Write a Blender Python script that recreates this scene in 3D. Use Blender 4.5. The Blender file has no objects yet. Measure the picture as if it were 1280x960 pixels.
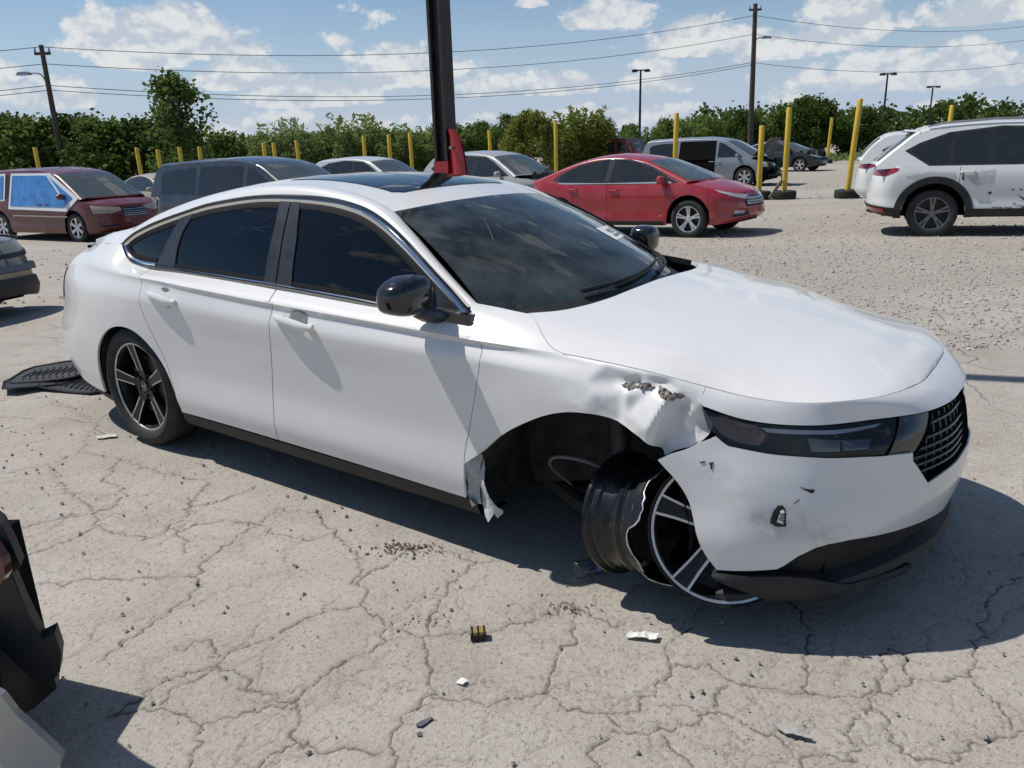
import bpy, bmesh, math, random
import numpy as np
from mathutils import Matrix, Vector
from mathutils.geometry import delaunay_2d_cdt
R = math.radians
scene = bpy.context.scene
COL = scene.collection
# ---------------------------------------------------------------- camera
CAM_H = 1.57853
def _rx(a): c, s = math.cos(a), math.sin(a); return np.array([[1,0,0],[0,c,-s],[0,s,c]])
def _ry(a): c, s = math.cos(a), math.sin(a); return np.array([[c,0,s],[0,1,0],[-s,0,c]])
def _rz(a): c, s = math.cos(a), math.sin(a); return np.array([[c,-s,0],[s,c,0],[0,0,1]])
_cr = np.array([[.99952478, 0, .03082563], [-.00909917, .9554411, .29504155], [-.02945208, -.29518182, .95498705]])
cam_d = bpy.data.cameras.new('camera'); cam = bpy.data.objects.new('camera', cam_d); COL.objects.link(cam)
cam_d.sensor_width = 36; cam_d.lens = 36*985.51/1280; cam_d.clip_start = .05; cam_d.clip_end = 3000
_m = np.eye(4); _m[:3, 0] = _cr[:, 0]; _m[:3, 1] = _cr[:, 2]; _m[:3, 2] = -_cr[:, 1]; _m[2, 3] = CAM_H
cam.matrix_world = Matrix(_m.tolist())
scene.camera = cam
# ---------------------------------------------------------------- sun, sky, exposure
SUN_EL = 58.0                       # degrees
SHADOW = (.948, -.318)              # direction in which shadows fall on the ground
sun_d = bpy.data.lights.new('sun', 'SUN'); sun = bpy.data.objects.new('sun', sun_d); COL.objects.link(sun)
sun_d.energy = 4.4; sun_d.angle = R(.53); sun_d.color = (1, .96, .90)
_d = Vector((SHADOW[0]*math.cos(R(SUN_EL)), SHADOW[1]*math.cos(R(SUN_EL)), -math.sin(R(SUN_EL))))
sun.rotation_euler = _d.to_track_quat('-Z', 'Y').to_euler()
world = bpy.data.worlds.new('World'); scene.world = world; world.use_nodes = True
wn = world.node_tree.nodes; wl = world.node_tree.links
for n in list(wn): wn.remove(n)
def W(t, **k):
    n = wn.new(t)
    for a, b in k.items(): setattr(n, a, b)
    return n
sky = W('ShaderNodeTexSky', sky_type='NISHITA', sun_disc=False)
sky.sun_elevation = R(SUN_EL); sky.sun_rotation = math.atan2(-SHADOW[0], -SHADOW[1])
sky.air_density = 1.0; sky.dust_density = .2; sky.ozone_density = 3.0
bg = W('ShaderNodeBackground'); bg.inputs['Strength'].default_value = .09
wo = W('ShaderNodeOutputWorld')
# cumulus: noise over a flat cloud layer seen from below
tc = W('ShaderNodeTexCoord'); sep = W('ShaderNodeSeparateXYZ'); wl.new(tc.outputs['Generated'], sep.inputs[0])
def wmath(op, a, b=None, c=None, clamp=False):
    n = W('ShaderNodeMath', operation=op); n.use_clamp = clamp
    for i, v in enumerate((a, b, c)):
        if v is None: continue
        if isinstance(v, (int, float)): n.inputs[i].default_value = v
        else: wl.new(v, n.inputs[i])
    return n.outputs[0]
def wramp(v, a, b):
    n = W('ShaderNodeMapRange', interpolation_type='SMOOTHSTEP'); wl.new(v, n.inputs[0])
    n.inputs[1].default_value = a; n.inputs[2].default_value = b
    return n.outputs[0]
zc = wmath('MAXIMUM', wmath('ADD', sep.outputs[2], .055), .02)
px = wmath('DIVIDE', sep.outputs[0], zc); py = wmath('DIVIDE', sep.outputs[1], zc)
cmb = W('ShaderNodeCombineXYZ'); wl.new(px, cmb.inputs[0]); wl.new(py, cmb.inputs[1]); 
def wnoise(vec, scale, detail, rough, off=(0, 0, 0), st=(1, 1, 1)):
    mp = W('ShaderNodeMapping'); wl.new(vec, mp.inputs[0]); mp.inputs['Location'].default_value = off; mp.inputs['Scale'].default_value = st
    n = W('ShaderNodeTexNoise'); wl.new(mp.outputs[0], n.inputs['Vector'])
    n.inputs['Scale'].default_value = scale; n.inputs['Detail'].default_value = detail; n.inputs['Roughness'].default_value = rough
    return n.outputs['Fac']
az = wmath('ARCTAN2', sep.outputs[0], sep.outputs[1]); el = wmath('ARCSINE', sep.outputs[2])
ang = W('ShaderNodeCombineXYZ'); wl.new(az, ang.inputs[0]); wl.new(el, ang.inputs[1])
nz1 = wnoise(tc.outputs['Generated'], 22, 5, .60, (3.1, 1.7, 0), (1, 1, 1.4))
nzs = wnoise(tc.outputs['Generated'], 22, 3, .60, (3.1, 1.7, -.016), (1, 1, 1.4))
base = wnoise(tc.outputs['Generated'], 6, 2, .5, (7.3, 2.2, 0), (1, 1, 2.0))
# single cumulus heaps (azimuth, elevation of the base, half width, height) on the dome
HEAPS = [(-.375, .105, .115, .062), (-.575, .062, .085, .050), (-.50, .052, .05, .035), (-.62, .19, .07, .03), (-.47, .20, .05, .02), (.115, .125, .055, .034), (.035, .148, .022, .016), (.375, .10, .06, .075), (.22, .092, .075, .042), (.31, .082, .06, .030),
         (-.30, .070, .07, .032), (-.22, .050, .09, .034), (-.40, .090, .055, .028), (-.12, .072, .085, .050), (.02, .055, .10, .030), (.18, .055, .05, .045), (.135, .172, .06, .03), (.30, .165, .05, .025), (.52, .105, .10, .030), (.60, .18, .10, .03), (.46, .045, .16, .040), (-.22, .012, .30, .030), (.12, .016, .28, .024), (.50, .004, .28, .024)]
acc = None
for a0, e0, ha, he in HEAPS:
    da = wmath('DIVIDE', wmath('SUBTRACT', az, a0), ha); d0 = wmath('DIVIDE', wmath('SUBTRACT', el, e0), he)
    de = wmath('MAXIMUM', d0, wmath('MULTIPLY', d0, -4.0))          # flat base, rounded top
    m = wmath('SUBTRACT', 1.0, wmath('MULTIPLY_ADD', da, da, wmath('MULTIPLY', de, de)))
    acc = m if acc is None else wmath('MAXIMUM', acc, m)
acc = wmath('MAXIMUM', acc, -1.0)
up_ = wramp(el, .16, .34)                      # the same kind of scattered cloud goes on overhead and behind
scat = wmath('SUBTRACT', wmath('MULTIPLY', base, 5.2), wmath('MULTIPLY_ADD', up_, -.25, 3.25))
shape = wmath('MAXIMUM', acc, wmath('MINIMUM', scat, .8))
dens = wmath('ADD', wmath('MULTIPLY', shape, .78), wmath('MULTIPLY', wmath('SUBTRACT', nz1, .5), 2.2))
cover = wramp(dens, .10, .42)
shade = wmath('MULTIPLY_ADD', wmath('SUBTRACT', nz1, nzs), 7.0, .45)
shade = wmath('MAXIMUM', wmath('MINIMUM', shade, 1.0), 0.0)
ccol = W('ShaderNodeMixRGB'); wl.new(shade, ccol.inputs[0])
ccol.inputs[1].default_value = (5.9, 6.5, 7.3, 1); ccol.inputs[2].default_value = (8.9, 8.9, 8.8, 1)
thick = wramp(el, .0, .10); opac = wmath('MULTIPLY_ADD', thick, .30, .56)
mx = W('ShaderNodeMixRGB'); wl.new(wmath('MULTIPLY', cover, opac), mx.inputs[0])
hz = W('ShaderNodeMixRGB'); wl.new(wramp(el, .22, -.03), hz.inputs[0]); hs = W('ShaderNodeHueSaturation'); hs.inputs['Saturation'].default_value = 1.12; wl.new(sky.outputs[0], hs.inputs['Color']); wl.new(hs.outputs[0], hz.inputs[1]); hz.inputs[2].default_value = (4.9, 5.95, 7.7, 1); wl.new(hz.outputs[0], mx.inputs[1])
wl.new(ccol.outputs[0], mx.inputs[2])
wl.new(mx.outputs[0], bg.inputs['Color']); wl.new(bg.outputs[0], wo.inputs['Surface'])
scene.view_settings.view_transform = 'Standard'; scene.view_settings.look = 'None'
scene.view_settings.exposure = 0; scene.view_settings.gamma = 1
scene.render.engine = 'CYCLES'
scene.cycles.max_bounces = 6; scene.cycles.transparent_max_bounces = 16
world.cycles.sampling_method = 'MANUAL'; world.cycles.sample_map_resolution = 512
# ---------------------------------------------------------------- surface maths (numpy)
def _tan(K, P, mono):
    n = len(K); h = np.diff(K)
    sh = (n-1,) + (1,)*(P.ndim-1)
    d = np.diff(P, axis=0) / h.reshape(sh)
    m = np.empty_like(P); m[0] = d[0]; m[-1] = d[-1]
    for i in range(1, n-1):
        if mono:
            a, b = d[i-1], d[i]
            w1, w2 = 2*h[i]+h[i-1], h[i]+2*h[i-1]
            with np.errstate(divide='ignore', invalid='ignore'):
                hm = (w1+w2)/(w1/a+w2/b)
            m[i] = np.where(a*b > 0, hm, 0)
        else:
            m[i] = (d[i-1]*h[i]+d[i]*h[i-1])/(h[i-1]+h[i])
    return m
def hermite(K, P, x, mono=False):
    K = np.asarray(K, float); P = np.asarray(P, float); x = np.asarray(x, float)
    m = _tan(K, P, mono)
    i = np.clip(np.searchsorted(K, x, side='right')-1, 0, len(K)-2)
    h = K[i+1]-K[i]; t = np.clip((x-K[i])/h, 0, 1)
    e = (slice(None),)+(None,)*(P.ndim-1)
    t = t[e]; h = h[e]
    t2, t3 = t*t, t*t*t
    return (2*t3-3*t2+1)*P[i]+(t3-2*t2+t)*h*m[i]+(3*t2-2*t3)*P[i+1]+(t3-t2)*h*m[i+1]
class Patch:
    """tensor-product surface through a grid of points G[col][row] = (x, w, z); y = -w"""
    def __init__(s, ku, kv, G, monou=False, monov=True):
        s.ku = np.array(ku, float); s.kv = np.array(kv, float); s.G = np.array(G, float); s.mu = monou; s.mv = monov
    def __call__(s, u, v):
        u = np.atleast_1d(np.asarray(u, float)); v = np.atleast_1d(np.asarray(v, float))
        C = hermite(s.ku, s.G, u, s.mu)            # n, rows, 3
        # spline over rows, separate per sample
        K = s.kv; P = np.moveaxis(C, 1, 0)         # rows, n, 3
        m = _tan(K, P, s.mv)
        i = np.clip(np.searchsorted(K, v, side='right')-1, 0, len(K)-2)
        h = (K[i+1]-K[i])[:, None]; t = np.clip((v-K[i])[:, None]/h, 0, 1); n = np.arange(len(v))
        t2, t3 = t*t, t*t*t
        o = (2*t3-3*t2+1)*P[i, n]+(t3-2*t2+t)*h*m[i, n]+(3*t2-2*t3)*P[i+1, n]+(t3-t2)*h*m[i+1, n]
        o[:, 1] *= -1
        return o
class FnPatch:
    def __init__(s, fn): s.fn = fn
    def __call__(s, u, v):
        return s.fn(np.atleast_1d(np.asarray(u, float)), np.atleast_1d(np.asarray(v, float)))
def pnormal(S, u, v, e=1e-3):
    a = S(u+e, v)-S(u-e, v); b = S(u, v+e)-S(u, v-e)
    n = np.cross(a, b); l = np.linalg.norm(n, axis=1, keepdims=True)
    return n/np.maximum(l, 1e-12)
# ---------------------------------------------------------------- mesh helpers
rng = np.random.default_rng(7)
class MB:
    """collects triangles / quads, builds ONE mesh object"""
    def __init__(s): s.v = []; s.f = []; s.m = []; s.n = 0
    def add(s, V, F, mi=0):
        V = np.asarray(V, float).reshape(-1, 3); s.v.append(V)
        for f in F: s.f.append([int(i)+s.n for i in f]); s.m.append(mi)
        s.n += len(V); return s
    def box(s, c, d, mi=0, rot=None, taper=1.0, bev=0):
        x, y, z = d[0]/2, d[1]/2, d[2]/2; t = taper
        V = np.array([(-x,-y,-z),(x,-y,-z),(x,y,-z),(-x,y,-z),(-x*t,-y*t,z),(x*t,-y*t,z),(x*t,y*t,z),(-x*t,y*t,z)])
        if rot is not None: V = V@np.asarray(rot).T
        return s.add(V+np.asarray(c), [(0,3,2,1),(4,5,6,7),(0,1,5,4),(1,2,6,5),(2,3,7,6),(3,0,4,7)], mi)
    def tube(s, P, r, n=8, mi=0, cap=True):
        P = np.asarray(P, float); k = len(P); r = np.broadcast_to(np.asarray(r, float), (k,))
        T = np.gradient(P, axis=0); T /= np.linalg.norm(T, axis=1, keepdims=True)+1e-12
        up = np.array((0, 0, 1.)) if abs(T[0][2]) < .9 else np.array((1., 0, 0))
        a = np.cross(T[0], up); a /= np.linalg.norm(a); V = []
        for i in range(k):
            a = a-T[i]*np.dot(a, T[i]); a /= np.linalg.norm(a)+1e-12; b = np.cross(T[i], a)
            for j in range(n):
                q = 2*math.pi*j/n; V.append(P[i]+r[i]*(a*math.cos(q)+b*math.sin(q)))
        F = [(i*n+j, i*n+(j+1) % n, (i+1)*n+(j+1) % n, (i+1)*n+j) for i in range(k-1) for j in range(n)]
        if cap: F += [tuple(range(n))[::-1], tuple(range((k-1)*n, k*n))]
        return s.add(V, F, mi)
    def lathe(s, prof, n=32, mi=0, M=None, a0=0, a1=2*math.pi):
        """prof: (r, h) pairs turned about the y axis"""
        full = abs(a1-a0-2*math.pi) < 1e-6; m = n if full else n+1; V = []
        for j in range(m):
            q = a0+(a1-a0)*j/n
            for r_, h in prof: V.append((r_*math.cos(q), h, r_*math.sin(q)))
        k = len(prof); F = []
        for j in range(n):
            j2 = (j+1) % m
            for i in range(k-1): F.append((j*k+i, j2*k+i, j2*k+i+1, j*k+i+1))
        V = np.array(V)
        if M is not None: V = V@np.asarray(M).T
        return s.add(V, F, mi)
    def xf(s, M=None, t=None, start=0):
        for i in range(start, len(s.v)):
            if M is not None: s.v[i] = s.v[i]@np.asarray(M).T
            if t is not None: s.v[i] = s.v[i]+np.asarray(t)
        return s
    def verts(s): return np.concatenate(s.v) if s.v else np.zeros((0, 3))
    def mirror(s):
        o = MB(); V = s.verts().copy(); V[:, 1] *= -1; o.v = [V]; o.f = [f[::-1] for f in s.f]; o.m = list(s.m); o.n = s.n; return o
    def join(s, o):
        for f, m in zip(o.f, o.m): s.f.append([i+s.n for i in f]); s.m.append(m)
        s.v += o.v; s.n += o.n; return s
    def mesh(s, name, mats, smooth=True, angle=35, weld=0):
        me = bpy.data.meshes.new(name); V = s.verts()
        me.from_pydata(V.tolist(), [], s.f)
        mats = mats if isinstance(mats, (list, tuple)) else [mats]
        for m in mats: me.materials.append(m)
        if len(mats) > 1: me.polygons.foreach_set('material_index', s.m)
        if weld:
            b = bmesh.new(); b.from_mesh(me); bmesh.ops.remove_doubles(b, verts=b.verts, dist=weld); b.to_mesh(me); b.free()
        if smooth:
            me.polygons.foreach_set('use_smooth', [True]*len(me.polygons)); me.set_sharp_from_angle(angle=R(angle))
        me.update(); return me
    def build(s, name, mats, parent=None, **k):
        o = bpy.data.objects.new(name, s.mesh(name, mats, **k)); COL.objects.link(o); o.parent = parent; return o
def tag(o, label=None, cat=None, group=None, kind=None):
    for k, v in (('label', label), ('category', cat), ('group', group), ('kind', kind)):
        if v: o[k] = v
    return o
def empty(name, loc=(0, 0, 0), rz=0, label=None, cat=None, group=None):
    o = bpy.data.objects.new(name, None); COL.objects.link(o); o.location = loc; o.rotation_euler = (0, 0, rz); o.empty_display_size = .2
    return tag(o, label, cat, group)
def copy_tree(o, parent=None):
    c = o.copy(); COL.objects.link(c); c.parent = parent
    for ch in list(o.children):
        copy_tree(ch, c)
    return c
def inset_poly(P, d):
    P = np.asarray(P, float); n = len(P)
    ar = .5*np.sum(P[:, 0]*np.roll(P[:, 1], -1)-np.roll(P[:, 0], -1)*P[:, 1])
    if ar < 0: P = P[::-1]
    a = P-np.roll(P, 1, 0); b = np.roll(P, -1, 0)-P
    na = np.stack([-a[:, 1], a[:, 0]], 1); nb = np.stack([-b[:, 1], b[:, 0]], 1)
    na /= np.linalg.norm(na, axis=1, keepdims=True)+1e-9; nb /= np.linalg.norm(nb, axis=1, keepdims=True)+1e-9
    m = na+nb; k = np.maximum((m*m).sum(1, keepdims=True)/2, .35)
    return P+m*d/k
def resample(P, res, closed=True):
    P = np.asarray(P, float); Q = []
    n = len(P)
    for i in range(n if closed else n-1):
        a, b = P[i], P[(i+1) % n]; k = max(1, int(round(np.linalg.norm(b-a)/res)))
        for j in range(k): Q.append(a+(b-a)*j/k)
    if not closed: Q.append(P[-1])
    return np.array(Q)
def smooth_line(P, res):
    """open polyline -> Catmull-Rom through the points"""
    P = np.asarray(P, float); K = np.concatenate([[0], np.cumsum(np.linalg.norm(np.diff(P, axis=0), axis=1)+1e-6)])
    n = max(2, int(K[-1]/res)); return hermite(K, P, np.linspace(0, K[-1], n+1))
def in_poly(P, Q):
    x, y = Q[:, 0], Q[:, 1]; c = np.zeros(len(Q), bool); n = len(P)
    for i in range(n):
        x1, y1 = P[i]; x2, y2 = P[(i+1) % n]
        if y1 == y2: continue
        t = ((y1 > y) != (y2 > y)) & (x < (x2-x1)*(y-y1)/(y2-y1)+x1); c ^= t
    return c
def cdt(P, res, pad=.45):
    """triangulate a polygon with inner points on a grid"""
    lo, hi = P.min(0), P.max(0)
    gx = np.arange(lo[0]+res*.5, hi[0], res); gy = np.arange(lo[1]+res*.5, hi[1], res)
    Gd = np.stack(np.meshgrid(gx, gy), -1).reshape(-1, 2) if len(gx) and len(gy) else np.zeros((0, 2))
    if len(Gd):
        Gd = Gd[in_poly(P, Gd)]
        if len(Gd):
            dmin = np.full(len(Gd), 9e9)
            for i in range(len(P)):
                dmin = np.minimum(dmin, ((Gd-P[i])**2).sum(1))
            Gd = Gd[dmin > (pad*res)**2]
    nb = len(P); A = np.concatenate([P, Gd])
    r = delaunay_2d_cdt([Vector((float(q[0]), float(q[1]))) for q in A], [(i, (i+1) % nb) for i in range(nb)], [list(range(nb))], 1, 1e-6)
    V = np.array([(q[0], q[1]) for q in r[0]]); F = [list(f) for f in r[2]]
    return V, F
def panel(mb, S, poly, res=.03, su=1, sv=1, flange=.012, offset=0, inset=.002, mi=0, fmi=None, deform=None, flip=False):
    """one panel cut out of surface S along poly (u, v); folded-in edges give it thickness"""
    P = np.asarray(poly, float)*np.array([su, sv])
    P = inset_poly(P, inset) if inset else P
    ar = .5*np.sum(P[:, 0]*np.roll(P[:, 1], -1)-np.roll(P[:, 0], -1)*P[:, 1])
    if ar < 0: P = P[::-1]
    P = resample(P, res)
    V2, F = cdt(P, res)
    u, v = V2[:, 0]/su, V2[:, 1]/sv
    X = S(u, v); N = pnormal(S, u, v)
    if flip: N = -N; F = [f[::-1] for f in F]
    X = X+N*offset
    if deform: X = deform(X, N)
    # boundary edges
    cnt = {}
    for f in F:
        for i in range(len(f)):
            a, b = f[i], f[(i+1) % len(f)]; cnt[(a, b)] = 1
    bd = [(a, b) for (a, b) in cnt if (b, a) not in cnt]
    mb.add(X, F, mi)
    if flange:
        vs = sorted({a for e in bd for a in e}); ix = {a: i for i, a in enumerate(vs)}
        X0 = X[vs]; X1 = X0-N[vs]*flange; k = len(vs)
        Fl = [(ix[b], ix[a], ix[a]+k, ix[b]+k) for a, b in bd]
        mb.add(np.concatenate([X0, X1]), Fl, mi if fmi is None else fmi)
    return mb
def both(mb):
    o = MB().join(mb); m = mb.mirror(); return o.join(m)
# ---------------------------------------------------------------- materials
MATS = {}
def mat(name, col=(.5,.5,.5), rough=.5, metal=0, spec=.5, coat=0, var=0, vscale=20, bump=0, bscale=200, trans=0, ior=1.45, emit=None, dirt=None, dscale=3):
    if name in MATS: return MATS[name]
    m = bpy.data.materials.new(name); m.use_nodes = True; MATS[name] = m
    t = m.node_tree; b = t.nodes['Principled BSDF']; L = t.links
    b.inputs['Base Color'].default_value = (*col, 1); b.inputs['Roughness'].default_value = rough; b.inputs['Metallic'].default_value = metal
    b.inputs['Specular IOR Level'].default_value = spec; b.inputs['Coat Weight'].default_value = coat; b.inputs['Coat Roughness'].default_value = .04
    b.inputs['Transmission Weight'].default_value = trans; b.inputs['IOR'].default_value = ior
    if var or bump or dirt:
        tc_ = t.nodes.new('ShaderNodeTexCoord')
    if var or dirt:
        n = t.nodes.new('ShaderNodeTexNoise'); n.inputs['Scale'].default_value = vscale; n.inputs['Detail'].default_value = 6; n.inputs['Roughness'].default_value = .6
        L.new(tc_.outputs['Object'], n.inputs['Vector'])
        mr = t.nodes.new('ShaderNodeMapRange'); mr.inputs[1].default_value = .3; mr.inputs[2].default_value = .7; mr.inputs[3].default_value = 1-var; mr.inputs[4].default_value = 1+var
        L.new(n.outputs['Fac'], mr.inputs[0])
        mx_ = t.nodes.new('ShaderNodeMixRGB'); mx_.blend_type = 'MULTIPLY'; mx_.inputs[0].default_value = 1; mx_.inputs[1].default_value = (*col, 1); L.new(mr.outputs[0], mx_.inputs[2])
        src = mx_.outputs[0]
        if dirt:
            n2 = t.nodes.new('ShaderNodeTexNoise'); n2.inputs['Scale'].default_value = dscale; n2.inputs['Detail'].default_value = 8; n2.inputs['Roughness'].default_value = .65
            L.new(tc_.outputs['Object'], n2.inputs['Vector'])
            mr2 = t.nodes.new('ShaderNodeMapRange'); mr2.inputs[1].default_value = .42; mr2.inputs[2].default_value = .75; mr2.inputs[4].default_value = dirt[3]; L.new(n2.outputs['Fac'], mr2.inputs[0])
            m3 = t.nodes.new('ShaderNodeMixRGB'); L.new(mr2.outputs[0], m3.inputs[0]); L.new(src, m3.inputs[1]); m3.inputs[2].default_value = (*dirt[:3], 1); src = m3.outputs[0]
            rr = t.nodes.new('ShaderNodeMapRange'); rr.inputs[3].default_value = rough; rr.inputs[4].default_value = min(1, rough+.3); L.new(mr2.outputs[0], rr.inputs[0]); L.new(rr.outputs[0], b.inputs['Roughness'])
        L.new(src, b.inputs['Base Color'])
    if bump:
        n3 = t.nodes.new('ShaderNodeTexNoise'); n3.inputs['Scale'].default_value = bscale; n3.inputs['Detail'].default_value = 4; L.new(tc_.outputs['Object'], n3.inputs['Vector'])
        bp = t.nodes.new('ShaderNodeBump'); bp.inputs['Strength'].default_value = bump; bp.inputs['Distance'].default_value = .01; L.new(n3.outputs['Fac'], bp.inputs['Height']); L.new(bp.outputs[0], b.inputs['Normal'])
    if emit: b.inputs['Emission Color'].default_value = (*emit[:3], 1); b.inputs['Emission Strength'].default_value = emit[3]
    return m
def glass(name, tint, rough=.0, f0=1.5, dust_or_haze=0.0):
    """thin car glass: tinted see-through plus a clear reflection"""
    if name in MATS: return MATS[name]
    m = bpy.data.materials.new(name); m.use_nodes = True; MATS[name] = m; t = m.node_tree; L = t.links
    for n in list(t.nodes): t.nodes.remove(n)
    o = t.nodes.new('ShaderNodeOutputMaterial'); tr = t.nodes.new('ShaderNodeBsdfTransparent'); tr.inputs[0].default_value = (*tint, 1)
    gl = t.nodes.new('ShaderNodeBsdfGlossy'); gl.inputs['Roughness'].default_value = rough; gl.inputs[0].default_value = (1, 1, 1, 1)
    fr = t.nodes.new('ShaderNodeFresnel'); fr.inputs[0].default_value = f0; mx_ = t.nodes.new('ShaderNodeMixShader')
    L.new(fr.outputs[0], mx_.inputs[0]); L.new(tr.outputs[0], mx_.inputs[1]); L.new(gl.outputs[0], mx_.inputs[2]); src = mx_.outputs[0]
    if dust_or_haze:
        df = t.nodes.new('ShaderNodeBsdfDiffuse'); df.inputs[0].default_value = (.30, .37, .385, 1)
        tc_ = t.nodes.new('ShaderNodeTexCoord'); n = t.nodes.new('ShaderNodeTexNoise'); n.inputs['Scale'].default_value = 6; n.inputs['Detail'].default_value = 8; L.new(tc_.outputs['Object'], n.inputs['Vector'])
        mr = t.nodes.new('ShaderNodeMapRange'); mr.inputs[1].default_value = .35; mr.inputs[2].default_value = .8; mr.inputs[3].default_value = dust_or_haze*.35; mr.inputs[4].default_value = dust_or_haze*1.6; L.new(n.outputs['Fac'], mr.inputs[0])
        m2 = t.nodes.new('ShaderNodeMixShader'); L.new(mr.outputs[0], m2.inputs[0]); L.new(src, m2.inputs[1]); L.new(df.outputs[0], m2.inputs[2]); src = m2.outputs[0]
    L.new(src, o.inputs['Surface']); return m
def paint(name, col, rough=.28, dirt=None, coat=.6, var=.03, dscale=2.5, metal=0):
    return mat(name, col, rough=rough, coat=coat, var=var, vscale=900, dirt=dirt, dscale=dscale, metal=metal)
black_plastic = mat('black_plastic', (.012,.012,.013), .55, var=.15, bump=.15, bscale=500, dirt=(.13,.12,.105,.14), dscale=6)
gloss_black = mat('gloss_black', (.008,.008,.009), .12, coat=.8, var=.05, dirt=(.10,.095,.085,.18), dscale=7)
pillar_black = mat('pillar_black', (.022,.024,.027), .3, var=.08, dirt=(.12,.12,.12,.2), dscale=8)
inner_black = mat('inner_black', (.006,.006,.006), .9, spec=.1)
rubber = mat('tyre_rubber', (.021,.021,.021), .82, var=.2, vscale=30, bump=.2, bscale=120, dirt=(.13,.12,.105,.22), dscale=9)
chrome = mat('chrome', (.80,.81,.82), .12, metal=1)
alloy = mat('machined_alloy', (.50,.50,.50), .35, metal=.85, var=.1)
steel = mat('bare_steel', (.30,.29,.28), .45, metal=.9, var=.25, vscale=40)
amber = mat('amber_reflector', (.24,.095,.045), .25, coat=.6, var=.3, vscale=30)
white_paint = paint('pearl_white_paint', (.72,.705,.68), rough=.30, coat=.6, dirt=(.46,.43,.38,.14), dscale=2.2)
tint_glass = glass('tinted_side_glass', (.030,.042,.06), dust_or_haze=.003, f0=1.42)
ws_glass = glass('windshield_glass', (.50,.60,.60), dust_or_haze=.13, f0=1.36)  # the pale diffuse layer paints in light seen through the cabin
roof_glass = glass('sunroof_glass', (.02,.025,.035), dust_or_haze=.02, f0=1.9)
clear_lens = glass('headlamp_lens', (.85,.85,.86), dust_or_haze=.04, f0=1.4)
# ---------------------------------------------------------------- the yard slopes away behind the sedan
def gzf(X, Y):
    X = np.asarray(X, float); Y = np.asarray(Y, float)
    s = np.where(Y < 7, np.clip(Y-5, 0, 2)**2/4., Y-6.); s = np.where(Y > 20, 14+6*(1-np.exp(-(np.maximum(Y, 20)-20)/15.)), s)
    k = np.clip((Y-5)/4, 0, 1); k = k*k*(3-2*k)
    return -.026*s+.018*12*np.tanh(X/12)*k
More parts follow.
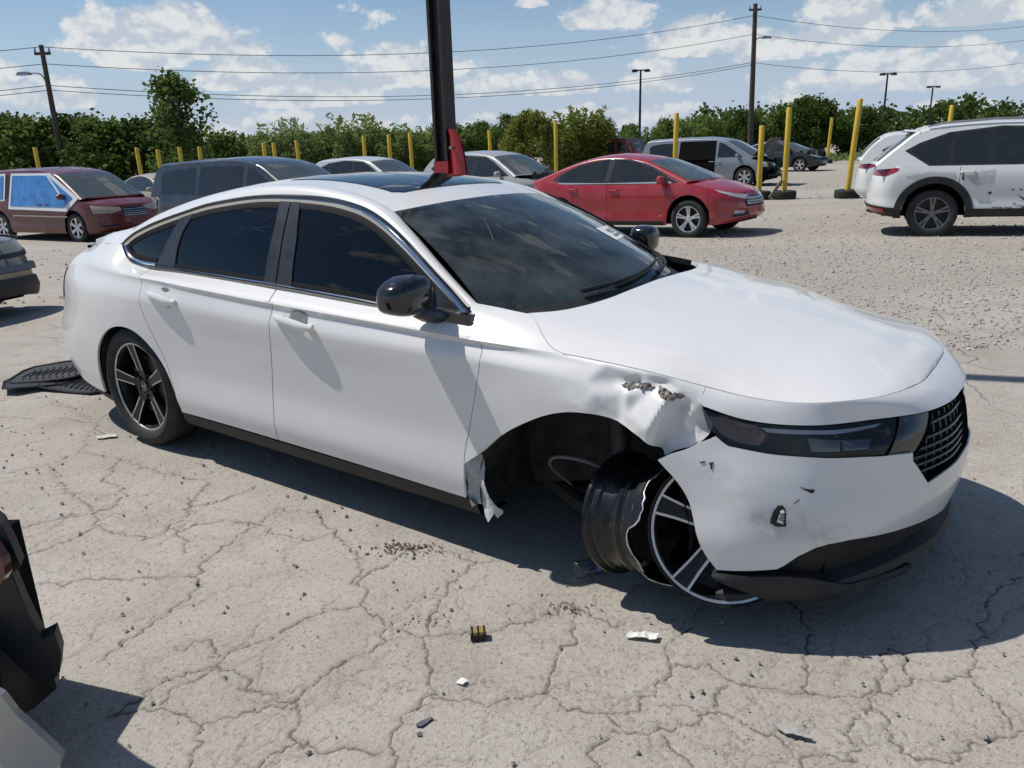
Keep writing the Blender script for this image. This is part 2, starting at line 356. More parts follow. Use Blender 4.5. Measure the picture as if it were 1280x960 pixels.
# ---------------------------------------------------------------- ground: one sheet, cracked concrete near, gravel and dirt far
CRACKS = [[(-2.043,2.904),(-1.936,3.012),(-1.865,3.174)],[(-2.211,3.159),(-2.146,3.231),(-2.056,3.281),(-1.934,3.313),(-1.871,3.375),(-1.882,3.48),(-1.917,3.575)],[(-1.925,3.296),(-1.854,3.189),(-1.762,3.108),(-1.658,3.072),(-1.57,3.066),(-1.508,3.128),(-1.501,3.244),(-1.516,3.351),(-1.565,3.457)],[(-1.516,3.351),(-1.406,3.385),(-1.319,3.467),(-1.269,3.555)],[(-1.508,3.128),(-1.404,3.013),(-1.357,2.908)],[(-1.918,2.69),(-1.748,2.692),(-1.646,2.732),(-1.491,2.7),(-1.389,2.717),(-1.248,2.714)],[(-1.248,2.714),(-1.257,2.825),(-1.214,2.932),(-1.18,3.034),(-1.126,3.14),(-1.099,3.296)],[(-1.248,2.714),(-1.204,2.655),(-1.205,2.598),(-1.239,2.495),(-1.324,2.33),(-1.37,2.202)],[(-1.508,3.128),(-1.302,3.191),(-1.151,3.165),(-1.013,3.045),(-0.894,2.98)],[(-1.222,1.935),(-1.163,2.001),(-1.103,2.09),(-0.991,2.163),(-0.925,2.235),(-0.828,2.319),(-0.751,2.395),(-0.666,2.453),(-0.564,2.474)],[(-0.564,2.474),(-0.567,2.563),(-0.61,2.62),(-0.562,2.692),(-0.497,2.778),(-0.458,2.852)],[(-0.564,2.474),(-0.486,2.394),(-0.459,2.346),(-0.391,2.305),(-0.321,2.284),(-0.2,2.287),(-0.093,2.29),(-0.026,2.318),(0.058,2.365),(0.115,2.396),(0.161,2.459)],[(-0.449,2.331),(-0.46,2.255),(-0.518,2.181),(-0.576,2.144),(-0.631,2.049),(-0.686,1.98)],[(-0.988,2.155),(-0.881,2.099),(-0.782,2.019),(-0.722,1.981),(-0.673,1.971)],[(-0.673,1.971),(-0.64,1.909),(-0.648,1.828),(-0.608,1.805),(-0.525,1.777),(-0.444,1.757),(-0.38,1.766)],[(-0.321,2.279),(-0.296,2.15),(-0.272,2.032),(-0.3,1.938),(-0.353,1.896),(-0.377,1.817),(-0.354,1.692)],[(-0.267,1.971),(-0.147,1.948),(-0.029,1.957),(0.085,1.991)],[(-0.309,2.301),(-0.282,2.468),(-0.262,2.6),(-0.221,2.672),(-0.163,2.758),(-0.069,2.765)],[(-1.215,1.934),(-1.091,1.973),(-0.994,1.941),(-0.939,1.888),(-0.899,1.809),(-0.907,1.715)],[(-0.928,1.888),(-0.87,1.919),(-0.783,1.942),(-0.674,1.979)],[(-0.712,1.707),(-0.669,1.784),(-0.631,1.806)],[(-1.082,1.979),(-1.057,2.069),(-0.979,2.143)],[(-0.979,2.204),(-1.01,2.27),(-1.093,2.297),(-1.143,2.254)],[(0.181,2.345),(0.17,2.211),(0.097,2.091),(0.084,1.979),(0.145,1.908),(0.246,1.879),(0.319,1.899),(0.373,1.948),(0.434,2.018),(0.477,2.112),(0.473,2.195)],[(0.473,2.195),(0.532,2.249),(0.581,2.291)],[(0.487,2.103),(0.57,2.08),(0.618,2.028),(0.683,1.998),(0.763,1.984),(0.844,1.945),(0.907,1.924),(1.026,1.929),(1.114,1.942),(1.179,2.002)],[(1.179,2.002),(1.228,1.98),(1.305,1.988),(1.365,2.011),(1.432,2.105),(1.49,2.187)],[(0.683,1.998),(0.595,1.985),(0.56,1.923),(0.554,1.872)],[(0.162,1.672),(0.198,1.762),(0.26,1.815),(0.391,1.8),(0.457,1.843),(0.557,1.882),(0.61,1.87),(0.641,1.82),(0.715,1.741)],[(0.39,1.793),(0.419,1.723),(0.448,1.66)],[(1.037,1.929),(1.105,2.024),(1.136,2.12),(1.179,2.16),(1.201,2.097),(1.176,2.02)],[(1.006,1.885),(1.026,1.851),(0.989,1.774),(1.009,1.699),(1.077,1.668),(1.138,1.665),(1.238,1.748),(1.372,1.773)],[(1.345,1.975),(1.352,1.887),(1.341,1.774)],[(0.959,1.855),(0.897,1.762),(0.861,1.676),(0.745,1.704),(0.725,1.649)],[(0.246,1.879),(0.275,1.835)],[(0.161,2.459),(0.252,2.364),(0.328,2.313),(0.372,2.334)],[(0.98,1.854),(1.024,1.925)],[(-1.948,2.613),(-1.918,2.69)],[(-2.648,3.827),(-2.491,3.921),(-2.403,4.084),(-2.135,3.981),(-1.826,3.764),(-1.535,3.642)],[(-2.135,3.981),(-2.076,3.682),(-1.917,3.575)],[(-2.491,3.921),(-2.233,3.597),(-1.934,3.313)],[(-1.535,3.642),(-1.516,3.351)],[(-1.099,3.296),(-0.885,3.241),(-0.773,3.044),(-0.894,2.98)],[(-0.773,3.044),(-0.627,2.799),(-0.61,2.62)],[(-0.458,2.852),(-0.35,2.912),(-0.231,2.838),(-0.163,2.758)],[(1.49,2.187),(1.677,2.436),(1.851,2.534)],[(0.954,2.476),(0.968,2.28),(0.844,1.945)],[(-3.471,5.105),(-3.237,5.169),(-2.865,4.88),(-2.545,4.548),(-2.403,4.084)],[(-4.063,6.073),(-3.864,6.169),(-3.483,5.938)]]
def axis(segs):
    o = [segs[0][0]]
    for a, b, n, g in segs:
        t = np.linspace(0, 1, n+1)[1:]
        o += list(a+(b-a)*(t if g == 1 else (g**t-1)/(g-1)))
    return np.array(o)
gx = np.concatenate([-axis([(2.2, 8, 110, 12), (8, 900, 40, 300)])[::-1], axis([(-2.2, 2.1, 720, 1)])[1:-1], axis([(2.1, 8, 110, 12), (8, 900, 40, 300)])])
gy = np.concatenate([-axis([(0, 900, 26, 4000)])[::-1][:-1]-.0, axis([(0, 1.6, 16, 1), (1.6, 3.7, 340, 1.2), (3.7, 9, 190, 8), (9, 30, 60, 4), (30, 1200, 40, 60)])])
GX, GY = np.meshgrid(gx, gy); nX, nY = len(gx), len(gy)
crk = np.zeros((nY, nX)); dust_ = np.zeros((nY, nX))
_r = np.random.default_rng(11)
def rough_line(P, step=.035, amp=.011):
    P = resample(np.array(P, float), step, closed=False)
    j = _r.normal(0, amp, P.shape); j[0] = j[-1] = 0
    P = P+j
    P = resample(P, step/2.5, closed=False); j = _r.normal(0, amp*.35, P.shape); j[0] = j[-1] = 0
    return P+j
extra = []
for k in range(95):        # fine side cracks
    a = CRACKS[_r.integers(len(CRACKS))]; p0 = np.array(a[_r.integers(len(a))]); an = _r.uniform(0, 6.28); q = [p0]
    for i in range(_r.integers(3, 7)): an += _r.normal(0, .5); q.append(q[-1]+.09*np.array([math.cos(an), math.sin(an)]))
    extra.append((q, .55))
for P, wgt in [(c, 1.0) for c in CRACKS]+extra:
    L = rough_line(P); wd = (.0027 if wgt == 1 else .0021); ph = _r.uniform(0, 6)
    for i in range(len(L)-1):
        a, b = L[i], L[i+1]; pad = .03
        x0, x1 = np.searchsorted(gx, [min(a[0], b[0])-pad, max(a[0], b[0])+pad]); y0, y1 = np.searchsorted(gy, [min(a[1], b[1])-pad, max(a[1], b[1])+pad])
        if x1 <= x0 or y1 <= y0: continue
        X_, Y_ = GX[y0:y1, x0:x1], GY[y0:y1, x0:x1]; d = b-a; l2 = d@d+1e-12
        t = np.clip(((X_-a[0])*d[0]+(Y_-a[1])*d[1])/l2, 0, 1); ds = np.hypot(X_-a[0]-t*d[0], Y_-a[1]-t*d[1])
        w_ = wd*(.75+.5*abs(math.sin(i*.21+ph)))*_r.uniform(.6, 1.4)
        c = np.clip(1.25-ds/w_*.75, 0, 1)*wgt
        crk[y0:y1, x0:x1] = np.maximum(crk[y0:y1, x0:x1], c)
        dust_[y0:y1, x0:x1] = np.maximum(dust_[y0:y1, x0:x1], np.clip(1-ds/.03, 0, 1)*wgt)
near = np.clip((12-np.hypot(GX, GY))/4, 0, 1)
gz = -.007*crk
for f, a, p1, p2 in ((1.7, .003, .3, 1.1), (4.1, .0012, 2.2, .4), (9.3, .0006, 1.2, 2.9), (23, .0004, .7, 3.3)):
    gz += near*a*np.sin(GX*f+p1+.7*np.sin(GY*f*.8+p2))*np.sin(GY*f*.93+p2+.6*np.sin(GX*f*.7))
gz += near*_r.normal(0, .0005, gz.shape)*(GY < 6)
gz += -.004*near
gz += gzf(GX, GY)
# dirt mounds of the far yard
gz += np.clip((GY-14)/10, 0, 1)*np.clip((60-GY)/20, 0, 1)*.02*(np.sin(GX*.9+1)*np.sin(GY*.7))
me = bpy.data.meshes.new('ground'); V = np.stack([GX, GY, gz], -1).reshape(-1, 3)
ii = np.arange(nX*nY).reshape(nY, nX); Q = np.stack([ii[:-1, :-1], ii[:-1, 1:], ii[1:, 1:], ii[1:, :-1]], -1).reshape(-1, 4)
me.vertices.add(len(V)); me.vertices.foreach_set('co', V.ravel()); me.loops.add(Q.size); me.loops.foreach_set('vertex_index', Q.ravel().astype(np.int32))
me.polygons.add(len(Q)); me.polygons.foreach_set('loop_start', np.arange(0, Q.size, 4, dtype=np.int32)); me.polygons.foreach_set('loop_total', np.full(len(Q), 4, np.int32))
me.update(calc_edges=True); me.polygons.foreach_set('use_smooth', [True]*len(Q))
for nm, arr in (('crack', crk), ('dust_or_haze', dust_)):
    at = me.attributes.new(nm, 'FLOAT', 'POINT'); at.data.foreach_set('value', arr.ravel().astype(np.float32))
GROUND = bpy.data.objects.new('ground', me); COL.objects.link(GROUND); tag(GROUND, kind='structure')
gm_ = bpy.data.materials.new('cracked_concrete'); gm_.use_nodes = True; gt = gm_.node_tree; gN = gt.nodes; gL = gt.links; gb = gN['Principled BSDF']
gb.inputs['Roughness'].default_value = .93; gb.inputs['Specular IOR Level'].default_value = .15
def gn(t, **k):
    n = gN.new(t)
    for a, b in k.items(): setattr(n, a, b)
    return n
gtc = gn('ShaderNodeTexCoord')
def gnoise(scale, det=6, rough=.6, st=(1, 1, 1), off=(0, 0, 0)):
    mp = gn('ShaderNodeMapping'); gL.new(gtc.outputs['Object'], mp.inputs[0]); mp.inputs['Scale'].default_value = st; mp.inputs['Location'].default_value = off
    n = gn('ShaderNodeTexNoise'); gL.new(mp.outputs[0], n.inputs['Vector']); n.inputs['Scale'].default_value = scale; n.inputs['Detail'].default_value = det; n.inputs['Roughness'].default_value = rough; return n.outputs['Fac']
def gr_(v, a, b, c=0, d=1):
    n = gn('ShaderNodeMapRange'); gL.new(v, n.inputs[0])
    for i, x in enumerate((a, b, c, d)): n.inputs[i+1].default_value = x
    return n.outputs[0]
def gmath(op, a, b=None, clamp=False):
    n = gn('ShaderNodeMath', operation=op); n.use_clamp = clamp
    for i, v in enumerate((a, b)):
        if v is None: continue
        if isinstance(v, (int, float)): n.inputs[i].default_value = v
        else: gL.new(v, n.inputs[i])
    return n.outputs[0]
def gmix(f, a, b, mode='MIX'):
    n = gn('ShaderNodeMixRGB', blend_type=mode)
    if isinstance(f, (int, float)): n.inputs[0].default_value = f
    else: gL.new(f, n.inputs[0])
    for i, v in ((1, a), (2, b)):
        if isinstance(v, tuple): n.inputs[i].default_value = (*v, 1)
        else: gL.new(v, n.inputs[i])
    return n.outputs[0]
gs = gn('ShaderNodeSeparateXYZ'); gL.new(gtc.outputs['Object'], gs.inputs[0])
big = gnoise(.55, 3, .55); midn = gnoise(3.2, 4, .6); fine = gnoise(38, 3, .7); grit = gnoise(120, 2, .75); agg = gnoise(260, 1, .6)
conc = gmix(gr_(big, .35, .68), (.42,.388,.340), (.365,.336,.292))
conc = gmix(gr_(midn, .38, .72, 0, .55), conc, (.305,.272,.222))
stain = gnoise(.9, 5, .68, off=(3.7, 8.1, 0))
conc = gmix(gr_(stain, .52, .74, 0, .55), conc, (.235,.208,.168))
conc = gmix(gr_(gnoise(1.7, 4, .7, off=(1.2, 4.4, 0)), .58, .70, 0, .40), conc, (.47,.445,.40))
pit = gnoise(62, 3, .8, off=(2, 7, 0)); conc = gmix(gr_(pit, .61, .68, 0, .75), conc, (.19,.17,.142))
conc = gmix(gr_(fine, .52, .72, 0, .45), conc, (.215,.20,.175))
conc = gmix(gr_(grit, .60, .70, 0, .8), conc, (.52,.50,.46))
conc = gmix(gr_(agg, .62, .72, 0, .8), conc, (.15,.14,.125))
# fine map cracks between the large ones
wv = gn('ShaderNodeTexNoise'); wv.inputs['Scale'].default_value = 2.2; wv.inputs['Detail'].default_value = 3; gL.new(gtc.outputs['Object'], wv.inputs['Vector'])
wa = gn('ShaderNodeVectorMath', operation='MULTIPLY_ADD'); gL.new(wv.outputs['Color'], wa.inputs[0]); wa.inputs[1].default_value = (.42, .42, 0); gL.new(gtc.outputs['Object'], wa.inputs[2])
vo = gn('ShaderNodeTexVoronoi', feature='DISTANCE_TO_EDGE', voronoi_dimensions='2D'); vo.inputs['Scale'].default_value = 1.35; gL.new(wa.outputs[0], vo.inputs['Vector'])
nearcut = gr_(gs.outputs[1], 3.3, 5.0); hair = gmath('MULTIPLY', gr_(vo.outputs['Distance'], .0, .013, 1, 0), gmath('MULTIPLY', gr_(midn, .35, .55), gmath('MULTIPLY', gr_(gs.outputs[1], 14, 9), nearcut)))
conc = gmix(gmath('MULTIPLY', hair, .8), conc, (.115,.10,.082))
ac = gn('ShaderNodeAttribute', attribute_name='crack'); ad = gn('ShaderNodeAttribute', attribute_name='dust_or_haze')
conc = gmix(gmath('MULTIPLY', ad.outputs['Fac'], gr_(fine, .38, .62, 0, .6)), conc, (.25,.225,.185))
conc = gmix(gr_(ac.outputs['Fac'], .25, .75, 0, .95), conc, (.15,.132,.108))
# yard: dusty gravel over dirt, beginning beyond the slab
fx = gmath('ADD', gs.outputs[1], gmath('MULTIPLY', gmath('SUBTRACT', big, .5), 6))
gmk = gmath('MULTIPLY', gr_(fx, 6.2, 8.6), gr_(gs.outputs[0], .6, 3.5, .35, 1))
grav = gmix(gr_(gnoise(55, 2, .75), .42, .62), (.40,.365,.315), (.27,.245,.205))
grav = gmix(gr_(gnoise(16, 3, .8), .55, .70, 0, .75), grav, (.17,.155,.13))
grav = gmix(gr_(grit, .60, .70, 0, .7), grav, (.56,.53,.48))
grav = gmix(gr_(gnoise(.35, 3, .6, st=(.35, 1.3, 1)), .42, .68, 0, .6), grav, (.43,.395,.34))
col = gmix(gmk, conc, grav)
gL.new(col, gb.inputs['Base Color'])
hgt = gmath('ADD', gmath('MULTIPLY', fine, .5), gmath('ADD', gmath('MULTIPLY', grit, .35), gmath('MULTIPLY', agg, .2)))
hgt = gmath('SUBTRACT', hgt, gmath('MULTIPLY', gr_(pit, .58, .68), .6)); hgt = gmath('SUBTRACT', hgt, gmath('MULTIPLY', hair, .9))
gvb = gnoise(26, 3, .85); hgt = gmath('ADD', hgt, gmath('MULTIPLY', gmath('MULTIPLY', gvb, gmk), 3.0))
bp = gn('ShaderNodeBump'); bp.inputs['Strength'].default_value = .55; bp.inputs['Distance'].default_value = .012; gL.new(hgt, bp.inputs['Height']); gL.new(bp.outputs[0], gb.inputs['Normal'])
me.materials.append(gm_)
# ---------------------------------------------------------------- white sedan: surfaces in its own frame (x forward, y left, z up)
SED_KU = [-1.83, -1.43, -1.20, -1.03, -.75, -.40, 0, .45, 1.2, 1.9, 2.4, 2.83, 3.07, 3.23, 3.43, 3.64, 3.87, 4.09, 4.29, 4.48]
SED_KV = [.27, .36, .52, .70, .84, .90, .95, 1.02]
SED_ROWS = [
 [(-1.17,0,.30),(-1.15,.4,.30),(-1.08,.62,.30),(-.98,.745,.29),(-.75,.85,.27),(-.40,.905,.245),(0,.92,.26),(.45,.918,.272),(1.2,.915,.275),(1.9,.915,.272),(2.4,.917,.268),(2.83,.92,.27),(3.07,.925,.27),(3.22,.925,.27),(3.40,.885,.285),(3.57,.76,.30),(3.70,.58,.31),(3.80,.38,.32),(3.86,.19,.325),(3.875,0,.325)],
 [(-1.20,0,.38),(-1.18,.4,.38),(-1.12,.63,.38),(-1.02,.76,.37),(-.76,.868,.36),(-.40,.918,.35),(0,.93,.36),(.45,.928,.36),(1.2,.928,.36),(1.9,.928,.36),(2.4,.928,.36),(2.83,.93,.36),(3.07,.935,.36),(3.22,.93,.36),(3.41,.885,.37),(3.58,.765,.38),(3.715,.585,.385),(3.815,.385,.39),(3.875,.19,.39),(3.89,0,.39)],
 [(-1.22,0,.52),(-1.20,.4,.52),(-1.14,.63,.52),(-1.04,.762,.52),(-.77,.874,.52),(-.40,.926,.52),(0,.94,.52),(.45,.922,.52),(1.2,.918,.52),(1.9,.918,.52),(2.4,.922,.52),(2.83,.94,.52),(3.07,.935,.51),(3.22,.915,.49),(3.41,.868,.475),(3.585,.745,.47),(3.725,.575,.47),(3.825,.38,.47),(3.885,.19,.47),(3.90,0,.47)],
 [(-1.20,0,.70),(-1.18,.39,.70),(-1.12,.61,.70),(-1.01,.735,.70),(-.75,.85,.70),(-.40,.918,.70),(0,.94,.70),(.45,.927,.70),(1.2,.925,.70),(1.9,.925,.70),(2.4,.93,.70),(2.83,.94,.70),(3.07,.93,.66),(3.215,.90,.61),(3.40,.84,.58),(3.575,.725,.57),(3.715,.565,.57),(3.82,.375,.57),(3.88,.19,.57),(3.895,0,.57)],
 [(-1.19,0,.85),(-1.17,.38,.85),(-1.10,.59,.85),(-.99,.715,.85),(-.73,.83,.85),(-.40,.90,.85),(0,.932,.855),(.45,.934,.85),(1.2,.934,.84),(1.9,.934,.84),(2.4,.932,.84),(2.83,.925,.82),(3.07,.91,.765),(3.21,.875,.705),(3.385,.81,.675),(3.555,.715,.665),(3.70,.575,.66),(3.81,.375,.66),(3.865,.19,.66),(3.88,0,.66)],
 [(-1.18,0,.93),(-1.15,.37,.935),(-1.08,.56,.94),(-.96,.68,.943),(-.71,.795,.945),(-.40,.87,.945),(0,.915,.943),(.45,.925,.938),(1.2,.925,.917),(1.9,.924,.905),(2.4,.92,.896),(2.83,.905,.878),(3.07,.885,.845),(3.20,.85,.80),(3.36,.795,.757),(3.525,.71,.745),(3.675,.53,.738),(3.79,.36,.733),(3.843,.18,.73),(3.855,0,.73)],
 [(-1.17,0,.975),(-1.14,.35,.975),(-1.06,.52,.978),(-.93,.64,.985),(-.69,.755,.99),(-.40,.84,.985),(0,.89,.968),(.45,.908,.957),(1.2,.912,.935),(1.9,.912,.922),(2.4,.908,.912),(2.83,.87,.896),(3.07,.85,.876),(3.22,.80,.842),(3.35,.765,.82),(3.475,.715,.81),(3.60,.61,.81),(3.69,.46,.805),(3.75,.24,.80),(3.76,0,.80)],
 [(-1.12,0,1.02),(-1.10,.33,1.02),(-1.02,.47,1.022),(-.87,.56,1.03),(-.66,.655,1.052),(-.40,.735,1.085),(0,.783,.999),(.45,.815,.993),(1.2,.83,.986),(1.9,.835,.97),(2.4,.81,.985),(2.83,.78,.92),(3.07,.76,.90),(3.20,.72,.87),(3.30,.68,.85),(3.42,.62,.84),(3.52,.52,.835),(3.60,.38,.83),(3.65,.2,.825),(3.66,0,.825)]]
_R = np.array(SED_ROWS)
_led = np.interp(SED_KU, [-1.2,-.75,-.4,0,2.4,2.83,3.07,3.2], [0,.5,.8,1,1,.8,.4,0])
_R[5, :, 1] -= .016*_led; _R[6, :, 1] += .006*_led; _R[5, :, 2] -= .003*_led
_G0 = _R.transpose(1, 0, 2); _ins = Patch(SED_KU, SED_KV, _G0)
_new = hermite(np.array(SED_KU), _G0, np.array([-.2, -.1]))
_new[0, 7] = (-.20, .742, 1.082); _new[1, 7] = (-.10, .768, 1.017)
_KU2 = SED_KU[:6]+[-.2, -.1]+SED_KU[6:]
SEDS = Patch(_KU2, SED_KV, np.concatenate([_G0[:6], _new, _G0[6:]]))
# hood: from the shut line (row 6) to the centreline
_hk = SED_KU[9:]
_hc = [(1.92,0,1.075),(2.42,0,1.045),(2.83,0,1.0),(3.10,0,.966),(3.30,0,.934),(3.45,0,.904),(3.56,0,.88),(3.65,0,.85),(3.71,0,.832),(3.745,0,.814),(3.76,0,.80)]
_hg = [.65,.65,.42,.30,.27,.25,.25,.25,.25,.25,.25]
_HS = [0, .13, .35, .65, 1.0]
_G = []
for i, k in enumerate(_hk):
    a = _R[6][9+i].copy(); b = np.array(_hc[i]); g1 = _hg[i]
    col = []
    for s in _HS:
        pnt = a+(b-a)*s
        if s == 0: g = 0
        elif s == 1: g = 1
        elif s == .13: g = g1
        elif s == .35: g = g1+(1-g1)*.42
        else: g = g1+(1-g1)*.80
        pnt[2] = a[2]+(b[2]-a[2])*g
        col.append(pnt)
    _G.append(col)
SEDH = Patch(_hk, _HS, _G, monov=True)
# greenhouse curves (x, w, z)
DLO_UP = np.array([(2.232,.775,.988),(2.147,.75,1.037),(2.044,.725,1.097),(1.937,.70,1.16),(1.829,.675,1.222),(1.72,.655,1.277),(1.612,.64,1.319),(1.44,.63,1.354),(1.273,.625,1.366),(1.11,.625,1.37),(.872,.635,1.365),(.629,.65,1.337),(.496,.66,1.317),(.309,.675,1.275),(.141,.69,1.234),(-.005,.705,1.192),(-.154,.725,1.133),(-.221,.735,1.099)])
DLO_LO = np.array([(-.224,.735,1.089),(-.176,.755,1.048),(-.10,.768,1.017),(-.022,.78,.999),(.178,.80,.997),(.519,.815,.995),(1.188,.83,.988),(1.675,.835,.978),(1.857,.835,.970),(2.10,.83,.966),(2.31,.815,.963)])
_st = [2.232,2.147,2.044,1.937,1.829,1.72,1.612,1.44,1.273,1.11,.872,.629,.496,.309,.141,-.005,-.154,-.221,-.40,-.66,-.87]
_so = [tuple(q) for q in DLO_UP]+[(-.40,.735,1.085),(-.66,.655,1.052),(-.87,.56,1.03)]
_si = [(2.31,.75,.981),(2.215,.72,1.024),(2.11,.687,1.078),(2.0,.655,1.141),(1.885,.624,1.212),(1.79,.60,1.268),(1.70,.578,1.318),(1.54,.56,1.368),(1.36,.55,1.400),(1.15,.545,1.418),(.87,.54,1.417),(.60,.53,1.397),(.45,.525,1.375),(.25,.52,1.340),(.06,.515,1.300),(-.10,.51,1.262),(-.30,.51,1.203),(-.40,.51,1.174),(-.55,.51,1.124),(-.75,.505,1.072),(-.93,.49,1.032)]
_G = []
for i, (a, b) in enumerate(zip(_so, _si)):
    a = np.array(a); b = np.array(b)
    tt = np.array(_si[min(i+1, len(_si)-1)])-np.array(_si[max(i-1, 0)])
    n = np.cross(b-a, tt); n /= np.linalg.norm(n)
    if n[2] < 0: n = -n
    bul = .016 if i < len(_so)-3 else .03
    _G.append([a, a*.62+b*.38+n*bul, a*.25+b*.75+n*bul*.72, b])
_su = np.concatenate([[0], np.cumsum(np.linalg.norm(np.diff(np.array(_si), axis=0), axis=1))])
SEDR = Patch(_su, [0, .06, .12, .16], _G, monov=False)      # roof side strip, A pillar to C pillar
# roof between the strips
_ri = np.array(_si[6:15])
_rfz = [1.352,1.404,1.432,1.449,1.449,1.431,1.412,1.377,1.335]
_rfx = [1.79,1.58,1.38,1.15,.87,.60,.45,.24,.03]
_G = []
for a, z, x in zip(_ri, _rfz, _rfx):
    c = np.array((x, 0, z)); col = []
    for s in (0, .25, .55, 1):
        p_ = a+(c-a)*s; p_[2] = a[2]+(z-a[2])*(1-(1-s)**2); p_[0] = a[0]+(x-a[0])*(1-(1-s)**2)
        col.append(p_)
    _G.append(col)
SEDT = Patch(_su[6:15], [0, .14, .30, .545], _G, monov=False)
def _wsfn(u, v):      # u -1..1 across, v 0 bottom .. 1 top
    k = 1-np.abs(u)**2.2; q = 1-u*u
    bx, by, bz = 2.315+.31*k, -.752*u, .972+.030*q
    tx, ty, tz = 1.705+.09*q, -.580*u, 1.316+.036*q
    x = bx+(tx-bx)*v; y = by+(ty-by)*v; z = bz+(tz-bz)*v
    bl = .028*4*v*(1-v)
    return np.stack([x+bl*.5, y, z+bl*.86], 1)
SEDW = FnPatch(_wsfn)
def _rgfn(u, v):      # rear glass, v 0 top .. 1 bottom
    q = 1-u*u
    tx, ty, tz = .045-.03*q, -.512*u, 1.294+.036*q
    bx, by, bz = -.78-.10*q, -.50*u, 1.052+.012*q
    x = tx+(bx-tx)*v; y = ty+(by-ty)*v; z = tz+(bz-tz)*v
    return np.stack([x, y, z], 1)
SEDB = FnPatch(_rgfn)
def _glfn(u, v):      # side glass, u = x, v = z
    zb = np.interp(u, DLO_LO[:, 0], DLO_LO[:, 2]); wb = np.interp(u, DLO_LO[:, 0], DLO_LO[:, 1])
    # width falls from the belt to the rail with a slight curve
    zt = np.interp(u, DLO_UP[::-1, 0], DLO_UP[::-1, 2]); wt = np.interp(u, DLO_UP[::-1, 0], DLO_UP[::-1, 1])
    t = (v-.985)/(1.37-.985)
    wt2 = .625; wbb = np.interp(u, [-.25,0,.4,1.2,2.3], [.775,.79,.812,.832,.83])
    # straight tumblehome consistent with both rails
    w = wbb+(wt2+.035*np.clip((.5-u)/.7, 0, 1)-wbb)*t+.018*4*t*(1-t)
    return np.stack([u, -w, v], 1)
SEDG = FnPatch(_glfn)
# ---------------------------------------------------------------- white damaged sedan
def rot_to(axis_from, axis_to):
    q = Vector(axis_from).rotation_difference(Vector(axis_to)); return np.array(q.to_matrix())
SED = empty('damaged_sedan', label='wrecked white four-door sedan with crushed fender and broken wheel in the foreground', cat='car')
_cm = np.eye(4); _cm[:3, :3] = _rz(-.62552)@_ry(.0081)@_rx(-.0069); _cm[:3, 3] = (-1.53532, 4.90594, -.00621)
SED.matrix_world = Matrix(_cm.tolist())
SED_C, SED_T = _cm[:3, :3], _cm[:3, 3]
def sed_ground(x, y):      # height of the ground in the car's frame under (x, y)
    return -(SED_T[2]+SED_C[2, 0]*x+SED_C[2, 1]*y)/SED_C[2, 2]
RARCH = [(-.372,.27),(-.375,.31),(-.372,.36),(-.36,.427),(-.321,.515),(-.231,.61),(-.13,.662),(-.024,.684),(.06,.683),(.135,.665),(.242,.60),(.331,.50),(.385,.395),(.41,.32),(.416,.27)]
FARCH = [(2.319,.418),(2.403,.483),(2.501,.571),(2.626,.647),(2.738,.699),(2.805,.722),(2.874,.739),(2.941,.747),(3.041,.732),(3.095,.712),(3.127,.668)]
FARCH_OK = [(2.36,.27),(2.38,.33),(2.42,.44),(2.501,.571),(2.626,.66),(2.738,.709),(2.83,.722),(2.92,.719),(3.0,.70),(3.08,.65),(3.15,.60),(3.20,.53),(3.245,.44),(3.28,.36),(3.30,.27)]
SEAM_R = [(.41,.32),(.385,.42),(.345,.552),(.268,.689),(.215,.79),(.20,.85),(.205,.90),(.185,.955),(.138,1.02)]
SEAM_B = [(1.191,.27),(1.191,.40),(1.192,.515),(1.21,.63),(1.228,.751),(1.243,.87),(1.247,.92),(1.23,.97),(1.192,1.02)]
SEAM_F = [(2.317,.27),(2.319,.36),(2.326,.484),(2.349,.563),(2.395,.737),(2.415,.83),(2.418,.866),(2.405,.90),(2.37,.95)]
def sl(P, r=.03): return smooth_line(P, r).tolist()
rarch, farch, farch_ok = sl(RARCH), sl(FARCH), sl(FARCH_OK)
seam_r, seam_b, seam_f = sl(SEAM_R), sl(SEAM_B), sl(SEAM_F)
# --- rear quarter (tail centre to rear door)
quarter = [(-1.83,.27),(-1.43,.27),(-1.03,.27),(-.75,.27)]+rarch[:-1]+seam_r+[(-.02,1.02),(-.4,1.02),(-1.83,1.02)]
for sgn in (0, 1):
    m = panel(MB(), SEDS, quarter, .02)
    (m.mirror() if sgn else m).build('quarter_panel', white_paint, SED)
# --- doors
def hnoise(X, f, seed=0):
    return np.sin(X[:, 0]*f*1.3+seed)*np.sin(X[:, 2]*f*1.7+seed*2.1)+.5*np.sin(X[:, 0]*f*2.9-seed)*np.sin(X[:, 2]*f*3.1+seed)
rdoor = seam_r+[(.6,1.02),(1.0,1.02)]+seam_b[::-1]+[(.8,.27),(.416,.27)]
fdoor = seam_b+[(1.6,1.02),(2.0,1.02),(2.278,1.02),(2.334,.991)]+seam_f[::-1]+[(2.0,.27),(1.5,.27)]
doors = {}
for nm, poly in (('rear', rdoor), ('front', fdoor)):
    for sgn in (0, 1):
        m = panel(MB(), SEDS, poly, .018, inset=.003)
        doors[nm, sgn] = (m.mirror() if sgn else m).build('door', white_paint, SED)
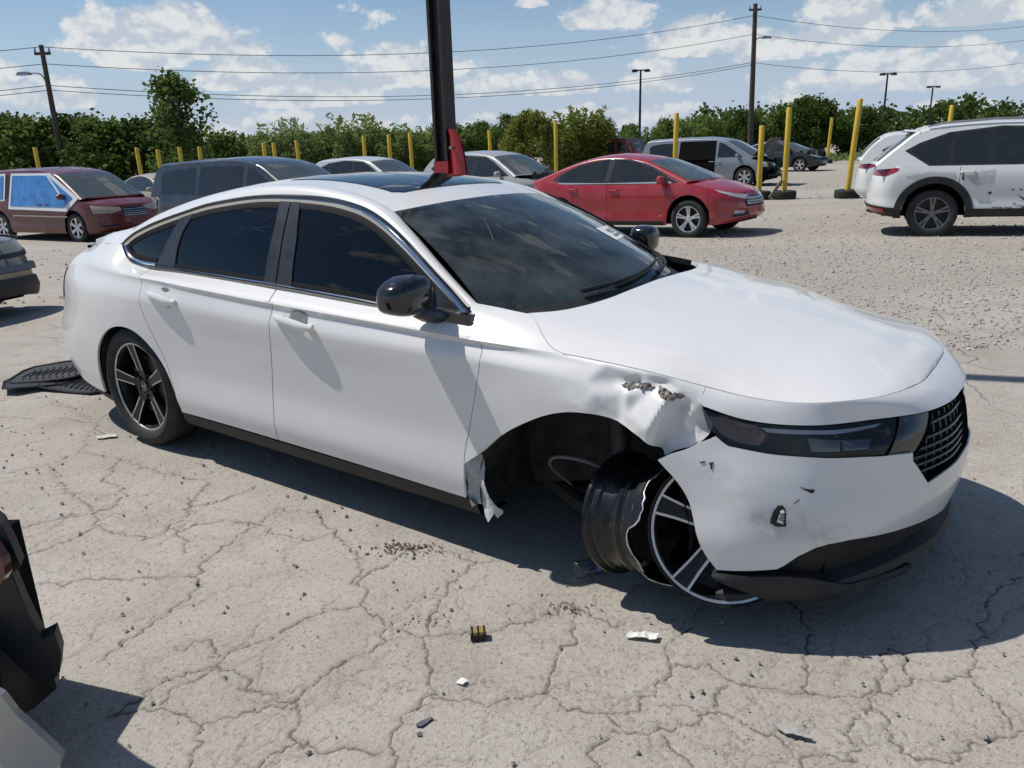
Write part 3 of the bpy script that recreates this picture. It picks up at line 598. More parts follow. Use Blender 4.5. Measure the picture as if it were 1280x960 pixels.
# door handles: bar on two feet over a flat grey disc that paints in the cup's shade
def handle(x0, z0, x1, z1, par, mir):
    n = 11; h = MB(); P = []; rr = []
    for i in range(n):
        t = i/(n-1); x = x0+(x1-x0)*t; z = z0+(z1-z0)*t
        vz = z if z < .9 else .9+(z-.9)
        y = SEDS(np.array([x]), np.array([vz]))[0][1]
        P.append((x, y-.034+.016*(2*t-1)**4, z)); rr.append(.5)
    # flattened bar
    V, F = [], []; k = 10
    for i, p_ in enumerate(P):
        e = 1-.45*abs(2*i/(n-1)-1)**3
        for j in range(k):
            q = 2*math.pi*j/k; V.append((p_[0], p_[1]+.013*math.cos(q), p_[2]+.0215*e*math.sin(q)))
    F = [(i*k+j, (i+1)*k+j, (i+1)*k+(j+1) % k, i*k+(j+1) % k) for i in range(n-1) for j in range(k)]+[tuple(range(k)), tuple(range((n-1)*k, n*k))[::-1]]
    h.add(V, F)
    xm, zm = (x0+x1)/2, (z0+z1)/2; y = SEDS(np.array([xm]), np.array([zm]))[0][1]
    for x in (x0+.03, x1-.03): h.box((x, y-.012, z0+(z1-z0)*(x-x0)/(x1-x0)), (.03, .03, .022))
    h.box((x1-.085, y-.026, zm-.030), (.045, .014, .030), taper=.7, rot=_rx(.0))
    c = MB(); n = 20
    V = [(xm+.012, y-.004, zm+.012)]+[(xm+.012+.058*math.cos(2*math.pi*j/n), SEDS(np.array([xm+.012+.058*math.cos(2*math.pi*j/n)]), np.array([zm+.004+.036*math.sin(2*math.pi*j/n)]))[0][1]-.004, zm+.012+.040*math.sin(2*math.pi*j/n)) for j in range(n)]
    c.add(V, [(0, 1+j, 1+(j+1) % n) for j in range(n)])
    for b_, nm, mt in ((h, 'door_handle', white_paint), (c, 'cup_shade_disc', mat('cup_shade_disc', (.20,.205,.21), .5))):
        (b_.mirror() if mir else b_).build(nm, mt, par)
for sgn in (0, 1):
    handle(1.285, .882, 1.54, .858, doors['front', sgn], sgn)
    handle(.285, .892, .535, .868, doors['rear', sgn], sgn)
# --- fenders
CRUM = [(2.85,.83,0),(2.93,.838,-.02),(2.968,.799,-.012),(2.891,.799,.004),(2.992,.817,.004),(3.004,.838,-.025),(3.059,.829,-.01),(3.13,.799,.018),(3.096,.716,.022),(3.096,.671,.010),(3.002,.75,-.004),(2.976,.73,-.012),(3.042,.697,.004),(3.150,.785,-.035),(3.138,.733,-.05),(3.121,.653,-.045),(3.18,.689,-.03),(3.176,.749,-.012),(3.2,.748,-.02),(3.208,.789,-.01),(3.238,.72,-.03),(3.213,.692,-.012),(3.171,.653,-.03),(3.08,.85,-.02),(3.153,.825,-.008),(3.225,.826,0),
        (2.70,.55,0),(2.70,.75,0),(2.76,.90,0),(2.9,.885,0),(3.03,.877,0),(3.15,.862,0),(3.25,.85,0),(3.32,.80,0),(3.32,.66,-.02),(3.2,.58,-.02),(2.85,.70,0),(2.92,.62,0),(3.05,.58,0),(2.80,.60,0),(2.86,.765,.002)]
_cv, _ce, _cf = (lambda r: (np.array([(q[0], q[1]) for q in r[0]]), r[1], r[2]))(delaunay_2d_cdt([Vector((x, z)) for x, z, d in CRUM], [], [], 0, 1e-6))
_cd = np.array([min(CRUM, key=lambda c: (c[0]-q[0])**2+(c[1]-q[1])**2)[2] for q in _cv])
def crumple(X, N):
    """facets of buckled sheet metal: plane pieces between the fold points"""
    X = X.copy(); out = 0
    for ox, oz in ((0, 0), (.010, 0), (-.010, 0), (0, .010), (0, -.010), (.006, .006), (-.006, -.006), (.006, -.006), (-.006, .006)): out = out+_crum_at(X[:, [0, 2]]+[ox, oz])/9
    X[:, 1] -= out*1.5; X[:, 2] += out*.12
    X[:, 1] += .0010*hnoise(X, 30, 1.0)*(np.abs(out) > .001)
    return X
def _crum_at(p_):
    out = np.zeros(len(p_))
    for f in _cf:
        a, b_, c = _cv[f[0]], _cv[f[1]], _cv[f[2]]; d = (b_[1]-c[1])*(a[0]-c[0])+(c[0]-b_[0])*(a[1]-c[1])
        if abs(d) < 1e-9: continue
        l1 = ((b_[1]-c[1])*(p_[:, 0]-c[0])+(c[0]-b_[0])*(p_[:, 1]-c[1]))/d; l2 = ((c[1]-a[1])*(p_[:, 0]-c[0])+(a[0]-c[0])*(p_[:, 1]-c[1]))/d; l3 = 1-l1-l2
        k = (l1 >= -1e-6) & (l2 >= -1e-6) & (l3 >= -1e-6); out[k] = (l1*_cd[f[0]]+l2*_cd[f[1]]+l3*_cd[f[2]])[k]
    return out
fend = seam_f[:0]+[(2.319,.418)]+[q for q in farch[1:]]+[(3.183,.737),(3.262,.83),(3.285,.862),(3.262,.892),(3.248,.905),(3.224,.95)]+[(3.0,.95),(2.8,.95),(2.6,.95)]+sl(SEAM_F[3:], .03)[::-1]+[(2.326,.484)]
fend_ok = [(2.317,.27)]+farch_ok[0:]+[(3.30,.30),(3.27,.38),(3.23,.50),(3.17,.63),(3.262,.83),(3.285,.862),(3.262,.892),(3.248,.905),(3.224,.95),(3.0,.95),(2.8,.95),(2.6,.95)]+seam_f[::-1][:-1]
fend_ok = [(2.317,.27)]+farch_ok[:11]+[(3.183,.74),(3.262,.83),(3.285,.862),(3.262,.892),(3.248,.905),(3.224,.95),(3.0,.95),(2.8,.95),(2.6,.95)]+seam_f[::-1][:-1]
HSHUT = [(2.506,.17),(2.545,.142),(2.571,.118),(2.628,.063),(2.692,.018),(2.738,.004)]
hshut = sl(HSHUT, .02)
ftop = [(2.352,0)]+[(2.45,0),(2.6,0),(2.738,.0)]+hshut[::-1]+[(2.45,.165),(2.38,.165),(2.27,.16),(2.265,.14),(2.318,.07)]
for sgn in (0, 1):
    m = MB(); dm = MB()
    if not sgn: panel(m, SEDS, fend, .0085, flange=.02, deform=crumple, inset=.0005)
    else: panel(m, SEDS, fend_ok, .035, flange=.02)
    panel(m, SEDH, ftop, .02, su=1, sv=.9, flange=0, inset=.0)
    fo = (m.mirror() if sgn else m).build('fender', white_paint, SED, angle=48)
    if not sgn:
        fo['label'] = 'crushed and torn fender above the broken wheel'
        torn_mat = mat('torn_metal', (.20,.175,.15), .7, var=.6, vscale=70, bump=.8, bscale=140)
        for P in ([(2.957,.872),(2.99,.885),(3.006,.884),(3.02,.880),(3.0,.872),(2.975,.868)], [(3.01,.889),(3.05,.897),(3.075,.893),(3.06,.884),(3.03,.878),(3.015,.882)], [(3.085,.900),(3.115,.903),(3.14,.898),(3.165,.905),(3.185,.898),(3.155,.888),(3.12,.884),(3.09,.888)]):
            P = resample(P, .006); P = P+rng.normal(0, .0024, P.shape)
            def torn_def(X, N):
                X = crumple(X, N); X += N*(.0015+.0045*np.abs(rng.normal(0, 1, len(X)))[:, None]); return X
            panel(MB(), SEDS, P, .006, flange=.003, inset=0, deform=torn_def).build('torn_metal', torn_mat, fo, smooth=False)
# torn wheel-arch liner flap hanging below the fender
fl2 = np.array([(2.302,.413),(2.343,.449),(2.386,.472),(2.395,.42),(2.401,.363),(2.433,.305),(2.459,.271),(2.485,.258),(2.481,.244),(2.457,.217),(2.449,.228),(2.443,.237),(2.436,.224),(2.422,.197),(2.410,.205),(2.4,.218),(2.385,.252),(2.358,.251),(2.333,.231),(2.316,.292),(2.307,.347)])
V2, F2 = cdt(resample(fl2, .009), .009)
yy = -.905+.010*np.sin(V2[:, 0]*38)+.008*np.sin(V2[:, 1]*42+V2[:, 0]*30)+rng.normal(0, .0008, len(V2))
Vf = np.stack([V2[:, 0], yy, V2[:, 1]], 1); m = MB(); m.add(Vf, F2); m.add(Vf+[0, .003, 0], [f[::-1] for f in F2])
m.build('torn_liner', mat('torn_white_plastic', (.52,.53,.53), .6, var=.15, vscale=40, bump=.4, bscale=60, dirt=(.14,.11,.08,.6), dscale=12), SED, angle=40)
# --- front bumper, nose panel, hood
bump_side = sl([(3.349,.27),(3.295,.335),(3.274,.388),(3.256,.46),(3.232,.541),(3.191,.611),(3.127,.668)], .03)
bump_top = [(3.127,.668),(3.183,.737),(3.255,.823),(3.31,.854),(3.348,.834),(3.46,.828),(3.565,.824),(3.677,.82),(3.80,.818),(3.92,.805),(4.011,.79)]
grille_lo = [(4.011,.742),(4.098,.573),(4.2,.60),(4.35,.625),(4.48,.63)]
bump_bot = [(4.48,.275),(4.308,.275),(4.114,.297),(3.931,.322),(3.78,.345),(3.70,.347),(3.653,.340),(3.598,.313),(3.56,.282),(3.54,.27),(3.46,.27)]
bpoly = bump_side+bump_top[1:]+grille_lo+bump_bot
def bump_def(X, N):
    X = X.copy(); k = np.clip((3.32-X[:, 0])/.2, 0, 1)*np.clip((X[:, 2]-.33)/.2, 0, 1)
    X[:, 1] -= .012*k
    X += N*(.0010*np.sin(X[:, :1]*31+X[:, 2:]*17)*np.clip((3.6-X[:, :1])/.3, 0, 1))
    d = np.hypot(X[:, 0]-3.475, (X[:, 2]-.45)*.8)           # push-in dent round the hole
    X -= N*(.006*np.exp(-(d/.07)**2))[:, None]
    return X
m = panel(MB(), SEDS, bpoly, .022, inset=.001, flange=.02, deform=bump_def)
m.join(panel(MB(), SEDS, bpoly, .03, inset=.001, flange=.02).mirror())
stained = white_paint.copy(); stained.name = 'scuffed_white_paint'; st = stained.node_tree; sb_ = st.nodes['Principled BSDF']; src = sb_.inputs['Base Color'].links[0].from_socket
stc = st.nodes.new('ShaderNodeTexCoord'); sno = st.nodes.new('ShaderNodeTexNoise'); sno.inputs['Scale'].default_value = 16; sno.inputs['Detail'].default_value = 7; sno.inputs['Roughness'].default_value = .7; st.links.new(stc.outputs['Object'], sno.inputs['Vector']); tot = None
for (cx_, cy_, cz_, rx_, rz_, amt) in ((3.47,-.835,.45,.16,.07,1.0), (3.60,-.73,.40,.16,.05,.75), (3.29,-.885,.60,.09,.05,.5), (3.36,-.87,.53,.12,.04,.4)):
    mp_ = st.nodes.new('ShaderNodeMapping'); mp_.vector_type = 'TEXTURE'; mp_.inputs['Location'].default_value = (cx_, cy_, cz_); mp_.inputs['Scale'].default_value = (rx_, rx_, rz_); st.links.new(stc.outputs['Object'], mp_.inputs[0])
    le = st.nodes.new('ShaderNodeVectorMath'); le.operation = 'LENGTH'; st.links.new(mp_.outputs[0], le.inputs[0]); mr_ = st.nodes.new('ShaderNodeMapRange'); mr_.inputs[1].default_value = 1.0; mr_.inputs[2].default_value = .0; mr_.inputs[4].default_value = amt; st.links.new(le.outputs['Value'], mr_.inputs[0])
    if tot is None: tot = mr_.outputs[0]
    else: ad_ = st.nodes.new('ShaderNodeMath'); ad_.operation = 'MAXIMUM'; st.links.new(tot, ad_.inputs[0]); st.links.new(mr_.outputs[0], ad_.inputs[1]); tot = ad_.outputs[0]
mm_ = st.nodes.new('ShaderNodeMapRange'); mm_.inputs[1].default_value = .38; mm_.inputs[2].default_value = .66; st.links.new(sno.outputs['Fac'], mm_.inputs[0]); mu_ = st.nodes.new('ShaderNodeMath'); mu_.operation = 'MULTIPLY'; st.links.new(tot, mu_.inputs[0]); st.links.new(mm_.outputs[0], mu_.inputs[1])
mi_ = st.nodes.new('ShaderNodeMixRGB'); st.links.new(mu_.outputs[0], mi_.inputs[0]); st.links.new(src, mi_.inputs[1]); mi_.inputs[2].default_value = (.30, .26, .20, 1); st.links.new(mi_.outputs[0], sb_.inputs['Base Color'])
bo = m.build('bumper', stained, SED, weld=.0004)
npoly = [(3.224,.95),(3.248,.905),(3.262,.90),(3.39,.898),(3.6,.899),(3.766,.90),(4.0,.901),(4.2,.901),(4.48,.901),(4.48,.95),(4.2,.95),(3.8,.95),(3.5,.95)]
m = panel(MB(), SEDS, npoly, .022, sv=1.4, inset=.0015, flange=.03); m = both(m)
m.build('nose_panel', white_paint, SED, weld=.004)
cowl = sl([(2.498,.173),(2.563,.255),(2.612,.38),(2.646,.542),(2.655,.75),(2.66,1.0)], .04)
hpoly = hshut+[(2.8,.004),(3.0,.004),(3.2,.004),(3.6,.004),(4.0,.004),(4.48,.004)]+[(4.48,1.0),(3.6,1.0),(3.0,1.0)]+cowl[::-1]
m = panel(MB(), SEDH, hpoly, .035, sv=.9, inset=.0015, flange=.02); m = both(m)
hood = m.build('hood', white_paint, SED, weld=.004)
# scuffs on the bumper, and a dark patch painted as the hole's depth
mark_mat = mat('scuff_hole_black', (.03,.028,.026), .8, var=.4, vscale=60)
for P in ([(3.496,.541),(3.508,.578),(3.523,.583),(3.533,.551),(3.542,.465),(3.517,.466),(3.491,.483)], [(3.572,.683),(3.597,.669),(3.621,.67),(3.611,.649),(3.587,.665)],
          [(3.555,.596),(3.572,.616),(3.573,.61),(3.557,.592)], [(3.294,.743),(3.304,.756),(3.31,.753),(3.304,.743),(3.306,.712),(3.301,.711)], [(3.262,.735),(3.28,.747),(3.282,.741),(3.266,.733)]):
    P = resample(P, .006); P = P+rng.normal(0, .0012, P.shape)
    def mdef(X, N): return bump_def(X, N)+N*.0022
    panel(MB(), SEDS, P, .008, flange=.003, inset=0, deform=mdef).build('scuff_or_hole', mark_mat, bo, smooth=False)
P = resample([(3.512,.49),(3.516,.55),(3.524,.56),(3.529,.53),(3.532,.478)], .005)
panel(MB(), SEDS, P, .008, flange=.003, inset=0, deform=lambda X, N: bump_def(X, N)+N*(.004+.006*np.abs(rng.normal(0, 1, len(X)))[:, None])).build('torn_plastic', mat('grey_torn', (.30,.29,.27), .7, var=.4), bo, smooth=False)
smear = mat('road_dirt_smear', (.36,.31,.24), .8, var=.2)
# --- headlights
hl = [(3.285,.862),(3.31,.854),(3.348,.834),(3.46,.828),(3.565,.824),(3.677,.82),(3.80,.818),(3.905,.807),(3.965,.90),(3.766,.90),(3.6,.899),(3.39,.898),(3.262,.896)]
blk = [(3.905,.807),(4.011,.795),(4.011,.742),(4.14,.885),(4.14,.90),(3.965,.90)]
led_mat = mat('led_bar', (.66,.69,.72), .25, coat=.6)
dark_refl = mat('headlamp_chrome_dark', (.15,.15,.15), .22, metal=.9, var=.3, vscale=25)
for sgn in (0, 1):
    mk = (lambda b: b.mirror()) if sgn else (lambda b: b)
    ho = mk(panel(MB(), SEDS, hl, .025, sv=1.4, offset=-.055, flange=-.055, inset=.0)).build('headlight', inner_black, SED)
    mk(panel(MB(), SEDS, [(3.275,.885),(3.362,.892),(3.46,.892),(3.486,.875),(3.456,.845),(3.38,.845),(3.33,.856)], .02, sv=1.4, offset=-.028, flange=.02)).build('amber_reflector', amber, ho)
    mk(panel(MB(), SEDS, [(3.465,.888),(3.615,.890),(3.763,.891),(3.905,.893),(3.879,.886),(3.721,.880),(3.53,.877),(3.487,.878)], .02, sv=1.4, offset=-.02, flange=.02)).build('led_bar', led_mat, ho)
    for (a, b) in ((3.63, 3.74), (3.755, 3.86)):
        mk(panel(MB(), SEDS, [(a,.834),(b,.832),(b+.012,.872),(a-.005,.872)], .02, sv=1.4, offset=-.035, flange=.02)).build('reflector', dark_refl, ho)
    mk(panel(MB(), SEDS, hl, .025, sv=1.4, offset=-.007, flange=.01, inset=.002)).build('lens', clear_lens, ho)
    mk(panel(MB(), SEDS, blk, .02, sv=1.4, offset=-.012, flange=.02, inset=.001)).build('trim_panel', gloss_black, SED)
# --- grille: recessed back, surround and mesh bars
gp = [(4.011,.742),(4.098,.573),(4.2,.60),(4.35,.625),(4.48,.63),(4.48,.90),(4.14,.90)]
gm = both(panel(MB(), SEDS, gp, .03, sv=1.2, offset=-.06, flange=-.055, inset=0))
gr = gm.build('grille', inner_black, SED, weld=.0004)
bar_mat = mat('grille_bar', (.035,.035,.036), .35, coat=.3)
for zi in np.linspace(.64, .87, 6):
    a0 = np.interp(zi, [.573,.742,.90], [4.098,4.011,4.14])+.012
    if zi < .742: a0 = np.interp(zi, [.573,.742], [4.098,4.011])+.012
    us = np.linspace(a0, 4.48, 18); P = SEDS(us, np.full(18, zi)); N = pnormal(SEDS, us, np.full(18, zi))
    if abs(N[-1][1]) > .5 or not np.isfinite(N).all(): N[-1] = (1, 0, 0)
    P = P-N*.022; b = MB(); Pm = P[::-1]*[1, -1, 1]
    b.tube(np.concatenate([P, Pm[1:]]), .0055, 6); b.build('grille_bar', bar_mat, gr)
for ui in np.linspace(4.07, 4.44, 8):
    for sg in (0, 1):
        z0 = np.interp(ui, [4.011,4.098,4.2,4.35,4.48], [.742,.573,.60,.625,.63]); vs = np.linspace(z0+.01, .89 if ui > 4.14 else np.interp(ui, [4.011,4.14], [.742,.89]), 8)
        P = SEDS(np.full(8, ui), vs); N = pnormal(SEDS, np.full(8, ui), vs); P = P-N*.03; b = MB(); b.tube(P, .004, 5); (b.mirror() if sg else b).build('grille_bar', bar_mat, gr)
# --- lower valance and lip
val = [(3.46,.27),(3.54,.27),(3.56,.282),(3.598,.313),(3.653,.340),(3.70,.347),(3.78,.345),(3.931,.322),(4.114,.297),(4.308,.275),(4.48,.275)]
vm = MB()
us = np.linspace(3.35, 4.48, 40); top = np.interp(us, [q[0] for q in val], [q[1] for q in val])
rows = []
P0 = SEDS(us, top); N0 = pnormal(SEDS, us, top); N0[-1] = (1, 0, 0)
Pb = SEDS(us, np.full(40, .27))
for t, dz, off in ((0, 0, -.006), (.3, 0, -.016), (1, 0, -.030), (1, -.055, -.045), (1, -.075, -.005), (1, -.10, .004), (1, -.115, -.01), (1, -.11, -.08)):
    Q = P0+(Pb-P0)*t; Q = Q+N0*[1, 1, 0]*off; Q[:, 2] += dz-.012*t; rows.append(Q)
n = 40; V = np.concatenate(rows); F = [(r*n+i, r*n+i+1, (r+1)*n+i+1, (r+1)*n+i) for r in range(len(rows)-1) for i in range(n-1)]
vm.add(V, [f[::-1] for f in F]); vm = both(vm); vm.build('valance', black_plastic, SED, weld=.0005)
lip = MB(); nl = 40; us = np.linspace(3.335, 4.10, nl); Pt = SEDS(us, np.full(nl, .27)); Nl = pnormal(SEDS, us, np.full(nl, .27)); Nl[:, 2] = 0
zt_ = np.interp(us, [3.335,3.45,3.56,3.65,3.8,4.10], [.268,.272,.272,.255,.205,.195]); zb_ = np.interp(us, [3.335,3.40,3.5,3.62,3.85,4.10], [.256,.225,.190,.170,.165,.175])+.004*np.sin(us*37)
rows = []
for f_, off in ((0, -.03), (0, .008), (.35, .016), (.8, .014), (1.0, .004), (1.0, -.09)):
    Q = Pt+Nl*off; Q[:, 2] = zt_+(zb_-zt_)*f_; rows.append(Q)
V = np.concatenate(rows); F = [(r*nl+i, r*nl+i+1, (r+1)*nl+i+1, (r+1)*nl+i) for r in range(len(rows)-1) for i in range(nl-1)]
lip.add(V, [f[::-1] for f in F]); lo = lip.build('broken_lip', black_plastic, SED); lo['label'] = 'scraped black lip hanging off the bumper corner'
# --- rockers, rear diffuser, floor, wheel wells
for sgn in (0, 1):
    b = MB(); us = np.linspace(.40, 2.36, 30); prof = [(.918,.272),(.905,.262),(.900,.235),(.885,.200),(.850,.178),(.70,.176)]
    V = np.concatenate([np.stack([us, np.full(30, -w), np.full(30, z)], 1) for w, z in prof]); F = [(r*30+i, (r+1)*30+i, (r+1)*30+i+1, r*30+i+1) for r in range(len(prof)-1) for i in range(29)]
    b.add(V, F); (b.mirror() if sgn else b).build('side_skirt', black_plastic, SED)
b = MB(); us = np.linspace(-1.83, -.39, 26); P = SEDS(us, np.full(26, .27)); inn = P*np.array([1, .95, 1])+[.03, 0, 0]
rows = [P, inn-[0, 0, .04], inn-[0, 0, .075]+[.03, 0, 0], (inn-[0, 0, .08])*np.array([1, .8, 1])+[.1, 0, 0]]
V = np.concatenate(rows); F = [(r*26+i, (r+1)*26+i, (r+1)*26+i+1, r*26+i+1) for r in range(3) for i in range(25)]
b.add(V, F); both(b).build('diffuser', black_plastic, SED, weld=.0005)
b = MB(); b.box((1.36, 0, .225), (1.9, 1.66, .06)); b.box((-.72, 0, .30), (.62, 1.30, .10)); b.box((2.85, 0, .28), (.9, 1.0, .12)); b.box((3.35, 0, .42), (.5, 1.35, .36)); b.box((2.85, 0, .62), (.8, 1.05, .44)); b.box((-.1, 0, .42), (.8, 1.2, .25))
b.box((2.33, 0, .55), (.06, 1.7, .7)); b.box((.42, 0, .5), (.05, 1.6, .5))
b.build('underbody', inner_black, SED)
sh = MB(); sp = [(-1.7,.30)]+[(x-.0, z+.0) for x, z in [(-.44,.30),(-.43,.5),(-.30,.66),(-.1,.745),(.08,.745),(.28,.68),(.42,.5),(.47,.30)]]+[(2.28,.30),(2.30,.45),(2.42,.60),(2.6,.72),(2.8,.775),(2.95,.78),(3.1,.74),(3.24,.62),(3.38,.40),(3.45,.36),(3.9,.37),(3.98,.56),(3.9,.78),(3.25,.80),(3.1,.91),(2.3,.93),(0,.96),(-1.7,.97)]
panel(sh, SEDS, sp, .06, offset=-.075, flange=0, inset=0); both(sh).build('light_block_shell', inner_black, SED)  # added dark shell; blocks light and blackens the panel gaps
def well(xc, zc, r, y0, y1, a0, a1, mirror):
    b = MB(); n = 24; V = []; F = []
    for j in range(n+1):
        q = R(a0+(a1-a0)*j/n); V += [(xc+r*math.cos(q), y0, zc+r*math.sin(q)), (xc+r*math.cos(q), y1, zc+r*math.sin(q))]
    F = [(2*j, 2*j+2, 2*j+3, 2*j+1) for j in range(n)]
    V.append((xc, y1, zc)); F += [(2*j+1, 2*j+3, 2*n+2) for j in range(n)]
    b.add(V, F); (b.mirror() if mirror else b).build('wheel_well', mat('liner_black', (.012,.012,.012), .8, var=.3, dirt=(.10,.09,.08,.5), dscale=10), SED)
for sgn in (0, 1):
    well(.02, .33, .405, -.90, -.60, -12, 192, sgn); well(2.80, .33, .43, -.90, -.55, -15, 195, sgn)
# --- roof side strips, roof, sunroof
um = SEDR.ku[-1]
for sgn in (0, 1):
    m = panel(MB(), SEDR, [(0,0),(um,0),(um,.16),(0,.16)], .03, flange=.012, inset=.001, flip=True)
    (m.mirror() if sgn else m).build('roof_rail', white_paint, SED, angle=40)
t0, t1 = SEDT.ku[0], SEDT.ku[-1]
m = both(panel(MB(), SEDT, [(t0,0),(t1,0),(t1,.545),(t0,.545)], .035, flange=.012, inset=.0015, flip=True)); m.build('roof', white_paint, SED, weld=.004)
sr = both(panel(MB(), SEDT, [(t0+.19,.145),(t0+.86,.145),(t0+.89,.19),(t0+.90,.545),(t0+.155,.545),(t0+.16,.19)], .035, flange=.004, offset=.003, inset=0, flip=True)); sr.build('sunroof', roof_glass, SED, weld=.0005)
sr = both(panel(MB(), SEDT, [(t0+.18,.135),(t0+.87,.135),(t0+.90,.18),(t0+.91,.545),(t0+.145,.545),(t0+.15,.18)], .035, flange=.002, offset=.0015, inset=0, flip=True)); sr.build('sunroof_frame', gloss_black, SED, weld=.0005)
# --- windscreen and rear screen
wp = [(-1,.0),(1,0),(1,1),(-1,1)]
ws = panel(MB(), SEDW, wp, .05, su=.66, sv=.72, flange=.004, inset=.001, flip=True).build('windshield', ws_glass, SED)
fr = MB()
for P in ([(-1,0),(-.93,.06),(-.96,.975),(-1,1)], [(1,0),(1,1),(.96,.975),(.93,.06)], [(-1,1),(-.96,.97),(.96,.97),(1,1)], [(-1,0),(1,0),(.9,.075),(-.9,.075)]):
    panel(fr, SEDW, P, .05, su=.66, sv=.72, flange=0, offset=-.005, inset=0, flip=True)
fr.build('frit_band', pillar_black, ws)
rg = panel(MB(), SEDB, [(-1,0),(1,0),(1,1),(-1,1)], .05, su=.5, sv=.85, flange=.004, inset=.001).build('rear_window', tint_glass, SED)
# cowl tray with wiper arms
b = MB(); n = 24; us = np.linspace(-1, 1, n); A = SEDW(us, np.full(n, .06)); B = SEDW(us, np.full(n, -.04)); B = B+np.array([.10, 0, -.045]); 
b.add(np.concatenate([A-[0, 0, .004], B]), [(i, i+1, n+i+1, n+i) for i in range(n-1)]); b.build('cowl', black_plastic, SED)
for us, vs in (((.55, .1, -.35), (.03, .052, .10)), ((-.15, -.5, -.86), (.03, .055, .11))):
    P = SEDW(np.linspace(us[0], us[2], 12), np.interp(np.linspace(0, 1, 12), [0, .5, 1], vs)); P = P+[.012, 0, .018]
    b = MB(); b.tube(P, [.010]*3+[.007]*9, 6); P2 = SEDW(np.linspace(us[1]+.2, us[2], 10), np.interp(np.linspace(0, 1, 10), [0, 1], [vs[1]-.006, vs[2]]))+[.008, 0, .008]; b.tube(P2, .006, 6)
    b.build('wiper', black_plastic, SED)
seal = mat('rubber_seal', (.010,.010,.011), .75, spec=.2)
# --- side glass
G_ALL = [(-.178,1.094)]+[(-.148,1.051),(-.08,1.012),(-.01,.999),(.173,.992),(.51,.992),(1.186,.985),(1.672,.97),(1.856,.962),(2.312,.955),(2.30,.985)]+[(2.272,1.001),(2.194,1.05),(2.092,1.108),(1.983,1.169),(1.869,1.228),(1.75,1.281),(1.631,1.321),(1.447,1.354),(1.276,1.367),(1.11,1.37),(.864,1.364),(.625,1.337),(.496,1.317),(.331,1.277),(.177,1.237),(.04,1.196),(-.109,1.138),(-.18,1.104)]
G_WIN = [[(-.1,1.098),(.049,1.171),(.185,1.218),(.30,1.250),(.17,1.017),(.068,1.014),(-.022,1.042)],
         [(.358,1.019),(.353,1.108),(.367,1.189),(.405,1.262),(.511,1.300),(.695,1.330),(.878,1.347),(1.041,1.351),(1.07,1.24),(1.098,1.010)],
         [(1.292,1.006),(1.248,1.191),(1.184,1.347),(1.347,1.344),(1.46,1.334),(1.599,1.307),(1.703,1.278),(1.825,1.223),(1.941,1.166),(2.036,1.115),(2.10,1.075),(2.15,.985)]]
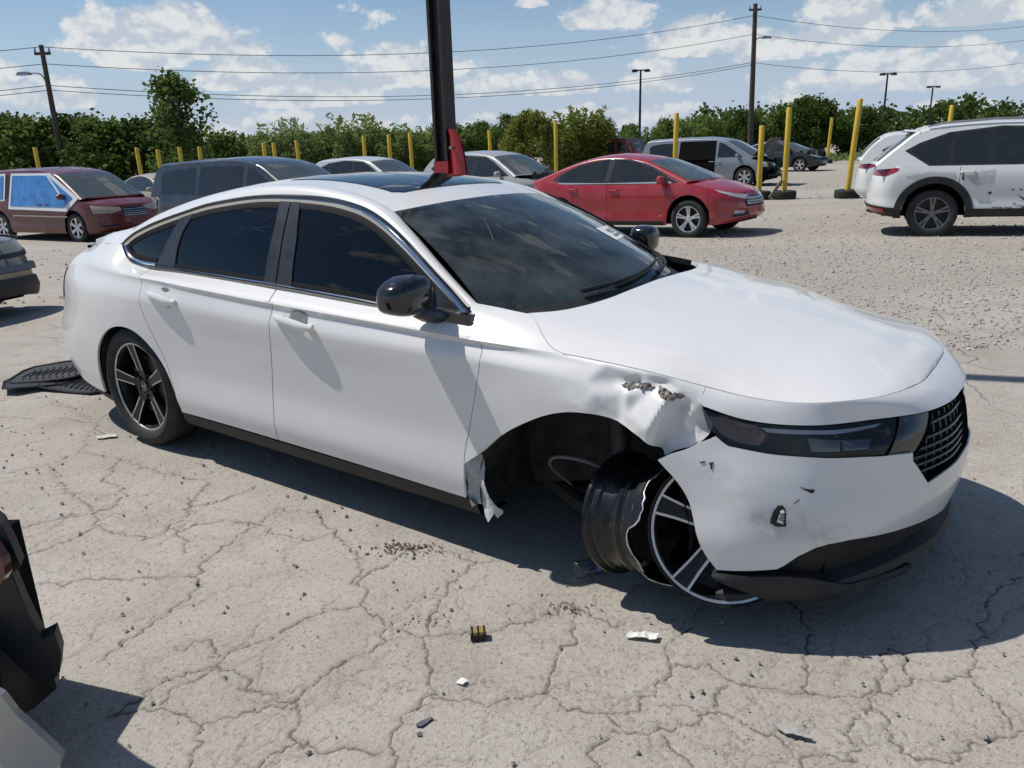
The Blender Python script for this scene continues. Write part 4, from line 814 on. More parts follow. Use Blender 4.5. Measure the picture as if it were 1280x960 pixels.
for sgn in (0, 1):
    mk = (lambda b: b.mirror()) if sgn else (lambda b: b)
    # pillars and window surround as bands round the openings
    bands = [[(.185,1.012),(.358,1.012),(.353,1.108),(.367,1.189),(.415,1.275),(.32,1.262)], [(1.098,.995),(1.182,.99),(1.165,1.12),(1.11,1.36),(1.035,1.36),(1.07,1.24)], [(1.190,.99),(1.292,.99),(1.248,1.191),(1.175,1.36),(1.118,1.36),(1.173,1.12)], [(2.15,.965),(2.31,.955),(2.285,.985),(2.20,1.04),(2.10,1.085)]]
    for P in bands:
        mk(panel(MB(), SEDG, P, .03, offset=.004, flange=.008, inset=.0008)).build('pillar_trim', pillar_black, SED)
    for P in G_WIN:
        mk(panel(MB(), SEDG, P, .04, offset=-.002, flange=.003, inset=-.008)).build('side_window', tint_glass, SED)
    # rubber frame round all glass
    up = np.array([(2.30,.985),(2.272,1.001),(2.194,1.05),(2.092,1.108),(1.983,1.169),(1.869,1.228),(1.75,1.281),(1.631,1.321),(1.447,1.354),(1.276,1.367),(1.11,1.37),(.864,1.364),(.625,1.337),(.496,1.317),(.331,1.277),(.177,1.237),(.04,1.196),(-.109,1.138),(-.178,1.097)])
    lo_ = np.array([(-.178,1.097),(-.165,1.068),(-.13,1.034),(-.07,1.009),(0,.998),(.173,.994)])
    L1 = smooth_line(up, .03); L2 = smooth_line(lo_, .02); L = np.concatenate([L1, L2[1:]])
    T_ = np.gradient(L, axis=0); T_ /= np.linalg.norm(T_, axis=1, keepdims=True); Nn = np.stack([-T_[:, 1], T_[:, 0]], 1)     # points inside the opening
    if np.dot(Nn[len(L1)//2], (0, -1)) < 0: Nn = -Nn
    def strip(d0, d1, off, mt, nm, idx=slice(None)):
        A, B = (L+Nn*d0)[idx], (L+Nn*d1)[idx]; PA, PB = SEDG(A[:, 0], A[:, 1]), SEDG(B[:, 0], B[:, 1]); k = len(PA); M_ = (PA+PB)/2
        o = np.array([0, -off, off*.35]); V = np.concatenate([PA+o*.2, M_+o, PB+o*.2]); F = [(r*k+i, r*k+i+1, (r+1)*k+i+1, (r+1)*k+i) for r in range(2) for i in range(k-1)]
        bb = MB().add(V, F); mk(bb).build(nm, mt, SED)
    strip(-.010, .004, .010, gloss_black, 'weatherstrip'); strip(.004, .024, .010, chrome, 'chrome_trim'); strip(.024, .05, .003, seal, 'window_frame')
    us = np.concatenate([np.linspace(.10, 2.31, 50)]); zb = np.interp(us, [.1,.51,1.186,1.672,1.856,2.312], [.995,.994,.987,.973,.965,.952])
    for dz0, dz1, off, mt, nm in ((-.016, .008, .012, black_plastic, 'belt_molding'), (.008, .015, .009, chrome, 'chrome_trim'), (.013, .035, .002, seal, 'window_frame')):
        PA = SEDG(us, zb+dz0); PB = SEDG(us, zb+dz1); M_ = (PA+PB)/2; o = np.array([0, -off, 0]); V = np.concatenate([PA+o*.3, M_+o, PB+o*.3]); k = 50
        mk(MB().add(V, [(r*k+i, r*k+i+1, (r+1)*k+i+1, (r+1)*k+i) for r in range(2) for i in range(k-1)])).build(nm, mt, SED)
# --- door mirrors
for sgn in (0, 1):
    b = MB(); n, k = 28, 16; V = []; F = []
    for i in range(k+1):
        ph = math.pi*i/k-math.pi/2
        for j in range(n):
            th = 2*math.pi*j/n; c = abs(math.cos(ph))**.5; ct, st = math.cos(th), math.sin(th)
            x = math.copysign(abs(ct)**.6, ct)*c; z = math.copysign(abs(st)**.62, st)*c; y = math.copysign(abs(math.sin(ph))**.9, math.sin(ph))
            y2 = .5+.5*y     # 0 outboard end, 1 inboard end
            sc = .80+.20*min(1, y2*2.2)
            V.append((2.130+.078*x*sc-.02*(1-y2), -.992+.100*y, 1.062+.073*z*sc+.012*(y2-.5)-.012*(1-sc)))
    F = [(i*n+j, i*n+(j+1) % n, (i+1)*n+(j+1) % n, (i+1)*n+j) for i in range(k) for j in range(n)]
    b.add(V, F); mo = (b.mirror() if sgn else b).build('mirror', gloss_black, SED, weld=.0005)
    b = MB(); b.tube([(2.14,-.955,1.0),(2.16,-.93,.985),(2.17,-.89,.975),(2.19,-.85,.965)], [.024,.028,.030,.030], 10)
    (b.mirror() if sgn else b).build('mirror_arm', gloss_black, mo)
    b = MB(); b.box((2.225, -.852, .962), (.25, .05, .06), rot=_ry(.05), taper=.8); (b.mirror() if sgn else b).build('mirror_base', gloss_black, mo)
# --- tail lamp and spoiler
lampmat = mat('tail_lamp_red', (.10,.018,.022), .2, coat=.7)
for sgn in (0, 1):
    m = panel(MB(), SEDS, [(-1.30,.86),(-.99,.875),(-.955,.862),(-.885,.745),(-.93,.728),(-1.30,.76)], .02, offset=.006, flange=.01, inset=0)
    (m.mirror() if sgn else m).build('tail_lamp', lampmat, SED)
b = MB(); n = 24; us = np.linspace(-1, 1, n); rows = []
for dx, dz in ((.20, -.004), (.08, .016), (-.02, .032), (-.05, .028), (-.045, .005), (.1, -.02)):
    rows.append(np.stack([-1.01+dx+.16*np.abs(us)**2.5, us*.60, 1.014+dz-.012*np.abs(us)**2.5+0*us], 1))
V = np.concatenate(rows); b.add(V, [(r*n+i, r*n+i+1, (r+1)*n+i+1, (r+1)*n+i) for r in range(5) for i in range(n-1)]); b.build('spoiler', gloss_black, SED)
b = MB(); us = np.linspace(-1, 1, 20); A = SEDB(us, np.full(20, 1.0)); Bm = np.stack([-1.12+.1*us**2, -.45*us, np.full(20, 1.018)], 1); b.add(np.concatenate([A, Bm]), [(i, i+1, 20+i+1, 20+i) for i in range(19)]); b.build('trunk_lid', white_paint, SED)

for sgn in (-1, 1):
    xs_ = np.linspace(.42, 2.2, 24); b = MB(); b.tube(np.stack([xs_, sgn*np.interp(xs_, [.1,.5,1.2,2.3], [.765,.775,.79,.775]), np.interp(xs_, [.1,.5,1.2,2.3], [.985,.98,.972,.955])], 1), .026, 8); b.build('door_gap_fill', inner_black, SED)  # added dark fill, tube and box, closing light slits at the belt
    for (x0_, x1_) in ((.45, 2.25),): b = MB(); b.box(((x0_+x1_)/2, sgn*.79, .70), (x1_-x0_, .04, .58)); b.build('door_gap_fill', inner_black, SED, smooth=False)
# --- wheels of the sedan (axis y, outside at -y)
wheel_black = mat('wheel_black', (.006,.006,.007), .32, spec=.35, dirt=(.05,.046,.04,.2), dscale=20, var=.1)
disc_mat = mat('brake_disc', (.16,.13,.11), .5, metal=.7, var=.3)
def silver(V): return V
def tyre_mb(ro, ri, w, n=56):
    b = MB(); h = w/2
    prof = [(ri, h*.80), (ri+.012, h*.92), (ri+(ro-ri)*.45, h), (ro-.022, h*.93), (ro-.006, h*.80), (ro, h*.60), (ro, h*.30), (ro-.006, h*.27), (ro-.006, h*.22), (ro, h*.19), (ro, -h*.19), (ro-.006, -h*.22), (ro-.006, -h*.27), (ro, -h*.30), (ro, -h*.60), (ro-.006, -h*.80), (ro-.022, -h*.93), (ro-.045, -h*.985), (ri+(ro-ri)*.45, -h), (ri+.018, -h*.95), (ri+.006, -h*.90), (ri, -h*.82)]
    b.lathe(prof, n); return b
def sport_rim(R_=.255, w=.20, spokes=5, only=None, a0=0, a1=2*math.pi):
    """black rim with machined double lines on every spoke; returns (black, silver) builders"""
    k, s = MB(), MB(); h = w/2
    k.lathe([(R_*1.0, h), (R_*.96, h*.9), (R_*.88, h*.5), (R_*.86, -h*.4), (R_*.93, -h*.80), (R_*.985, -h*.86), (R_*1.0, -h*.95), (R_*1.03, -h), (R_*1.03, -h*.9)], 64, a0=a0, a1=a1)
    s.lathe([(R_*.945, -h*.90), (R_*.95, -h*.945), (R_*.982, -h*.965), (R_*.988, -h*.92)], 64, a0=a0, a1=a1)
    def spoke(ang):
        c, sn = math.cos(ang), math.sin(ang)
        def pt(r, t, y): return (r*c-t*sn, y, r*sn+t*c)
        st = [(.045, .030, -h*.66), (.09, .024, -h*.70), (.16, .027, -h*.80), (R_*.95, .034, -h*.92)]
        V = []; F = []
        for r, t, y in st: V += [pt(r, -t, y), pt(r, t, y), pt(r, t*.9, y+.035), pt(r, -t*.9, y+.035)]
        for i in range(len(st)-1):
            for j in range(4): F.append((i*4+j, (i+1)*4+j, (i+1)*4+(j+1) % 4, i*4+(j+1) % 4))
        k.add(V, F)
        for sg in (-1, 1):
            V = []; F = []
            for r, t, y in st[1:]: V += [pt(r, sg*(t-.000), y+.001), pt(r, sg*(t+.001), y-.0045), pt(r, sg*(t-.0065), y-.0045), pt(r, sg*(t-.0075), y+.001)]
            for i in range(len(st)-2):
                for j in range(3): q = (i*4+j, (i+1)*4+j, (i+1)*4+j+1, i*4+j+1); F.append(q if sg > 0 else q[::-1])
            s.add(V, F)
    n = spokes
    for i in (range(n) if only is None else only): spoke(math.pi/2+R(8)+2*math.pi*i/n)
    k.lathe([(.0, -h*.72), (.03, -h*.72), (.034, -h*.70), (.036, -h*.64), (.075, -h*.62), (.08, -h*.5), (.08, 0)], 32)
    for i in range(5):
        q = 2*math.pi*(i+.5)/5+R(98); k.lathe([(0, -.012), (.008, -.012), (.010, -.008), (.010, .01)], 10); 
        V = k.v[-1]; k.v[-1] = V+np.array([.055*math.cos(q), -h*.64, .055*math.sin(q)])
    # emblem on the cap: upright H in a rounded frame
    e = s
    for x0, x1, z0, z1 in ((-.013, -.008, -.014, .014), (.008, .013, -.014, .014), (-.008, .008, -.002, .0025)):
        e.box(((x0+x1)/2, -h*.72-.002, (z0+z1)/2), (x1-x0, .003, z1-z0))
    P = [(.021*math.cos(q)*abs(math.cos(q))**-.35 if abs(math.cos(q)) > .05 else 0, -h*.72-.002, .024*math.sin(q)*abs(math.sin(q))**-.35 if abs(math.sin(q)) > .05 else 0) for q in np.linspace(0, 2*math.pi, 33)]
    e.tube(P, .0015, 5, cap=False)
    return k, s
def sedan_wheel(x, y, z, mir):
    k, s = sport_rim(); t = tyre_mb(.337, .252, .235)
    for b in (k, s, t): b.xf(t=(0, 0, 0))
    wo = (k.mirror() if mir else k).build('wheel', wheel_black, SED); wo.location = (x, y, z)
    (s.mirror() if mir else s).build('machined_face', alloy, wo)
    (t.mirror() if mir else t).build('tyre', rubber, wo)
    d = MB().lathe([(.0, .0), (.165, 0), (.165, .02), (0, .02)], 40).xf(t=(0, -.03, 0)); (d.mirror() if mir else d).build('brake_disc', disc_mat, wo)
    return wo
for x, sg in ((0, -1), (0, 1), (2.83, 1)):
    y = sg*.800; sedan_wheel(x, y, sed_ground(x, y)+.334, sg > 0)
# broken front wheel: scraped barrel and torn-off face
bo_ = MB(); bs = MB()
prof = [(.212, .118), (.224, .112), (.222, .100), (.206, .092), (.204, .070), (.194, .062), (.184, .035), (.184, .012), (.198, -.004), (.200, -.020), (.190, -.034), (.192, -.060), (.206, -.074), (.208, -.105)]
n = 72; V = []; F = []
for j in range(n):
    q = 2*math.pi*j/n; jag = .022*math.sin(q*3+.6)+.02*math.sin(q*7+1)+rng.normal(0, .004)
    for i, (r_, h_) in enumerate(prof): V.append((r_*math.cos(q), h_-(jag*.8 if i == len(prof)-1 else 0), r_*math.sin(q)))
k = len(prof)
for j in range(n):
    for i in range(k-1): F.append((j*k+i, ((j+1) % n)*k+i, ((j+1) % n)*k+i+1, j*k+i+1))
Vin = np.array(V)*[.965, 1, .965]; bo_.add(V, F); bo_.add(Vin, [f[::-1] for f in F])
barrel_mat = bpy.data.materials.new('scraped_black_rim'); barrel_mat.use_nodes = True; MATS['scraped'] = barrel_mat
t_ = barrel_mat.node_tree; pb = t_.nodes['Principled BSDF']; pb.inputs['Roughness'].default_value = .28
tcx = t_.nodes.new('ShaderNodeTexCoord'); mpx = t_.nodes.new('ShaderNodeMapping'); mpx.inputs['Scale'].default_value = (70, 5, 5); nx = t_.nodes.new('ShaderNodeTexNoise'); nx.inputs['Scale'].default_value = 3; nx.inputs['Detail'].default_value = 8; nx.inputs['Roughness'].default_value = .75
crx = t_.nodes.new('ShaderNodeValToRGB'); crx.color_ramp.elements[0].position = .60; crx.color_ramp.elements[0].color = (.006,.006,.007,1); crx.color_ramp.elements[1].position = .74; crx.color_ramp.elements[1].color = (.30,.30,.31,1)
t_.links.new(tcx.outputs['Object'], mpx.inputs[0]); t_.links.new(mpx.outputs[0], nx.inputs['Vector']); t_.links.new(nx.outputs['Fac'], crx.inputs[0]); t_.links.new(crx.outputs[0], pb.inputs['Base Color'])
M1 = rot_to((0, -1, 0), Vector((.95, -.22, .16)).normalized())
wb = bo_.xf(M=M1, t=(3.02, -.765, .318)).build('broken_wheel', barrel_mat, SED, angle=28); wb['label'] = 'broken black wheel barrel without tyre'
edge = np.array(V)[k-1::k]; eb = MB(); eb.tube(np.concatenate([edge, edge[:1]]), [.0012+.0022*abs(math.sin(i*.7)) for i in range(n+1)], 5, cap=False); eb.xf(M=M1, t=(3.02, -.765, .318)); eb.build('torn_edge', mat('bright_torn_alloy', (.55,.55,.55), .4, metal=.6, var=.3, vscale=50), wb)
# hub and disc inside the barrel
hb = MB().lathe([(0, -.05), (.035, -.05), (.04, -.03), (.075, -.03), (.08, .0), (.15, .0), (.15, .025), (.06, .03), (.06, .16)], 36)
for i in range(5):
    q = 2*math.pi*i/5; hb.lathe([(0, -.06), (.008, -.06), (.008, -.03)], 8); hb.v[-1] = hb.v[-1]+np.array([.055*math.cos(q), 0, .055*math.sin(q)])
hb.xf(M=M1, t=(3.06, -.775, .325)).build('hub', mat('rusty_hub', (.05,.04,.035), .6, metal=.5, var=.4, vscale=30), wb)
kf, sf = sport_rim(R_=.240, w=.14, a0=R(118), a1=R(318), only=(1, 2))
spn = R(0)
M2 = rot_to((0, -1, 0), Vector((.42, -.86, .26)).normalized())@np.array([[math.cos(R(6)), 0, math.sin(R(6))], [0, 1, 0], [-math.sin(R(6)), 0, math.cos(R(6))]])
c2 = np.array((3.305, -.80, .378))
fo_ = kf.xf(M=M2, t=c2).build('broken_wheel_face', wheel_black, wb); sf.xf(M=M2, t=c2).build('machined_face', alloy, wb)
# wheel well clutter: strut, brake hose, control arm
b = MB(); b.tube([(2.80,-.62,.88),(2.84,-.66,.62),(2.88,-.70,.42)], [.045,.045,.03], 12); b.build('strut', mat('strut_dark', (.03,.03,.03), .5, metal=.4, dirt=(.15,.13,.1,.5)), SED)
P = smooth_line([(2.60,-.60,.28),(2.58,-.72,.40),(2.66,-.80,.48),(2.78,-.80,.49),(2.84,-.76,.46)], .03); b = MB(); b.tube(P, .007, 8); b.build('brake_hose', mat('dusty_hose', (.13,.125,.12), .7), SED)
b = MB(); b.tube([(2.35,-.45,.22),(2.7,-.62,.20),(2.92,-.72,.20)], [.03,.035,.03], 8); b.tube([(3.0,-.40,.26),(2.95,-.72,.27)], .018, 8); b.build('control_arm', mat('arm_dark', (.04,.038,.035), .6, metal=.4, dirt=(.16,.14,.11,.6)), SED)
# --- cabin: dash, seats, wheel
cab = mat('cabin_dark', (.022,.023,.025), .75); fab = mat('seat_fabric', (.035,.035,.037), .85, var=.2, vscale=60); lin = mat('headliner', (.25,.25,.24), .9)
b = MB(); n = 20; us = np.linspace(-1, 1, n); rows = []
for dx, z in ((.32, .96), (.10, .985), (-.10, .965), (-.20, .90), (-.22, .62)):
    rows.append(np.stack([2.20+dx-.12*us**2*(dx > 0), us*.70, np.full(n, z)-.02*us**2], 1))
b.add(np.concatenate(rows), [(r*n+i, r*n+i+1, (r+1)*n+i+1, (r+1)*n+i) for r in range(4) for i in range(n-1)]); b.build('dashboard', cab, SED)
def seat(x, y, w):
    b = MB(); b.box((x+.12, y, .50), (.52, w, .16), taper=.92); rt = _ry(-.33); b.box((x-.17, y, .82), (.13, w, .62), taper=.82, rot=rt); b.box((x-.30, y, 1.19), (.09, .26, .17), taper=.85, rot=rt)
    m = b.build('seat', fab, SED); bm = m.modifiers.new('b', 'BEVEL'); bm.width = .03; bm.segments = 3
for y in (-.37, .37): seat(1.38, y, .50)
b = MB(); b.box((.35, 0, .50), (.5, 1.3, .18)); b.box((.06, 0, .80), (.14, 1.3, .58), rot=_ry(-.4)); b.build('rear_bench', fab, SED)
b = MB(); q = np.linspace(0, 2*math.pi, 25); P = np.stack([.06*np.sin(q)+1.86, .38+.18*np.cos(q), .90+.17*np.sin(q)], 1); b.tube(P, .015, 8, cap=False); b.box((1.90, .38, .88), (.05, .30, .05)); b.box((1.95, .38, .86), (.14, .06, .06)); b.build('steering_wheel', cab, SED)
b = MB(); b.box((1.72, 0, 1.27), (.03, .22, .06)); b.build('rear_view_mirror', cab, SED)
# stock sticker on the inside of the windscreen
def stick(u0, u1, v0, v1, off, mt, nm, par):
    return panel(MB(), SEDW, [(u0,v0),(u1,v0),(u1,v1),(u0,v1)], .03, su=.66, sv=.72, flange=0, offset=off, inset=0, flip=True).build(nm, mt, par)
sk = stick(-.86, -.38, .345, .480, .002, mat('sticker_white', (.72,.72,.71), .6), 'sticker', SED)
ink = mat('sticker_ink', (.05,.05,.06), .7)
SEG = {'7': 'abc', '1': 'bc', '2': 'abged', '0': 'abcdef', '8': 'abcdefg', '4': 'fgbc'}
for i, ch in enumerate('7121084'):
    x0 = -.80+i*.046; x1 = x0+.030; zb2, zm2, zt2 = .405, .427, .449
    for sg_ in SEG[ch]:
        a_, b2 = {'a': ((x0, zt2-.006), (x1, zt2)), 'b': ((x1-.008, zm2), (x1, zt2)), 'c': ((x1-.008, zb2), (x1, zm2)), 'd': ((x0, zb2), (x1, zb2+.006)), 'e': ((x0, zb2), (x0+.008, zm2)), 'f': ((x0, zm2), (x0+.008, zt2)), 'g': ((x0, zm2-.003), (x1, zm2+.003))}[sg_]; stick(a_[0], b2[0], a_[1], b2[1], .0028, ink, 'printed_digit', sk)
for i in range(22): x0 = -.80+i*.0148; stick(x0, x0+(.004, .007, .009)[(i*7) % 3], .370, .394, .0028, ink, 'printed_bar', sk)
# ---------------------------------------------------------------- other vehicles: one builder, many shapes (x forward, origin between the axles)
car_glass = mat('car_glass_dark', (.020,.024,.027), .05, spec=.6, dirt=(.16,.155,.14,.10), dscale=4)
ws_dark = mat('windshield_dusty_sheen', (.060,.072,.070), .07, spec=.7, dirt=(.22,.21,.19,.18), dscale=3)  # grey-green base paints in sky reflections along with real dust
grey_alloy = mat('grey_alloy', (.38,.38,.39), .35, metal=.7, var=.1)
lens_grey = mat('lamp_lens', (.45,.46,.46), .12, coat=.7, var=.25, vscale=30)
red_lens = mat('red_lens', (.30,.015,.02), .15, coat=.7)
def alloy_wheel(R_, w, spokes, mir, par, loc, mt=None, double=False):
    k = MB(); h = w/2; ri = R_*.68
    d = MB(); d.lathe([(0, -h*.25), (ri*.92, -h*.25), (ri*.96, -h*.7), (ri, -h*.78)], 36)
    do = (d.mirror() if mir else d).build('wheel', wheel_black, par); do.location = loc
    k.lathe([(ri*.93, -h*.72), (ri*.94, -h*.82), (ri*1.0, -h*.84), (ri*1.01, -h*.75)], 36)
    for i in range(spokes):
        for off in ((-.13, .13) if double else (0,)):
            q = 2*math.pi*i/spokes+math.pi/2+off; c, s = math.cos(q), math.sin(q); V = []; t0, t1 = (.020, .014) if double else (.032, .034)
            for r, t, y in ((.03, t0, -h*.62), (ri*.55, t1, -h*.72), (ri*.95, t1*1.2, -h*.80)):
                V += [(r*c-(-t)*s, y, r*s+(-t)*c), (r*c-t*s, y, r*s+t*c), (r*c-t*s, y+.03, r*s+t*c), (r*c+t*s, y+.03, r*s-t*c)]
            F = [(i2*4+j, (i2+1)*4+j, (i2+1)*4+(j+1) % 4, i2*4+(j+1) % 4) for i2 in range(2) for j in range(4)]; k.add(V, F)
    k.lathe([(0, -h*.74), (.05, -h*.72), (.06, -h*.6)], 20)
    (k.mirror() if mir else k).build('rim', mt or grey_alloy, do)
    t = tyre_mb(R_, ri*.99, w, 40); (t.mirror() if mir else t).build('tyre', rubber, do)
    return do
class GCar:
    QF = [0, .10, .34, .62, .86, 1.0]
    def __init__(c, name, sp, loc, yaw, label, group=None, paint_mat=None, tilt=(0, 0)):
        c.sp = sp; s = sp; z = float(gzf(loc[0], loc[1]))
        c.root = empty(name, (loc[0], loc[1], z), 0, label, 'car' if 'cat' not in sp else sp['cat'], group)
        # follow the slope of the yard
        dx = .5; f = np.array([math.cos(yaw), math.sin(yaw)]); l = np.array([-f[1], f[0]])
        px_ = float(gzf(*(np.array(loc)+f))-gzf(*(np.array(loc)-f)))/2; ly = float(gzf(*(np.array(loc)+l))-gzf(*(np.array(loc)-l)))/2
        M_ = _rz(yaw)@_ry(-math.atan(px_)+tilt[0])@_rx(math.atan(ly)+tilt[1]); mm = np.eye(4); mm[:3, :3] = M_; mm[:3, 3] = (loc[0], loc[1], z); c.root.matrix_world = Matrix(mm.tolist())
        c.P = paint_mat; c.res = sp.get('res', .09)
        tp = np.array(s['top']); c.tx, c.tz = tp[:, 0], tp[:, 1]
        c.wb = s['W']*.945; zr = max(q[1] for q in s['roof']); c.zref = float(np.interp(0, c.tx, c.tz)); c.k = (c.wb-s.get('wroof', s['W']*.70))/(zr-c.zref)
        wf = s.get('wf', [.965, .995, .985, 1.0, .99, .955]); nf = s.get('nf', [-.06, -.01, 0, -.01, -.04, -.10]); tf = s.get('tf', [.10, .02, 0, .02, .06, .10])
        th = np.array([0, 12, 28, 46, 64, 80, 90])*math.pi/180
        xs = list(np.linspace(s['tail']+s['rr'], s['nose']-s['rf'], 12))
        rows = []
        for q, w_, n_, t_ in zip(c.QF, wf, nf, tf):
            w = s['W']*w_; row = []
            for a in th: row.append((s['tail']+t_+s['rr']*(1-math.cos(a)**.8 if a < 1.57 else 1)-(t_ if a > 1.5 else 0), w*math.sin(a)**.75))
            row[-1] = (s['tail']+s['rr'], w)
            for x in xs[1:-1]: row.append((x, w))
            for a in th[::-1]: row.append((s['nose']+n_-s['rf']*(1-math.cos(a)**.85 if a < 1.57 else 1), w*math.sin(a)**.8))
            row[len(th)+len(xs)-2] = (s['nose']-s['rf'], w)
            out = []
            for (x, w) in row:
                zb = s['zb']+s.get('rise', .10)*(np.clip((x-(s['nose']-.6))/.6, 0, 1)**2+np.clip(((s['tail']+.7)-x)/.7, 0, 1)**2); zt = float(np.interp(x, c.tx, c.tz)); out.append((x, w, zb+(zt-zb)*q))
            rows.append(out)
        G = np.array(rows).transpose(1, 0, 2); mid = G[:, 3, :2]; d = np.linalg.norm(np.diff(mid, axis=0), axis=1)
        u = np.concatenate([[0], np.cumsum(d)]); i0 = len(th)-1; u = u-u[i0]+(s['tail']+s['rr'])
        c.S = Patch(u, c.QF, G, monou=False, monov=False); c.u0, c.u1 = u[0], u[-1]
        # deck: top ring to centre
        Gd = []
        for i in range(len(u)):
            a = G[i, -1]; cr_ = s.get('crown', .07); col = []
            ctr = np.array((a[0], 0, a[2]+cr_)); 
            for q in (0, .15, .4, .7, 1): p_ = a+(ctr-a)*q; p_[2] = a[2]+cr_*(1-(1-q)**2.2); col.append(p_)
            Gd.append(col)
        c.D = Patch(u, [0, .15, .4, .7, 1.0], Gd, monov=False)
        rf = s['roof']; L = np.array([(x, z) for x, z in rf]); c.rk = np.concatenate([[0], np.cumsum(np.linalg.norm(np.diff(L, axis=0), axis=1))]); n = len(rf)
        Gt = []
        for i, (x, z_) in enumerate(rf):
            w = c.wz(z_); t = i/(n-1); bow = s.get('bowf', .22)*max(0, 1-t*2.6)-s.get('bowr', .10)*max(0, t*2.2-1.2); cr_ = .045*math.sin(math.pi*min(1, max(0, t)))+.01; col = []
            for q, dz, wi in ((0, -.035, 0), (.06, -.008, .02), (.16, .004, .07)): col.append((x+bow*(1-(1-q)**2), w-wi, z_+dz))
            for q in (.45, 1.0): col.append((x+bow*(1-(1-q)**2), w*(1-q), z_+cr_*(1-(1-q)**2)))
            Gt.append(col)
        c.T = Patch(c.rk, [0, .05, .12, .45, 1.0], Gt, monov=False)
        c.GS = FnPatch(lambda u_, v_: np.stack([u_, -c.wz(v_), v_], 1))
    def wz(c, z): return c.wb-c.k*(z-c.zref)
    def v(c, u, z):        # height -> row parameter
        s = c.sp; x = np.clip(u, s['tail'], s['nose']); zb = s['zb']; zt = np.interp(x, c.tx, c.tz); return float(np.clip((z-zb)/(zt-zb), 0, 1))
    def zlow(c, x):
        s = c.sp; z = s['zb']
        for a in (s['fa'], s['ra']):
            r = s['rw']+s.get('gap', .07); d = r*r-(x-a)**2
            if d > 0: z = max(z, s['rw']+math.sqrt(d))
        return z
    def side(c, ua, ub):   # panel outline between two upright seams, wheel arches cut
        n = max(4, int((ub-ua)/.03)); us = np.linspace(ua, ub, n+1)
        lo = [(u, c.v(u, c.zlow(u)) if c.sp['tail'] < u < c.sp['nose'] else 0) for u in us]
        lo = [(u, max(v_, 0.0)) for u, v_ in lo]
        return [(u, v_) for u, v_ in lo]+[(ub, 1.0), ((ua+ub)/2, 1.0), (ua, 1.0)]
    def add(c, nm, S, poly, mt, par=None, off=0, fl=.012, ins=.004, mirror=True, sv=1, res=None, flip=False, only=None):
        out = None
        for sg in (0, 1):
            if only is not None and sg != only: continue
            b = panel(MB(), S, poly, res or c.res, sv=sv, flange=fl, offset=off, inset=ins, flip=flip); out = (b.mirror() if sg else b).build(nm, mt, par or c.root)
        return out
    def addc(c, nm, S, poly, mt, par=None, off=0, fl=.012, ins=.003, sv=1, res=None, flip=False):      # across the centreline, one mesh
        b = both(panel(MB(), S, poly, res or c.res, sv=sv, flange=fl, offset=off, inset=ins, flip=flip)); return b.build(nm, mt, par or c.root)
    def build(c, skip=(), skip_side=None):
        s = c.sp; H = c.zref-s['zb']; sm = s['seams']; P = c.P
        cuts = [c.u0]+sorted(sm)+[c.u1]; names = s.get('panels', ['quarter_panel', 'door', 'door', 'fender', 'bumper'])
        for i in range(len(cuts)-1):
            nm = names[i] if i < len(names) else 'body_panel'
            for sg in (0, 1):
                if (i, sg) in skip: continue
                c.add(nm, c.S, c.side(cuts[i], cuts[i+1]), P, sv=H, only=sg)
        sh = MB(); panel(sh, c.S, c.side(c.u0, c.u1), .12, sv=H, flange=0, offset=-.05, inset=.02); both(sh).build('light_block_shell', inner_black, c.root)  # added black shell that keeps the panel gaps dark
        b = MB(); b.box(((s['nose']+s['tail'])/2, 0, s['zb']+.06), (s['nose']-s['tail']-.5, s['W']*1.5, .10)); b.box(((s['fa']+s['ra'])/2, 0, s['zb']+.2), (s['fa']-s['ra']-2*s['rw']-.2, s['W']*1.8, .3)); b.box((s['fa'], 0, .55), (.9, s['W']*1.2, .5)); b.box((s['ra'], 0, .55), (.9, s['W']*1.2, .5)); b.build('underbody', inner_black, c.root)
        # deck: hood, cowl area, trunk
        r0 = s['roof'][0][0]; r1 = s['roof'][-1][0]; hb = s.get('hood_back', r0-.05)
        if 'hood' not in skip: c.addc('hood', c.D, [(hb, 0), (c.u1, 0), (c.u1, 1), (hb, 1)], P, flip=False)
        c.addc('cowl', c.D, [(hb-.5, 0.02), (hb, .02), (hb, 1), (hb-.5, 1)], black_plastic, off=-.012)
        c.addc('tailgate' if s.get('van') else 'trunk_lid', c.D, [(c.u0, 0), (r1+.12, 0), (r1+.12, 1), (c.u0, 1)], P)
        # greenhouse side
        top = [(x, z-.035) for x, z in s['roof']]; bl = [(x, float(np.interp(x, c.tx, c.tz))-.02) for x in np.linspace(r1, r0, 9)]
        L = smooth_line(np.array(top), .10).tolist()
        c.add('pillar_panel', c.GS, L+bl, P if not s.get('blackpillar') else pillar_black, ins=0)
        for w_ in s['win']:
            wo = c.add('side_window', c.GS, w_, car_glass, off=.005, fl=.006, ins=0)
        for w_ in s.get('trim', []): c.add('window_trim', c.GS, w_, pillar_black, off=.003, fl=.004, ins=0)
        k = c.rk; g0, g1 = s['glass']
        c.addc('roof', c.T, [(k[g0], 0), (k[g1], 0), (k[g1], 1), (k[g0], 1)], P, flip=True)
        c.addc('windshield_frame', c.T, [(0, 0), (k[g0], 0), (k[g0], 1), (0, 1)], P, flip=True)
        c.addc('windshield', c.T, [(k[0]+.03, .10), (k[g0]-.03, .10), (k[g0]-.03, 1), (k[0]+.03, 1)], s.get('wsmat', ws_dark), off=.005, flip=True)
        c.addc('tailgate_frame', c.T, [(k[g1], 0), (k[-1], 0), (k[-1], 1), (k[g1], 1)], P, flip=True)
        c.addc('rear_window', c.T, [(k[g1]+.05, .12), (k[-1]-.06, .12), (k[-1]-.06, 1), (k[g1]+.05, 1)], car_glass, off=.005, flip=True)
